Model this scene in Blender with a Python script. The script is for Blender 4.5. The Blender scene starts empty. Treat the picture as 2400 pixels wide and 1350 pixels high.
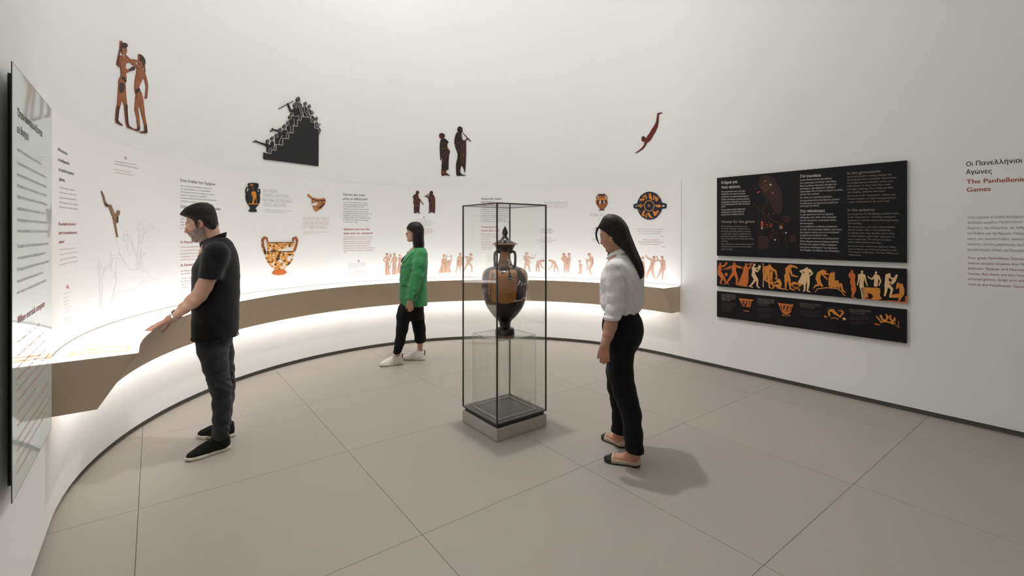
import bpy, bmesh, math, random
import numpy as np
from mathutils import Vector, Matrix
from mathutils.bvhtree import BVHTree
from mathutils.geometry import tessellate_polygon

random.seed(7)
np.random.seed(7)
scene = bpy.context.scene
COL = scene.collection

# ------------------------------------------------------------------ camera, world, lights, exposure
F, EYE, CX, HY = 1104.6, 1.58, 1200.0, 546.2      # focal length in pixels, eye height, principal column, horizon row
cam_data = bpy.data.cameras.new('camera')
cam_data.sensor_fit = 'HORIZONTAL'
cam_data.sensor_width = 36.0
cam_data.lens = 36.0 * F / 2400.0
cam_data.shift_y = -(675.0 - HY) / 2400.0
cam_data.clip_start = 0.05
cam = bpy.data.objects.new('camera', cam_data)
cam.location = (0, 0, EYE)
cam.rotation_euler = (math.pi / 2, 0, 0)
COL.objects.link(cam)
scene.camera = cam

world = bpy.data.worlds.new('world')
scene.world = world
world.use_nodes = True
world.node_tree.nodes['Background'].inputs[0].default_value = (0.5, 0.5, 0.5, 1)
world.node_tree.nodes['Background'].inputs[1].default_value = 0.0

scene.view_settings.view_transform = 'Standard'
scene.view_settings.look = 'None'
scene.view_settings.gamma = 1.0
scene.view_settings.use_curve_mapping = False
scene.view_settings.exposure = 0.0
scene.cycles.transparent_max_bounces = 32
scene.cycles.diffuse_bounces = 6


def lamp(name, kind, loc, energy, color=(1, 1, 1), **kw):
    d = bpy.data.lights.new(name, kind)
    d.energy = energy
    d.color = color
    for k, v in kw.items():
        setattr(d, k, v)
    o = bpy.data.objects.new(name, d)
    o.location = loc
    COL.objects.link(o)
    return o


CEIL = 5.7
SPOT = lamp('ceiling_spot', 'SPOT', (-0.18, 4.08, 5.62), 395, (1.0, 0.99, 0.975), shadow_soft_size=0.07, spot_size=math.radians(84), spot_blend=0.8)
FILL = lamp('soft_fill', 'AREA', (-0.10, 4.0, 5.55), 57, (1.0, 0.997, 0.99), shape='DISK', size=3.2)  # added soft fill for the whole room, unseen
FILL2 = lamp('soft_fill_far', 'AREA', (-1.0, 5.2, 5.55), 14, (1.0, 0.997, 0.99), shape='DISK', size=2.0)  # second fill, added to lift the far end over the near floor
COVE_STRENGTH = 7.8
DESK_STRENGTH = 2.1
UNDER_STRENGTH = 13.5

# ------------------------------------------------------------------ room frame: p runs across the room, q along it
ANG = 0.65
UX, UY = math.cos(ANG), math.sin(ANG)
PC, QC, RW = 2.39, 3.47, 2.827     # centre and radius of the round end
SLOPE = 0.037


def room(p, q, z=0.0):
    return (p * UX - q * UY, p * UY + q * UX, z)


def wallpt(s, off=0.0):
    """arc length along the wall -> (x, y, nx, ny); off moves into the room"""
    if s < 0:
        p, q, np_, nq = PC - RW, QC + s, 1.0, 0.0
    elif s > math.pi * RW:
        d = s - math.pi * RW
        p, q, np_, nq = PC + RW + SLOPE * d, QC - d, -1.0, -SLOPE
    else:
        a = s / RW
        p, q, np_, nq = PC - RW * math.cos(a), QC + RW * math.sin(a), math.cos(a), -math.sin(a)
    p += off * np_
    q += off * nq
    x, y, _ = room(p, q)
    nx, ny, _ = room(np_, nq)
    return x, y, nx, ny


def ray(px, py):
    return ((px - CX) / F, 1.0, (HY - py) / F)


def P(px, py, Y):
    return np.array([(px - CX) * Y / F, Y, EYE + (HY - py) * Y / F])


def to_wall(px, py, off=0.0):
    """photo pixel -> (s, z) on the wall (moved into the room by off)"""
    dx, dy, dz = ray(px, py)
    dp, dq = dx * UX + dy * UY, -dx * UY + dy * UX
    best = None
    if abs(dp) > 1e-9:
        t = (PC - RW + off) / dp
        if t > 0 and t * dq < QC:
            best = (t, t * dq - QC)
        den = dp + SLOPE * dq
        t = (PC + RW - off + SLOPE * QC) / den
        if t > 0 and t * dq < QC and (best is None or t < best[0]):
            best = (t, math.pi * RW + QC - t * dq)
    a, b, c = dp * dp + dq * dq, -2 * (dp * PC + dq * QC), PC * PC + QC * QC - (RW - off) ** 2
    disc = b * b - 4 * a * c
    if disc > 0:
        t = (-b + math.sqrt(disc)) / (2 * a)
        if t * dq >= QC:
            best = (t, RW * math.atan2(t * dq - QC, PC - t * dp))
    t, s = best
    return s, EYE + t * dz


# ------------------------------------------------------------------ materials
MATS = {}


def mat(name, color, rough=0.6, spec=0.5, metal=0.0, noise=0.0, nscale=20.0, bump=0.0, bscale=200.0, emit=None, attr=None, rand=0.0, stretch=None, sheen=0.0, detail=4.0):
    if name in MATS:
        return MATS[name]
    m = bpy.data.materials.new(name)
    MATS[name] = m
    m.use_nodes = True
    nt = m.node_tree
    b = nt.nodes['Principled BSDF']
    b.inputs['Roughness'].default_value = rough
    b.inputs['Specular IOR Level'].default_value = spec
    b.inputs['Metallic'].default_value = metal
    if sheen:
        b.inputs['Sheen Weight'].default_value = sheen
    c = (*color, 1.0)
    b.inputs['Base Color'].default_value = c
    out = None
    tc = None

    def coords():
        nonlocal tc
        if tc is None:
            tcn = nt.nodes.new('ShaderNodeTexCoord')
            tc = tcn.outputs['Object']
            if stretch:
                mp = nt.nodes.new('ShaderNodeMapping')
                mp.inputs['Scale'].default_value = stretch
                nt.links.new(tc, mp.inputs['Vector'])
                tc = mp.outputs['Vector']
        return tc

    if attr:
        a = nt.nodes.new('ShaderNodeVertexColor')
        a.layer_name = attr
        out = a.outputs['Color']
    if noise or rand:
        hsv = nt.nodes.new('ShaderNodeHueSaturation')
        if out is not None:
            nt.links.new(out, hsv.inputs['Color'])
        else:
            hsv.inputs['Color'].default_value = c
        val = None
        if noise:
            n = nt.nodes.new('ShaderNodeTexNoise')
            n.inputs['Scale'].default_value = nscale
            n.inputs['Detail'].default_value = detail
            nt.links.new(coords(), n.inputs['Vector'])
            mr = nt.nodes.new('ShaderNodeMapRange')
            mr.inputs['From Min'].default_value = 0.25
            mr.inputs['From Max'].default_value = 0.75
            mr.inputs['To Min'].default_value = 1 - noise
            mr.inputs['To Max'].default_value = 1 + noise
            nt.links.new(n.outputs['Fac'], mr.inputs['Value'])
            val = mr.outputs['Result']
        if rand:
            oi = nt.nodes.new('ShaderNodeObjectInfo')
            mr2 = nt.nodes.new('ShaderNodeMapRange')
            mr2.inputs['To Min'].default_value = 1 - rand
            mr2.inputs['To Max'].default_value = 1 + rand
            nt.links.new(oi.outputs['Random'], mr2.inputs['Value'])
            if val is not None:
                mu = nt.nodes.new('ShaderNodeMath')
                mu.operation = 'MULTIPLY'
                nt.links.new(val, mu.inputs[0])
                nt.links.new(mr2.outputs['Result'], mu.inputs[1])
                val = mu.outputs[0]
            else:
                val = mr2.outputs['Result']
        nt.links.new(val, hsv.inputs['Value'])
        out = hsv.outputs['Color']
    if out is not None:
        nt.links.new(out, b.inputs['Base Color'])
    if bump:
        n = nt.nodes.new('ShaderNodeTexNoise')
        n.inputs['Scale'].default_value = bscale
        n.inputs['Detail'].default_value = 3.0
        nt.links.new(coords(), n.inputs['Vector'])
        bp = nt.nodes.new('ShaderNodeBump')
        bp.inputs['Strength'].default_value = bump
        bp.inputs['Distance'].default_value = 0.002
        nt.links.new(n.outputs['Fac'], bp.inputs['Height'])
        nt.links.new(bp.outputs['Normal'], b.inputs['Normal'])
    if emit:
        b.inputs['Emission Color'].default_value = (*emit[0], 1)
        b.inputs['Emission Strength'].default_value = emit[1]
    return m


def clear_mat(name, tint, gloss_rough=0.0, ior=1.5):
    """thin clear sheet: see-through with a Fresnel reflection"""
    if name in MATS:
        return MATS[name]
    m = bpy.data.materials.new(name)
    MATS[name] = m
    m.use_nodes = True
    nt = m.node_tree
    nt.nodes.remove(nt.nodes['Principled BSDF'])
    tr = nt.nodes.new('ShaderNodeBsdfTransparent')
    tr.inputs[0].default_value = (*tint, 1)
    gl = nt.nodes.new('ShaderNodeBsdfGlossy')
    gl.inputs['Roughness'].default_value = gloss_rough
    fr = nt.nodes.new('ShaderNodeFresnel')
    ge = nt.nodes.new('ShaderNodeNewGeometry')
    mr = nt.nodes.new('ShaderNodeMapRange')          # same outside angle on both faces of the sheet
    mr.inputs['To Min'].default_value = ior
    mr.inputs['To Max'].default_value = 1.0 / ior
    nt.links.new(ge.outputs['Backfacing'], mr.inputs['Value'])
    nt.links.new(mr.outputs['Result'], fr.inputs['IOR'])
    mx = nt.nodes.new('ShaderNodeMixShader')
    nt.links.new(fr.outputs[0], mx.inputs[0])
    nt.links.new(tr.outputs[0], mx.inputs[1])
    nt.links.new(gl.outputs[0], mx.inputs[2])
    nt.links.new(mx.outputs[0], nt.nodes['Material Output'].inputs[0])
    return m


def srgb(r, g, b):
    def f(c):
        c /= 255.0
        return c / 12.92 if c <= 0.04045 else ((c + 0.055) / 1.055) ** 2.4
    return (f(r), f(g), f(b))


WALL = mat('wall_paint', (0.80, 0.794, 0.784), 0.75, 0.2, noise=0.012, nscale=1.5)
BLACK = mat('black_metal', (0.012, 0.013, 0.014), 0.4, 0.5)

# ------------------------------------------------------------------ objects
def link(name, me, parent=None, label=None, cat=None, group=None, kind=None):
    o = bpy.data.objects.new(name, me)
    COL.objects.link(o)
    if parent is not None:
        o.parent = parent
    tag(o, label, cat, group, kind)
    return o


def tag(o, label=None, cat=None, group=None, kind=None):
    for k, v in (('label', label), ('category', cat), ('group', group), ('kind', kind)):
        if v:
            o[k] = v
    return o


def empty(name, label=None, cat=None, group=None, loc=(0, 0, 0)):
    o = link(name, None, None, label, cat, group)
    o.location = loc
    return o


def mesh(name, verts, faces, material=None, smooth=False, mats=None, fmat=None):
    me = bpy.data.meshes.new(name)
    me.from_pydata([tuple(map(float, v)) for v in verts], [], [tuple(map(int, f)) for f in faces])
    for m in (mats or ([material] if material else [])):
        me.materials.append(m)
    if fmat is not None:
        me.polygons.foreach_set('material_index', np.asarray(fmat, dtype=np.int32))
    if smooth:
        me.polygons.foreach_set('use_smooth', np.ones(len(me.polygons), dtype=bool))
    me.update()
    return me


def bm_mesh(name, bm, material, smooth=False):
    me = bpy.data.meshes.new(name)
    bmesh.ops.recalc_face_normals(bm, faces=bm.faces)
    bm.to_mesh(me)
    bm.free()
    me.materials.append(material)
    if smooth:
        me.polygons.foreach_set('use_smooth', np.ones(len(me.polygons), dtype=bool))
    return me


def prism_mesh(name, poly, z0, z1, material, bevel=0.0):
    """vertical prism over a plan polygon [(x, y)]"""
    bm = bmesh.new()
    lo = [bm.verts.new((x, y, z0)) for x, y in poly]
    hi = [bm.verts.new((x, y, z1)) for x, y in poly]
    n = len(poly)
    bm.faces.new(lo[::-1])
    bm.faces.new(hi)
    for i in range(n):
        bm.faces.new((lo[i], lo[(i + 1) % n], hi[(i + 1) % n], hi[i]))
    if bevel:
        bmesh.ops.bevel(bm, geom=list(bm.edges), offset=bevel, segments=2, affect='EDGES', profile=0.5)
    return bm_mesh(name, bm, material)


def lathe(name, prof, material, seg=64, axis=(0, 0), smooth=True):
    """prof [(r, z)] from bottom to top"""
    vs, fs = [], []
    n = len(prof)
    for i in range(seg):
        a = 2 * math.pi * i / seg
        for r, z in prof:
            vs.append((axis[0] + r * math.cos(a), axis[1] + r * math.sin(a), z))
    for i in range(seg):
        j = (i + 1) % seg
        for k in range(n - 1):
            fs.append((i * n + k, j * n + k, j * n + k + 1, i * n + k + 1))
    return mesh(name, vs, fs, material, smooth)


def catmull(pts, sub=6, closed=False):
    pts = [np.asarray(p, float) for p in pts]
    n = len(pts)
    out = []
    rng = n if closed else n - 1
    for i in range(rng):
        p0 = pts[(i - 1) % n] if (closed or i > 0) else pts[0]
        p1, p2 = pts[i], pts[(i + 1) % n]
        p3 = pts[(i + 2) % n] if (closed or i + 2 < n) else pts[-1]
        for k in range(sub):
            t = k / sub
            out.append(0.5 * (2 * p1 + (p2 - p0) * t + (2 * p0 - 5 * p1 + 4 * p2 - p3) * t * t + (3 * p1 - p0 - 3 * p2 + p3) * t ** 3))
    if not closed:
        out.append(pts[-1])
    return out


def tube(name, pts, radii, material, seg=10, sub=5):
    """round bar along a smooth path"""
    pr = catmull([np.append(np.asarray(p, float), r) for p, r in zip(pts, radii)], sub)
    vs, fs = [], []
    up = Vector((0.13, 0.27, 0.95))
    for i, q in enumerate(pr):
        a = Vector(pr[max(i - 1, 0)][:3])
        b = Vector(pr[min(i + 1, len(pr) - 1)][:3])
        t = (b - a).normalized()
        u = t.cross(up)
        if u.length < 0.05:
            u = t.cross(Vector((1, 0, 0)))
        u.normalize()
        v = t.cross(u)
        for k in range(seg):
            an = 2 * math.pi * k / seg
            vs.append(Vector(q[:3]) + (u * math.cos(an) + v * math.sin(an)) * q[3])
    m = len(pr)
    for i in range(m - 1):
        for k in range(seg):
            k2 = (k + 1) % seg
            fs.append((i * seg + k, i * seg + k2, (i + 1) * seg + k2, (i + 1) * seg + k))
    fs.append(tuple(range(seg))[::-1])
    fs.append(tuple((m - 1) * seg + k for k in range(seg)))
    return mesh(name, vs, fs, material, True)


# ------------------------------------------------------------------ flat shapes: outlines from unions of strokes, discs and polygons
class Sheet:
    """maps crop coordinates (zoomed photograph) to photograph pixels"""
    def __init__(self, ox, oy, sc):
        self.ox, self.oy, self.sc = ox, oy, sc

    def pt(self, x, y):
        return self.ox + x / self.sc, self.oy + y / self.sc


PX = Sheet(0, 0, 1.0)


def seg_d(X, Y, a, b, ra, rb):
    ax, ay = a
    bx, by = b
    dx, dy = bx - ax, by - ay
    L = dx * dx + dy * dy + 1e-12
    t = np.clip(((X - ax) * dx + (Y - ay) * dy) / L, 0, 1)
    return np.hypot(X - ax - t * dx, Y - ay - t * dy) - (ra + (rb - ra) * t)


def poly_d(X, Y, pts):
    d = np.full(X.shape, 1e9)
    ins = np.zeros(X.shape, bool)
    n = len(pts)
    for i in range(n):
        (ax, ay), (bx, by) = pts[i], pts[(i + 1) % n]
        d = np.minimum(d, seg_d(X, Y, (ax, ay), (bx, by), 0, 0))
        if ay != by:
            c = ((ay > Y) != (by > Y)) & (X < (bx - ax) * (Y - ay) / (by - ay) + ax)
            ins ^= c
    return np.where(ins, -d, d)


def outline(prims, sheet=PX, res=0.4):
    """prims: ('c', [(x,y,r)..]) stroke, ('e', x,y,rx,ry,deg) ellipse, ('p', pts) polygon, ('s', pts) smooth polygon; '-' before the code cuts.
    Returns closed contours in photo pixels."""
    items, xs, ys = [], [], []
    k = 1.0 / sheet.sc
    for pr in prims:
        code = pr[0]
        neg = code[0] == '-'
        code = code[-1]
        if code == 'c':
            pts = [(*sheet.pt(x, y), r * k) for x, y, r in pr[1]]
            if not neg:
                for x, y, r in pts:
                    xs += [x - r, x + r]
                    ys += [y - r, y + r]
            items.append((neg, 'c', pts))
        elif code == 'e':
            x, y = sheet.pt(pr[1], pr[2])
            rx, ry = pr[3] * k, pr[4] * k
            a = math.radians(pr[5]) if len(pr) > 5 else 0.0
            if not neg:
                m = max(rx, ry)
                xs += [x - m, x + m]
                ys += [y - m, y + m]
            items.append((neg, 'e', (x, y, rx, ry, a)))
        else:
            pts = [sheet.pt(x, y) for x, y in pr[1]]
            if code == 's':
                pts = [tuple(q) for q in catmull(pts, 4, True)]
            if not neg:
                xs += [q[0] for q in pts]
                ys += [q[1] for q in pts]
            items.append((neg, 'p', pts))
    if len(items) == 1 and items[0][1] == 'p':
        return [items[0][2]]
    m = 3 * res
    gx = np.arange(min(xs) - m, max(xs) + m + res, res)
    gy = np.arange(min(ys) - m, max(ys) + m + res, res)
    X, Y = np.meshgrid(gx, gy, indexing='ij')
    Fd = np.full(X.shape, 1e6)
    for neg, code, dat in items:
        if code == 'c':
            d = np.full(X.shape, 1e6)
            if len(dat) == 1:
                d = np.hypot(X - dat[0][0], Y - dat[0][1]) - dat[0][2]
            for a, b in zip(dat[:-1], dat[1:]):
                d = np.minimum(d, seg_d(X, Y, a[:2], b[:2], a[2], b[2]))
        elif code == 'e':
            x, y, rx, ry, a = dat
            u = (X - x) * math.cos(a) + (Y - y) * math.sin(a)
            v = -(X - x) * math.sin(a) + (Y - y) * math.cos(a)
            d = (np.sqrt((u / rx) ** 2 + (v / ry) ** 2) - 1) * min(rx, ry)
        else:
            d = poly_d(X, Y, dat)
        Fd = np.maximum(Fd, -d) if neg else np.minimum(Fd, d)
    return contours(Fd, gx, gy)


def contours(Fd, gx, gy):
    Fd = np.where(np.abs(Fd) < 1e-7, 1e-7, Fd)
    ins = Fd < 0
    a, b, c, d = ins[:-1, :-1], ins[1:, :-1], ins[1:, 1:], ins[:-1, 1:]
    code = a * 1 + b * 2 + c * 4 + d * 8
    tab = {1: [(3, 0)], 2: [(0, 1)], 3: [(3, 1)], 4: [(1, 2)], 5: [(3, 0), (1, 2)], 6: [(0, 2)], 7: [(3, 2)], 8: [(2, 3)], 9: [(2, 0)], 10: [(0, 1), (2, 3)],
           11: [(2, 1)], 12: [(1, 3)], 13: [(1, 0)], 14: [(0, 3)]}
    nxt = {}
    pos = {}

    def ek(i, j, e):
        if e == 0:
            k = (i, j, 0)
        elif e == 1:
            k = (i + 1, j, 1)
        elif e == 2:
            k = (i, j + 1, 0)
        else:
            k = (i, j, 1)
        if k not in pos:
            i0, j0, ax = k
            i1, j1 = (i0 + 1, j0) if ax == 0 else (i0, j0 + 1)
            f0, f1 = Fd[i0, j0], Fd[i1, j1]
            t = f0 / (f0 - f1)
            pos[k] = (gx[i0] + t * (gx[i1] - gx[i0]), gy[j0] + t * (gy[j1] - gy[j0]))
        return k

    for i, j in zip(*np.nonzero((code > 0) & (code < 15))):
        for e0, e1 in tab[int(code[i, j])]:
            nxt[ek(i, j, e0)] = ek(i, j, e1)
    loops = []
    while nxt:
        k0, k = nxt.popitem()
        loop = [k0]
        while k != k0 and k in nxt:
            loop.append(k)
            k = nxt.pop(k)
        pts = [pos[q] for q in loop]
        if len(pts) > 5:
            # thin out nearly straight runs
            keep = []
            for q in range(len(pts)):
                if not keep:
                    keep.append(pts[q])
                    continue
                p0, p1, p2 = keep[-1], pts[q], pts[(q + 1) % len(pts)]
                cr = abs((p1[0] - p0[0]) * (p2[1] - p0[1]) - (p1[1] - p0[1]) * (p2[0] - p0[0]))
                if cr > 0.02 * (gx[1] - gx[0]) or math.hypot(p1[0] - p0[0], p1[1] - p0[1]) > 6:
                    keep.append(p1)
            if len(keep) > 2:
                loops.append(keep)
    return loops


def fill(loops, step=None):
    """flat triangulation of closed loops (even-odd) -> bmesh in 2D, cut along a grid of the given step"""
    cu = bpy.data.curves.new('fill', 'CURVE')
    cu.dimensions = '2D'
    cu.fill_mode = 'BOTH'
    for lp in loops:
        sp = cu.splines.new('POLY')
        sp.points.add(len(lp) - 1)
        sp.points.foreach_set('co', np.array([(x, y, 0, 1) for x, y in lp], dtype=np.float32).ravel())
        sp.use_cyclic_u = True
    o = bpy.data.objects.new('fill', cu)
    me = bpy.data.meshes.new_from_object(o)
    bm = bmesh.new()
    bm.from_mesh(me)
    bpy.data.objects.remove(o)
    bpy.data.curves.remove(cu)
    bpy.data.meshes.remove(me)
    bmesh.ops.remove_doubles(bm, verts=bm.verts, dist=1e-5)
    if step:
        cut(bm, step)
    return bm


def cut(bm, step):
    if not bm.verts:
        return
    for ax in (0, 1):
        if step[ax] is None:
            continue
        lo = min(v.co[ax] for v in bm.verts)
        hi = max(v.co[ax] for v in bm.verts)
        n = int((hi - lo) / step[ax])
        for i in range(1, n + 1):
            co = [0, 0, 0]
            no = [0, 0, 0]
            co[ax] = lo + (hi - lo) * i / (n + 1)
            no[ax] = 1
            bmesh.ops.bisect_plane(bm, geom=bm.verts[:] + bm.edges[:] + bm.faces[:], plane_co=co, plane_no=no, dist=1e-6)


def lay(name, bm, mapfn, off, material, skirt=None):
    """2D bmesh -> surface: mapfn(x, y) gives (pos, normal) ; off above the surface, skirt = depth of the rim going back"""
    bm.verts.ensure_lookup_table()
    V, N = [], []
    bad = set()
    for i, v in enumerate(bm.verts):
        r = mapfn(v.co.x, v.co.y)
        if r is None:
            bad.add(i)
            V.append(Vector((0, 0, 0)))
            N.append(Vector((0, 0, 1)))
            continue
        p, n = r
        V.append(Vector(p) + Vector(n) * off)
        N.append(Vector(n))
        v.index = i
    bm.verts.index_update()
    faces = []
    for f in bm.faces:
        ix = [v.index for v in f.verts]
        if bad and any(i in bad for i in ix):
            continue
        a, b, c = V[ix[0]], V[ix[1]], V[ix[2]]
        nn = (b - a).cross(c - a)
        if nn.dot(N[ix[0]]) < 0:
            ix = ix[::-1]
        faces.append(ix)
    verts = list(V)
    if skirt:
        cnt = {}
        for ix in faces:
            for k in range(len(ix)):
                e = (ix[k], ix[(k + 1) % len(ix)])
                cnt[e] = cnt.get(e, 0) + 1
        back = {}
        for (a, b) in list(cnt):
            if (b, a) in cnt:
                continue
            for q in (a, b):
                if q not in back:
                    back[q] = len(verts)
                    verts.append(V[q] - N[q] * skirt)
            faces.append([b, a, back[a], back[b]])
    bm.free()
    return mesh(name, verts, faces, material)


def on_wall(off):
    def fn(s, z):
        x, y, nx, ny = wallpt(s, off)
        return (x, y, z), (nx, ny, 0)
    return fn


def wall_shape(name, prims, material, parent=None, sheet=PX, res=0.4, off=0.0, thick=None, lift=0.001, **tags):
    """a flat shape lying on the wall, drawn where the photograph shows it; off = distance of its carrier from the wall"""
    loops = [[to_wall(x, y, off) for x, y in lp] for lp in outline(prims, sheet, res)]
    bm = fill(loops, (0.07, None))
    me = lay(name, bm, on_wall(off), (thick or 0) + lift, material, (thick + lift) if thick else None)
    return link(name, me, parent, **tags)


# ------------------------------------------------------------------ lettering
GLYPHS = {}


def glyph(ch, res=3):
    """one character of the built-in face: (points, triangles, advance); overlapping outlines are filled one by one"""
    if ch in GLYPHS:
        return GLYPHS[ch]

    def curve_of(s):
        cu = bpy.data.curves.new('text', 'FONT')
        cu.body = s
        cu.size = 1.0
        o = bpy.data.objects.new('text', cu)
        COL.objects.link(o)
        dg = bpy.context.evaluated_depsgraph_get()
        c = o.evaluated_get(dg).to_curve(dg)
        out = []
        for sp in c.splines:
            pts = []
            bp = sp.bezier_points
            n = len(bp)
            for i in range(n):
                p, q = bp[i], bp[(i + 1) % n]
                a, b, c1, d = p.co, p.handle_right, q.handle_left, q.co
                straight = (b - a).cross(d - a).length < 1e-5 and (c1 - a).cross(d - a).length < 1e-5
                for k in range(1 if straight else res):
                    t = k / res
                    m = 1 - t
                    v = a * m ** 3 + b * 3 * m * m * t + c1 * 3 * m * t * t + d * t ** 3
                    pts.append((v.x, v.y))
            if len(pts) > 2:
                out.append(pts)
        bpy.data.objects.remove(o)
        bpy.data.curves.remove(cu)
        return out

    area = lambda p: 0.5 * sum(p[i][0] * p[(i + 1) % len(p)][1] - p[(i + 1) % len(p)][0] * p[i][1] for i in range(len(p)))
    right = lambda cs: max(x for c in cs for x, _ in c)
    left = lambda cs: min(x for c in cs for x, _ in c)
    w2 = curve_of('HH')
    w3 = curve_of('H' + ch + 'H')
    adv = right(w3) - right(w2)
    cs = curve_of(ch) if ch.strip() else []
    V, T_ = [], []
    if cs and ord(ch) > 0x2ff:
        # union of overlapping outlines by winding number, traced on a fine grid
        st = 0.0125
        gx = np.arange(left(cs) - 0.05, right(cs) + 0.05, st)
        gy = np.arange(min(y for c in cs for _, y in c) - 0.05, max(y for c in cs for _, y in c) + 0.05, st)
        X, Y = np.meshgrid(gx, gy, indexing='ij')
        wn = np.zeros(X.shape)
        dm = np.full(X.shape, 9.0)
        for c in cs:
            for (ax, ay), (bx, by) in zip(c, c[1:] + c[:1]):
                dm = np.minimum(dm, seg_d(X, Y, (ax, ay), (bx, by), 0, 0))
                if ay != by:
                    hit = ((ay > Y) != (by > Y)) & (X < (bx - ax) * (Y - ay) / (by - ay) + ax)
                    wn += np.where(hit, 1 if by > ay else -1, 0)
        lp = contours(np.where(wn != 0, -np.maximum(dm, 1e-5), np.maximum(dm, 1e-5)), gx, gy)
        bm = fill(lp)
        bm.verts.index_update()
        V = [(v.co.x, v.co.y) for v in bm.verts]
        T_ = [tuple(v.index for v in f.verts) for f in bm.faces]
        bm.free()
    elif cs:
        ar = [area(c) for c in cs]
        sgn = 1 if max(ar, key=abs) > 0 else -1
        outs = [c for c, s in zip(cs, ar) if s * sgn > 0]
        holes = [c for c, s in zip(cs, ar) if s * sgn <= 0]
        hold = {i: [] for i in range(len(outs))}
        for h in holes:
            best = None
            for i, c in enumerate(outs):
                if poly_d(np.array([h[0][0]]), np.array([h[0][1]]), c)[0] < 0 and (best is None or abs(area(c)) < abs(area(outs[best]))):
                    best = i
            if best is not None:
                hold[best].append(h)
        for i, c in enumerate(outs):
            loops = [c] + hold[i]
            flat = [q for l in loops for q in l]
            base = len(V)
            V += flat
            T_ += [tuple(base + k for k in t) for t in tessellate_polygon([[Vector((x, y, 0)) for x, y in l] for l in loops])]
    GLYPHS[ch] = (np.array(V, float).reshape(-1, 2), T_, adv)
    return GLYPHS[ch]


def glyphs(txt, bold=False, res=2):
    co, fs, x, n = [], [], 0.0, 0
    for ch in txt:
        v, t, adv = glyph(ch)
        if len(v):
            co.append(v + np.array([[x, 0.0]]))
            fs += [tuple(n + k for k in q) for q in t]
            n += len(v)
        x += adv
    return (np.concatenate(co) if co else np.zeros((0, 2))), fs


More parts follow.
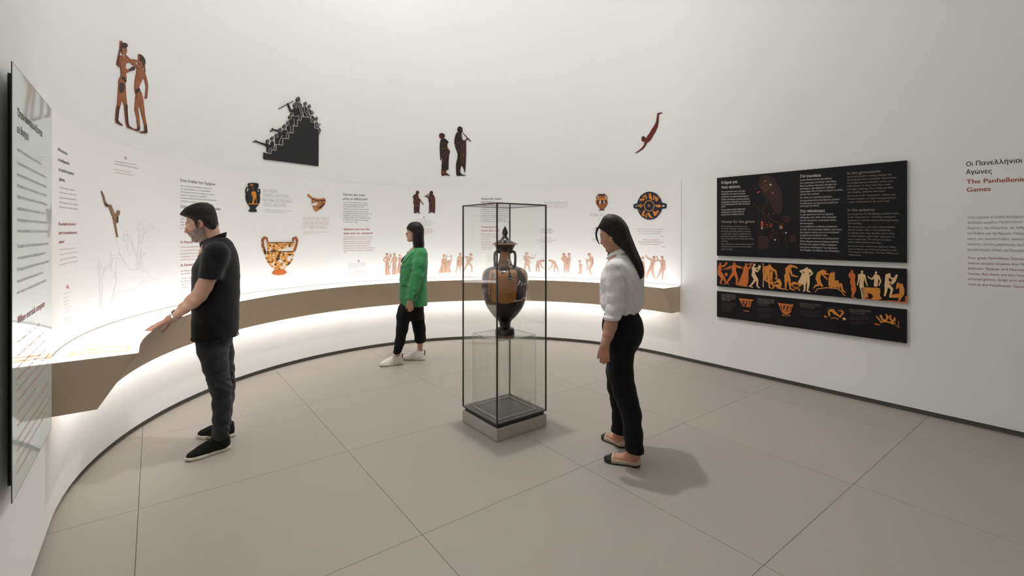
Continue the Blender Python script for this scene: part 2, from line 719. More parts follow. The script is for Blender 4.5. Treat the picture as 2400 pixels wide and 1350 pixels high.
# slab capitals drawn from strokes: a light serif face
SLAB = {
    'A': ([[(0.02, 0), (0.36, 1), (0.44, 1), (0.78, 0)], [(0.16, 0.36), (0.64, 0.36)]], [(0.02, 0), (0.78, 0)], 0.8),
    'B': ([[(0.12, 0), (0.12, 1), (0.42, 1), (0.56, 0.9), (0.56, 0.62), (0.42, 0.53), (0.12, 0.53)], [(0.42, 0.53), (0.6, 0.44), (0.62, 0.12), (0.44, 0), (0.12, 0)]], [], 0.72),
    'D': ([[(0.12, 0), (0.12, 1), (0.42, 1), (0.64, 0.85), (0.7, 0.5), (0.64, 0.15), (0.42, 0), (0.12, 0)]], [], 0.8),
    'E': ([[(0.6, 0.16), (0.6, 0), (0.12, 0), (0.12, 1), (0.58, 1), (0.58, 0.84)], [(0.12, 0.53), (0.48, 0.53)]], [], 0.7),
    'F': ([[(0.12, 0), (0.12, 1), (0.58, 1), (0.58, 0.84)], [(0.12, 0.5), (0.46, 0.5)]], [(0.12, 0)], 0.66),
    'G': ([[(0.66, 0.8), (0.5, 0.98), (0.32, 1), (0.14, 0.82), (0.08, 0.5), (0.14, 0.16), (0.34, 0), (0.54, 0.03), (0.68, 0.2), (0.68, 0.42), (0.46, 0.42)]], [], 0.78),
    'H': ([[(0.12, 0), (0.12, 1)], [(0.68, 0), (0.68, 1)], [(0.12, 0.52), (0.68, 0.52)]], [(0.12, 0), (0.12, 1), (0.68, 0), (0.68, 1)], 0.82),
    'I': ([[(0.16, 0), (0.16, 1)]], [(0.16, 0), (0.16, 1)], 0.34),
    'K': ([[(0.12, 0), (0.12, 1)], [(0.62, 1), (0.12, 0.45)], [(0.28, 0.62), (0.66, 0)]], [(0.12, 0), (0.12, 1), (0.66, 0), (0.62, 1)], 0.76),
    'L': ([[(0.12, 1), (0.12, 0), (0.56, 0), (0.56, 0.17)]], [(0.12, 1)], 0.64),
    'N': ([[(0.12, 0), (0.12, 1), (0.68, 0), (0.68, 1)]], [(0.12, 0), (0.68, 1)], 0.82),
    'O': ([[(0.4, 1), (0.18, 0.9), (0.08, 0.5), (0.18, 0.1), (0.4, 0), (0.62, 0.1), (0.72, 0.5), (0.62, 0.9), (0.4, 1)]], [], 0.82),
    'P': ([[(0.12, 0), (0.12, 1), (0.46, 1), (0.62, 0.88), (0.62, 0.58), (0.46, 0.46), (0.12, 0.46)]], [(0.12, 0)], 0.7),
    'R': ([[(0.12, 0), (0.12, 1), (0.44, 1), (0.6, 0.88), (0.6, 0.62), (0.44, 0.5), (0.12, 0.5)], [(0.4, 0.5), (0.64, 0)]], [(0.12, 0), (0.64, 0)], 0.74),
    'S': ([[(0.56, 0.84), (0.44, 0.98), (0.26, 1), (0.12, 0.86), (0.14, 0.66), (0.34, 0.53), (0.54, 0.4), (0.58, 0.18), (0.44, 0.02), (0.24, 0), (0.09, 0.16)]], [], 0.68),
    'T': ([[(0.04, 0.84), (0.04, 1), (0.64, 1), (0.64, 0.84)], [(0.34, 1), (0.34, 0)]], [(0.34, 0)], 0.7),
    'U': ([[(0.12, 1), (0.12, 0.25), (0.24, 0.04), (0.4, 0), (0.56, 0.04), (0.68, 0.25), (0.68, 1)]], [(0.12, 1), (0.68, 1)], 0.82),
    'V': ([[(0.02, 1), (0.38, 0), (0.74, 1)]], [(0.02, 1), (0.74, 1)], 0.78),
    'W': ([[(0.02, 1), (0.28, 0), (0.5, 0.9), (0.74, 0), (1.0, 1)]], [(0.02, 1), (1.0, 1)], 1.04),
    'Y': ([[(0.02, 1), (0.36, 0.46), (0.7, 1)], [(0.36, 0.46), (0.36, 0)]], [(0.02, 1), (0.7, 1), (0.36, 0)], 0.74),
    'Γ': ([[(0.12, 0), (0.12, 1), (0.58, 1), (0.58, 0.84)]], [(0.12, 0)], 0.64),
    'Θ': ([[(0.4, 1), (0.18, 0.9), (0.08, 0.5), (0.18, 0.1), (0.4, 0), (0.62, 0.1), (0.72, 0.5), (0.62, 0.9), (0.4, 1)], [(0.26, 0.5), (0.54, 0.5)]], [], 0.82),
    'Λ': ([[(0.02, 0), (0.38, 1), (0.74, 0)]], [(0.02, 0), (0.74, 0)], 0.78),
    'Ξ': ([[(0.08, 0.86), (0.08, 1), (0.62, 1), (0.62, 0.86)], [(0.16, 0.52), (0.54, 0.52)], [(0.06, 0.15), (0.06, 0), (0.64, 0), (0.64, 0.15)]], [], 0.72),
    'Π': ([[(0.12, 0), (0.12, 1), (0.68, 1), (0.68, 0)]], [(0.12, 0), (0.68, 0)], 0.82),
    'Σ': ([[(0.6, 0.82), (0.6, 1), (0.1, 1), (0.38, 0.52), (0.1, 0), (0.62, 0), (0.62, 0.18)]], [], 0.72),
    'Ω': ([[(0.06, 0.14), (0.06, 0), (0.3, 0), (0.12, 0.36), (0.14, 0.8), (0.4, 1), (0.66, 0.8), (0.68, 0.36), (0.5, 0), (0.74, 0), (0.74, 0.14)]], [], 0.84),
    "'": ([[(0.1, 1.05), (0.06, 0.8)]], [], 0.18),
}
for _g, _l in zip('ΑΒΕΖΗΙΚΜΝΟΡΤΥ', 'ABEZHIKMNOPTY'):
    if _l in SLAB:
        SLAB[_g] = SLAB[_l]


def slab_glyphs(txt, w=0.055):
    co, fs = [], []

    def bar(a, b):
        dx, dy = b[0] - a[0], b[1] - a[1]
        L = math.hypot(dx, dy) or 1
        ex, ey = dx / L * w * 0.4, dy / L * w * 0.4
        nx, ny = -dy / L * w / 2, dx / L * w / 2
        i = len(co)
        co.extend([(a[0] - ex + nx, a[1] - ey + ny), (a[0] - ex - nx, a[1] - ey - ny), (b[0] + ex - nx, b[1] + ey - ny), (b[0] + ex + nx, b[1] + ey + ny)])
        fs.append((i, i + 1, i + 2, i + 3))
    x = 0.0
    for ch in txt:
        if ch == ' ':
            x += 0.36
            continue
        st, se, adv = SLAB[ch]
        for ln in st:
            for a, b in zip(ln[:-1], ln[1:]):
                bar((x + a[0], a[1]), (x + b[0], b[1]))
        for sx, sy in se:
            bar((x + sx - 0.1, sy), (x + sx + 0.1, sy))
        x += adv + 0.06
    return np.array(co) * 0.727, fs


def text_block(name, lines, material, parent, off=0.0, lift=0.0012, bold=False, slab=False, res=2, level=False, **tags):
    """lines: (text, x0, y0, x1, y1, cap) in photo pixels: baseline start, baseline end, capital height at the start. x1 None: natural width"""
    V, Fs = [], []
    for txt, x0, y0, x1, y1, cap in lines:
        co, fs = slab_glyphs(txt) if slab else glyphs(txt, False, res)
        if len(co) == 0:
            continue
        s0, z0 = to_wall(x0, y0, off)
        _, zc = to_wall(x0, y0 - cap, off)
        ks = (zc - z0) / 0.727
        w = co[:, 0].max()
        if x1 is None:
            s1, z1 = s0 + w * ks * (y1 or 1.0), z0
        else:
            s1, z1 = to_wall(x1, y1 if y1 is not None else y0, off)
            if level or y1 is None:
                z1 = z0
        for rep in ((0.0, 0.014, 0.028) if bold else (0.0,)):
            base = len(V)
            for x, y in co:
                t = (x + rep - (0.014 if bold else 0.0)) / w
                s = s0 + t * (s1 - s0)
                X, Y, nx, ny = wallpt(s, off + lift + rep * 0.003)
                V.append((X, Y, z0 + t * (z1 - z0) + y * ks))
            Fs += [tuple(base + i for i in f) for f in fs]
    tags.setdefault('kind', 'stuff')
    return link(name, mesh(name, V, Fs, material), parent, **tags)

# ================================================================== the room
PIR = math.pi * RW
S_LO, S_HI = -7.4, PIR + 7.4


def srange(a, b, step=0.07):
    """stations along the wall; coarse on the straight runs"""
    out = [a]
    for x in np.arange(0, PIR + 1e-6, PIR / round(PIR / step)):
        if a < x < b:
            out.append(float(x))
    out.append(b)
    return out


def sweep(name, ss, section, material, closed=True, smooth=False, caps=True):
    """section: [(off, z)] or a function of the station index giving that"""
    vs, fs = [], []
    n = len(section)
    for s in ss:
        for off, z in section:
            x, y, nx, ny = wallpt(s, off)
            vs.append((x, y, z))
    m = n if closed else n - 1
    for i in range(len(ss) - 1):
        for k in range(m):
            k2 = (k + 1) % n
            fs.append((i * n + k, (i + 1) * n + k, (i + 1) * n + k2, i * n + k2))
    if closed and caps:
        fs.append(tuple(range(n))[::-1])
        fs.append(tuple((len(ss) - 1) * n + k for k in range(n)))
    return mesh(name, vs, fs, material, smooth)


# floor: 1.19 m stone tiles over a dark bed
GROUT = mat('grout', (0.13, 0.12, 0.108), 0.9, 0.2)
TILE = mat('stone_tile', (0.31, 0.282, 0.248), 0.55, 0.35, noise=0.11, nscale=210, rand=0.018, bump=0.15, bscale=350, detail=6)
T, GAP = 1.19, 0.0012
bound = []
for a in np.linspace(0, math.pi, 60):
    bound.append((PC - (RW + 0.045) * math.cos(a), QC + (RW + 0.045) * math.sin(a)))
b_end = ([(PC - RW - 0.045, -4.0)] + bound + [(PC + RW + 0.045, -4.0)])[::-1]          # counter-clockwise
b_run = [(PC - RW - 0.045, -4.0), (5.55, -4.0), (5.55, QC), (PC - RW - 0.045, QC)]
bound = ([(PC - RW - 0.045, -4.0)] + bound + [(5.55, QC - 0.05), (5.55, -4.0)])[::-1]
fl = mesh('floor', [(*room(p, q)[:2], -0.012) for p, q in bound], [tuple(range(len(bound)))], GROUT)
floor = link('floor', fl, kind='structure')


def clip_poly(poly, clip):
    out = poly
    for i in range(len(clip)):
        a, b = clip[i], clip[(i + 1) % len(clip)]
        inp, out = out, []
        for k in range(len(inp)):
            c, d = inp[k], inp[(k + 1) % len(inp)]
            sc = (b[0] - a[0]) * (c[1] - a[1]) - (b[1] - a[1]) * (c[0] - a[0])
            sd = (b[0] - a[0]) * (d[1] - a[1]) - (b[1] - a[1]) * (d[0] - a[0])
            if sc >= 0:
                out.append(c)
            if sc * sd < 0:
                t = sc / (sc - sd)
                out.append((c[0] + t * (d[0] - c[0]), c[1] + t * (d[1] - c[1])))
        if not out:
            return []
    return out


for i in range(-1, 6):
    for j in range(-4, 5):
        p0, q0 = -0.07 + T * i, 1.06 + T * j
        quad = [(p0 + GAP, q0 + GAP), (p0 + T - GAP, q0 + GAP), (p0 + T - GAP, q0 + T - GAP), (p0 + GAP, q0 + T - GAP)]
        pl = clip_poly(quad, b_end if j >= 2 else b_run)
        if len(pl) > 2:
            link('floor_tile', prism_mesh('floor_tile', [room(p, q)[:2] for p, q in pl], -0.011, 0.0, TILE), floor)

# walls, with a recessed dark skirting below them
SEC = [(0, 0.047), (-0.12, 0.047), (-0.12, CEIL), (0, CEIL)]
wall_left = link('wall_left', sweep('wall_left', [S_LO, 0.0], SEC, WALL), kind='structure')
wall_far = link('wall_far', sweep('wall_far', srange(0, PIR), SEC, WALL), kind='structure')
wall_right = link('wall_right', sweep('wall_right', [PIR, S_HI], SEC, WALL), kind='structure')
SKIRT = mat('skirting_metal', (0.115, 0.118, 0.105), 0.5, 0.4)
SKS = [(-0.028, 0.0), (-0.045, 0.0), (-0.045, 0.047), (-0.028, 0.047)]
link('baseboard_left', sweep('baseboard_left', [S_LO, 0.0], SKS, SKIRT), kind='structure')
link('baseboard_far', sweep('baseboard_far', srange(0, PIR), SKS, SKIRT), kind='structure')
link('baseboard_right', sweep('baseboard_right', [PIR, S_HI], SKS, SKIRT), kind='structure')
wb = [room(-0.6, -3.85)[:2], room(5.7, -3.85)[:2], room(5.7, -3.97)[:2], room(-0.6, -3.97)[:2]]
link('wall_back', prism_mesh('wall_back', wb, 0.0, CEIL, WALL), kind='structure')
cl = [room(p, q)[:2] for p, q in [(-0.6, -4), (5.7, -4), (5.7, 6.5), (-0.6, 6.5)]]
ceiling = link('ceiling', prism_mesh('ceiling', cl, CEIL, CEIL + 0.1, mat('ceiling_paint', (0.78, 0.775, 0.76), 0.8, 0.2)), kind='structure')
COVE = mat('cove_light', (0.9, 0.9, 0.88), 0.6, emit=((1.0, 0.985, 0.96), COVE_STRENGTH))
link('cove_strip', sweep('cove_strip', [-3.0, -1.5] + srange(0.0, PIR, 0.25) + [PIR + 1.5, PIR + 3.0, PIR + 4.5], [(0.24, CEIL - 0.05), (0.32, CEIL - 0.05), (0.32, CEIL - 0.03), (0.24, CEIL - 0.03)], COVE), ceiling)

# printed panel applied to the curved wall above the counter
PANEL_T = 0.006
PAPER = mat('printed_panel', (0.812, 0.804, 0.79), 0.7, 0.25)
s_hi = to_wall(1597, 560)[0]
graphic = link('wall_panel', sweep('wall_panel', [-0.14] + srange(0.001, s_hi), [(0, 0.93), (0, 2.24), (PANEL_T, 2.24), (PANEL_T, 0.93)], PAPER), wall_far)

# ================================================================== counter with lit top
FASCIA = mat('taupe_laminate', (0.60, 0.485, 0.352), 0.6, 0.25, noise=0.03, nscale=300)
LITTOP = mat('lit_glass_top', (0.9, 0.9, 0.9), 0.3, 0.4, emit=((1.0, 0.985, 0.965), DESK_STRENGTH))
DTOP, DBOT = 0.92, 0.60
OT, OB = RW - 2.455, RW - 2.64
ST0, SB0 = -0.14, 0.01
ST1 = SB1 = to_wall(1594, 700)[0]


def desk_stations(n=110):
    return [(ST0 + (ST1 - ST0) * i / n, SB0 + (SB1 - SB0) * i / n) for i in range(n + 1)]


desk = empty('display_counter', 'long curved taupe wall counter with glowing white top', 'counter', None, (*wallpt(PIR / 2, 0.3)[:2], 0))


def child(o, root):
    o.parent = root
    o.matrix_parent_inverse = Matrix.Translation(root.location).inverted()
    return o


vs, fs = [], []
st = desk_stations()
for a, b in st:
    for s, off, z in ((a, OT, DTOP), (b, OB, DBOT), (b, 0.165, DBOT), (b, 0.165, DBOT + 0.015), (b, OB - 0.012, DBOT + 0.015), (a, OT - 0.018, DTOP - 0.012)):
        vs.append((*wallpt(s, off)[:2], z))
for i in range(len(st) - 1):
    for k in range(6):
        k2 = (k + 1) % 6
        fs.append((i * 6 + k, i * 6 + k2, (i + 1) * 6 + k2, (i + 1) * 6 + k))
me = mesh('fascia', vs, fs, FASCIA, False)
child(link('fascia', me), desk)
for nm, (sa, sb), e in (('end_panel', (ST0, SB0), 1), ('end_panel', (ST1, SB1), -1)):
    vs = []
    for d in (0, 0.016 * e):
        vs += [(*wallpt(sa + d, 0.001)[:2], DTOP - 0.001), (*wallpt(sa + d, OT)[:2], DTOP - 0.001), (*wallpt(sb + d, OB)[:2], DBOT), (*wallpt(sb + d, 0.001)[:2], DBOT)]
    child(link(nm, mesh(nm, vs, [(0, 1, 2, 3), (7, 6, 5, 4), (0, 4, 5, 1), (1, 5, 6, 2), (2, 6, 7, 3), (3, 7, 4, 0)], FASCIA)), desk)
ss = [ST0 + (ST1 - ST0) * i / 110 for i in range(111)]
child(link('lit_top', sweep('lit_top', ss, [(0.012, DTOP - 0.004), (OT - 0.003, DTOP - 0.004), (OT - 0.003, DTOP), (0.012, DTOP)], LITTOP)), desk)
child(link('back_trim', sweep('back_trim', ss, [(0.0065, DTOP - 0.004), (0.013, DTOP - 0.004), (0.013, DTOP + 0.007), (0.0065, DTOP + 0.007)], mat('trim_grey', (0.45, 0.45, 0.42), 0.5))), desk)
UNDER = mat('under_light', (0.9, 0.9, 0.9), 0.5, emit=((1.0, 0.985, 0.965), UNDER_STRENGTH))
ss2 = [0.25 + (PIR - 0.5) * i / 80 for i in range(81)]
child(link('under_light', sweep('under_light', ss2, [(0.125, DBOT + 0.004), (0.155, DBOT + 0.004), (0.155, DBOT + 0.012), (0.125, DBOT + 0.012)], UNDER)), desk)


def on_top(px, py):
    Y = F * (EYE - DTOP) / (py - HY)
    return ((px - CX) * Y / F, Y, DTOP), (0, 0, 1)


def top_shape(name, prims, color, strength, sheet=PX, res=0.4, lift=0.0008):
    m = mat('backlit_' + name + str(color), color, 0.4, 0.3, emit=(color, strength))
    bm = fill(outline(prims, sheet, res))
    return child(link(name, lay(name, bm, on_top, lift, m)), desk)


TP = Sheet(130, 640, 6.43)
BK = (1.0, 0.62, 0.36)
top_shape('backlit_print', [('p', [(150, 1262), (245, 1170), (1143, 1085), (1110, 1165), (300, 1235), (235, 1258)]), ('-c', [(330, 1195, 20), (440, 1205, 25), (560, 1195, 14)]),
                            ('-c', [(600, 1165, 12), (1080, 1115, 10)]), ('-c', [(660, 1190, 8), (1080, 1145, 8)])], BK, 1.0, TP)
top_shape('backlit_print', [('c', [(160, 1255, 6), (300, 1228, 9), (640, 1200, 7), (1100, 1162, 8)]), ('c', [(500, 1160, 6), (1130, 1092, 6)])], (0.8, 0.42, 0.2), 0.9, TP, lift=0.0012)
top_shape('backlit_print', [('c', [(650, 980, 6), (890, 840, 5)]), ('c', [(740, 945, 9), (900, 925, 7)]), ('c', [(690, 978, 5), (960, 965, 6)]), ('c', [(1040, 960, 8), (1110, 925, 8)]),
                            ('c', [(1080, 940, 8), (1250, 840, 5)]), ('c', [(870, 910, 8), (1060, 880, 6)]), ('c', [(920, 845, 5), (1310, 820, 5)])], (1.0, 0.88, 0.72), 1.2, TP)
top_shape('backlit_print', [('c', [(1440, 680, 9), (1475, 690, 8)]), ('c', [(1470, 695, 10), (1510, 698, 8)])], (1.0, 0.86, 0.7), 1.2, TP)
T2 = Sheet(540, 620, 4.2857)
top_shape('backlit_print', [('c', [(215, 306, 6), (330, 300, 8)])], (1.0, 0.88, 0.74), 1.2, T2, 0.3)
top_shape('backlit_print', [('c', [(640, 244, 5), (735, 243, 6)])], (1.0, 0.86, 0.7), 1.2, T2, 0.3)
top_shape('backlit_print', [('c', [(915, 218, 5), (990, 219, 6)])], (1.0, 0.88, 0.74), 1.2, T2, 0.3)
top_shape('backlit_print', [('c', [(2370, 137, 5), (2440, 135, 6)])], (1.0, 0.85, 0.72), 1.2, T2, 0.3)

# ================================================================== glass showcase, clear stand, lidded amphora
VC = np.array([-0.0665, 3.9075])
VA = 0.650


def vsq(h, c=VC):
    """corners of a square of half side h, turned with the room, counter-clockwise"""
    return [(c[0] + a * h * math.cos(VA) - b * h * math.sin(VA), c[1] + a * h * math.sin(VA) + b * h * math.cos(VA)) for a, b in ((-1, -1), (1, -1), (1, 1), (-1, 1))]


case = empty('glass_showcase', 'tall square glass showcase with black edges on a grey stone base', 'showcase', None, (VC[0], VC[1], 0))
STONE = mat('speckled_stone', (0.43, 0.40, 0.36), 0.7, 0.3, noise=0.16, nscale=120, bump=0.2)
child(link('stone_base', prism_mesh('stone_base', vsq(0.25), 0.001, 0.096, STONE, 0.004)), case)
child(link('black_plinth', prism_mesh('black_plinth', vsq(0.233), 0.0965, 0.124, BLACK)), case)
TRAY = mat('tray_black', (0.018, 0.019, 0.02), 0.35, 0.5)
child(link('black_tray', prism_mesh('black_tray', vsq(0.249), 0.1245, 0.134, TRAY)), case)
GLASS = clear_mat('showcase_glass', (0.984, 0.988, 0.982), 0.0, 1.45)
GT = 1.812
for k in range(4):
    q = vsq(0.2475)
    a, b = np.array(q[k]), np.array(q[(k + 1) % 4])
    d = (b - a) / np.linalg.norm(b - a)
    n = np.array([d[1], -d[0]])
    a2, b2 = a + d * 0.008, b - d * 0.008
    child(link('glass_pane', prism_mesh('glass_pane', [tuple(a2), tuple(b2), tuple(b2 - n * 0.006), tuple(a2 - n * 0.006)], 0.1345, GT - 0.008, GLASS)), case)
child(link('glass_lid', prism_mesh('glass_lid', vsq(0.240), GT - 0.0075, GT - 0.0015, GLASS)), case)
for k in range(4):
    q = vsq(0.25)
    a, b = np.array(q[k]), np.array(q[(k + 1) % 4])
    d = (b - a) / np.linalg.norm(b - a)
    e = np.array([-d[1], d[0]])
    w = 0.0095
    child(link('corner_post', prism_mesh('corner_post', [tuple(a), tuple(a + d * w), tuple(a + d * w + e * w), tuple(a + e * w)], 0.1345, GT, BLACK)), case)
    a3, b3 = a + d * (w + 0.0005), b - d * (w + 0.0005)
    child(link('top_rail', prism_mesh('top_rail', [tuple(a3), tuple(b3), tuple(b3 + e * w), tuple(a3 + e * w)], GT - 0.0095, GT, BLACK)), case)

# clear acrylic stand inside
stand = empty('acrylic_stand', 'clear acrylic box stand with bright edges inside the showcase', 'stand', None, (VC[0], VC[1], 0.135))
SH, SZ0, SZ1 = 0.1875, 0.1345, 0.745
ACR = clear_mat('acrylic', (0.992, 0.994, 0.992), 0.0, 1.40)
EDGE = mat('acrylic_edge', (0.78, 0.80, 0.79), 0.3, 0.5)
for k in range(4):
    q = vsq(SH)
    a, b = np.array(q[k]), np.array(q[(k + 1) % 4])
    d = (b - a) / np.linalg.norm(b - a)
    e = np.array([-d[1], d[0]])
    a2, b2 = a + d * 0.005, b - d * 0.005
    child(link('side_sheet', prism_mesh('side_sheet', [tuple(a2), tuple(b2), tuple(b2 + e * 0.004), tuple(a2 + e * 0.004)], SZ0 + 0.004, SZ1 - 0.0065, ACR)), stand)
    child(link('corner_edge', prism_mesh('corner_edge', [tuple(a), tuple(a + d * 0.0022), tuple(a + d * 0.0022 + e * 0.0022), tuple(a + e * 0.0022)], SZ0, SZ1 - 0.0065, mat('acrylic_corner', (0.66, 0.67, 0.665), 0.3, 0.5))), stand)
    child(link('foot_edge', prism_mesh('foot_edge', [tuple(a2), tuple(b2), tuple(b2 + e * 0.004), tuple(a2 + e * 0.004)], SZ0, SZ0 + 0.0035, EDGE)), stand)
    a3, b3 = a + d * 0.0005, b - d * 0.0005
    child(link('top_edge', prism_mesh('top_edge', [tuple(a3), tuple(b3), tuple(b3 + e * 0.002), tuple(a3 + e * 0.002)], SZ1 - 0.0045, SZ1, mat('acrylic_rim', (0.52, 0.535, 0.53), 0.3, 0.5))), stand)
child(link('top_sheet', prism_mesh('top_sheet', vsq(SH - 0.005), SZ1 - 0.006, SZ1, ACR)), stand)

# amphora
AX = np.array([-0.0585, 3.9075])
vase = empty('lidded_amphora', 'black and orange painted amphora with pointed lid inside the showcase', 'amphora', None, (AX[0], AX[1], SZ1))
VB = mat('black_glaze', (0.012, 0.011, 0.011), 0.16, 0.5, noise=0.25, nscale=30)
VO = mat('orange_clay', (0.36, 0.155, 0.045), 0.28, 0.45, noise=0.18, nscale=14, detail=8)
VOD = mat('dark_clay', (0.20, 0.095, 0.04), 0.3, 0.45, noise=0.2, nscale=14, detail=8)
VW = mat('cream_paint', (0.72, 0.66, 0.56), 0.5, 0.3)
KV = F / AX[1]
VZ = lambda y: EYE + (HY - y) / KV
body_px = [(20.5, 785.5), (22.6, 783), (23.0, 780), (22.6, 775), (21.0, 769.5), (17, 767.5), (13.0, 766), (12.3, 762), (13.5, 756), (17.0, 749.5), (25.5, 741.5), (34.8, 730), (42.6, 718), (48.6, 702), (52.6, 686), (54.4, 672),
           (54.6, 658), (53.6, 647), (51.2, 638.5), (46, 632), (38, 627.5), (28, 624.5), (21, 622.5), (17.5, 619.5), (15.2, 614), (13.2, 606), (12.0, 598), (11.6, 591), (12.0, 588.5)]
prof = [np.array([r / KV, VZ(y)]) for r, y in body_px]
prof[0][1] = SZ1 + 0.001
prof = [tuple(v) for v in catmull(prof, 4)]
PR, PZ = np.array([v[0] for v in prof]), np.array([v[1] for v in prof])
child(link('vessel', lathe('vessel', [(0.0, SZ1 + 0.001)] + prof, VB, 96, AX)), vase)
mouth = [(11.8, 589), (15.5, 588.2), (18.0, 586.5), (20.5, 582), (23.0, 577.5), (24.2, 574.5), (22.5, 573.8), (17, 575.5), (13, 582)]
child(link('mouth', lathe('mouth', [tuple(v) for v in catmull([np.array([r / KV, VZ(y)]) for r, y in mouth], 3)], VB, 64, AX)), vase)
lid = [(23.4, 573.8), (28.6, 573.0), (29.6, 572.0), (28.6, 570.9), (24, 568.8), (17.5, 565.4), (11.5, 561.5), (7.5, 557), (5.2, 553), (4.6, 550.8), (6.0, 549.6), (6.9, 546.5), (6.5, 543), (4.6, 538), (2.2, 533), (0.0, 529.5)]
child(link('lid', lathe('lid', [tuple(v) for v in catmull([np.array([r / KV, VZ(y)]) for r, y in lid], 3)], VB, 64, AX)), vase)
child(link('lid_rim', lathe('lid_rim', [tuple(np.array([r / KV, VZ(y)]) ) for r, y in [(28.9, 573.2), (29.9, 572.6), (29.9, 571.6), (29.0, 571.0)]], VO, 64, AX), label='orange rim line of the lid'), vase)
child(link('foot_line', lathe('foot_line', [(v[0] / KV, VZ(v[1])) for v in [(21.5, 785.2), (23.1, 784.0), (23.0, 783.0)]], VO, 64, AX)), vase)
for sgn in (-1, 1):
    hp = []
    for hx, hy, r in ((11.5, 593, 2.6), (17, 589.5, 3.0), (22.5, 592, 3.2), (24.3, 600, 3.1), (24.2, 612, 3.0), (23.6, 623, 3.2), (25.5, 629.5, 3.6)):
        hp.append(((AX[0] + sgn * hx / KV, AX[1] + 0.012, VZ(hy)), r / KV))
    child(link('handle', tube('handle', [h[0] for h in hp], [h[1] for h in hp], VB, 10, 4)), vase)


def on_vase(px, py):
    """photo pixel -> point of the vessel's surface facing the camera"""
    dx, dy, dz = ray(px, py)
    # march the ray on the surface of revolution
    t = AX[1] - 0.25
    prev = None
    for _ in range(90):
        x, y, z = dx * t, dy * t, EYE + dz * t
        r = math.hypot(x - AX[0], y - AX[1])
        R = float(np.interp(z, PZ[12:], PR[12:]))
        if r < R:
            break
        t += max(0.0012, 0.5 * (r - R))
        if t > AX[1] + 0.02:
            return None
    lo, hi = t - 0.02, t
    for _ in range(18):
        m = 0.5 * (lo + hi)
        if math.hypot(dx * m - AX[0], dy * m - AX[1]) < float(np.interp(EYE + dz * m, PZ[12:], PR[12:])):
            hi = m
        else:
            lo = m
    x, y, z = dx * hi, dy * hi, EYE + dz * hi
    n = Vector((x - AX[0], y - AX[1], 0)).normalized()
    return (x, y, z), n


def vase_shape(name, prims, material, lift=0.0008, res=0.35, step=2.0):
    bm = fill(outline(prims, VS, res), (step, step))
    return child(link(name, lay(name, bm, on_vase, lift, material), None), vase)


VS = Sheet(1120, 530, 5.0)
vase_shape('painted_panel', [('s', [(150, 525), (215, 505), (300, 520), (390, 505), (450, 530), (462, 600), (455, 750), (435, 880), (330, 905), (215, 890), (160, 890), (125, 790), (120, 660), (130, 570)])], VO)
vase_shape('painted_panel', [('s', [(495, 505), (545, 530), (575, 590), (583, 660), (575, 760), (562, 830), (560, 760), (566, 680), (548, 590)])], VO)
vase_shape('painted_panel', [('s', [(65, 545), (95, 515), (118, 508), (90, 535), (66, 600), (58, 680), (50, 640), (52, 590)])], VO)
vase_shape('painted_neck', [('p', [(270, 300), (385, 300), (385, 350), (390, 395), (330, 400), (262, 395), (272, 350)])], VO)
vase_shape('painted_neck', [('p', [(262, 395), (388, 398), (392, 430), (402, 470), (330, 490), (235, 480), (250, 440)])], VOD)
vase_shape('painted_figure', [('s', [(285, 520), (330, 510), (345, 525), (330, 545), (290, 558), (272, 545)]), ('s', [(352, 510), (378, 510), (385, 570), (410, 625), (345, 628), (362, 575)]),
                              ('c', [(250, 525, 8), (300, 495, 10), (360, 480, 9)])], VB, 0.0016)
vase_shape('painted_vine', [('c', [(175, 560, 4), (160, 640, 3), (150, 720, 4), (152, 800, 4), (155, 870, 4)]), ('c', [(160, 570, 5), (190, 578, 4)]), ('c', [(175, 545, 6), (178, 600, 3)]),
                            ('c', [(132, 745, 4), (168, 760, 3)]), ('c', [(136, 810, 4), (170, 822, 3)]), ('c', [(140, 865, 6), (178, 875, 4)]), ('c', [(150, 670, 3), (166, 655, 3)])], VB, 0.0016)
vase_shape('cream_marks', [('c', [(345, 398, 7), (370, 405, 9), (375, 430, 8), (362, 445, 6)]), ('c', [(360, 465, 5), (395, 480, 4)]), ('c', [(350, 622, 5), (375, 608, 5), (408, 625, 5)]),
                           ('c', [(470, 690, 6), (488, 640, 7)]), ('c', [(478, 660, 5), (500, 655, 6)]), ('c', [(510, 690, 6), (520, 660, 5)]), ('c', [(540, 690, 6), (552, 665, 5)]),
                           ('c', [(425, 878, 6), (470, 872, 5), (510, 868, 4)]), ('c', [(515, 860, 5), (540, 838, 5)]), ('c', [(548, 840, 4), (552, 850, 4)])], VW, 0.0016)
vase_shape('clay_line', [('c', [(100, 905, 3), (200, 900, 3), (330, 908, 3), (440, 892, 3), (540, 880, 3)])], VOD, 0.0014)

# ================================================================== glossy glass panel on the left wall
ink = mat('ink_black', (0.03, 0.03, 0.03), 0.6, 0.2)
grey_ink = mat('ink_grey', (0.16, 0.155, 0.15), 0.6, 0.2)
pale_ink = mat('ink_pale_grey', (0.42, 0.41, 0.40), 0.6, 0.2)
red_ink = mat('ink_red', (0.36, 0.055, 0.04), 0.6, 0.2)
pale_red = mat('ink_pale_red', (0.52, 0.27, 0.22), 0.6, 0.2)
GOFF = 0.038
GP0, GP1 = to_wall(28.6, 600, GOFF)[0], to_wall(121.3, 600, GOFF)[0]
GZ0, GZ1 = to_wall(28.6, 1180, GOFF)[1], to_wall(28.6, 143.5, GOFF)[1]
gx, gy = wallpt(-0.57, 0.02)[:2]
info = empty('glass_info_panel', 'tall glossy pale glass panel with black and red lettering on the left wall', 'info panel', None, (gx, gy, GZ0))
GLASSY = mat('back_painted_glass', (0.585, 0.655, 0.635), 0.04, 0.5)
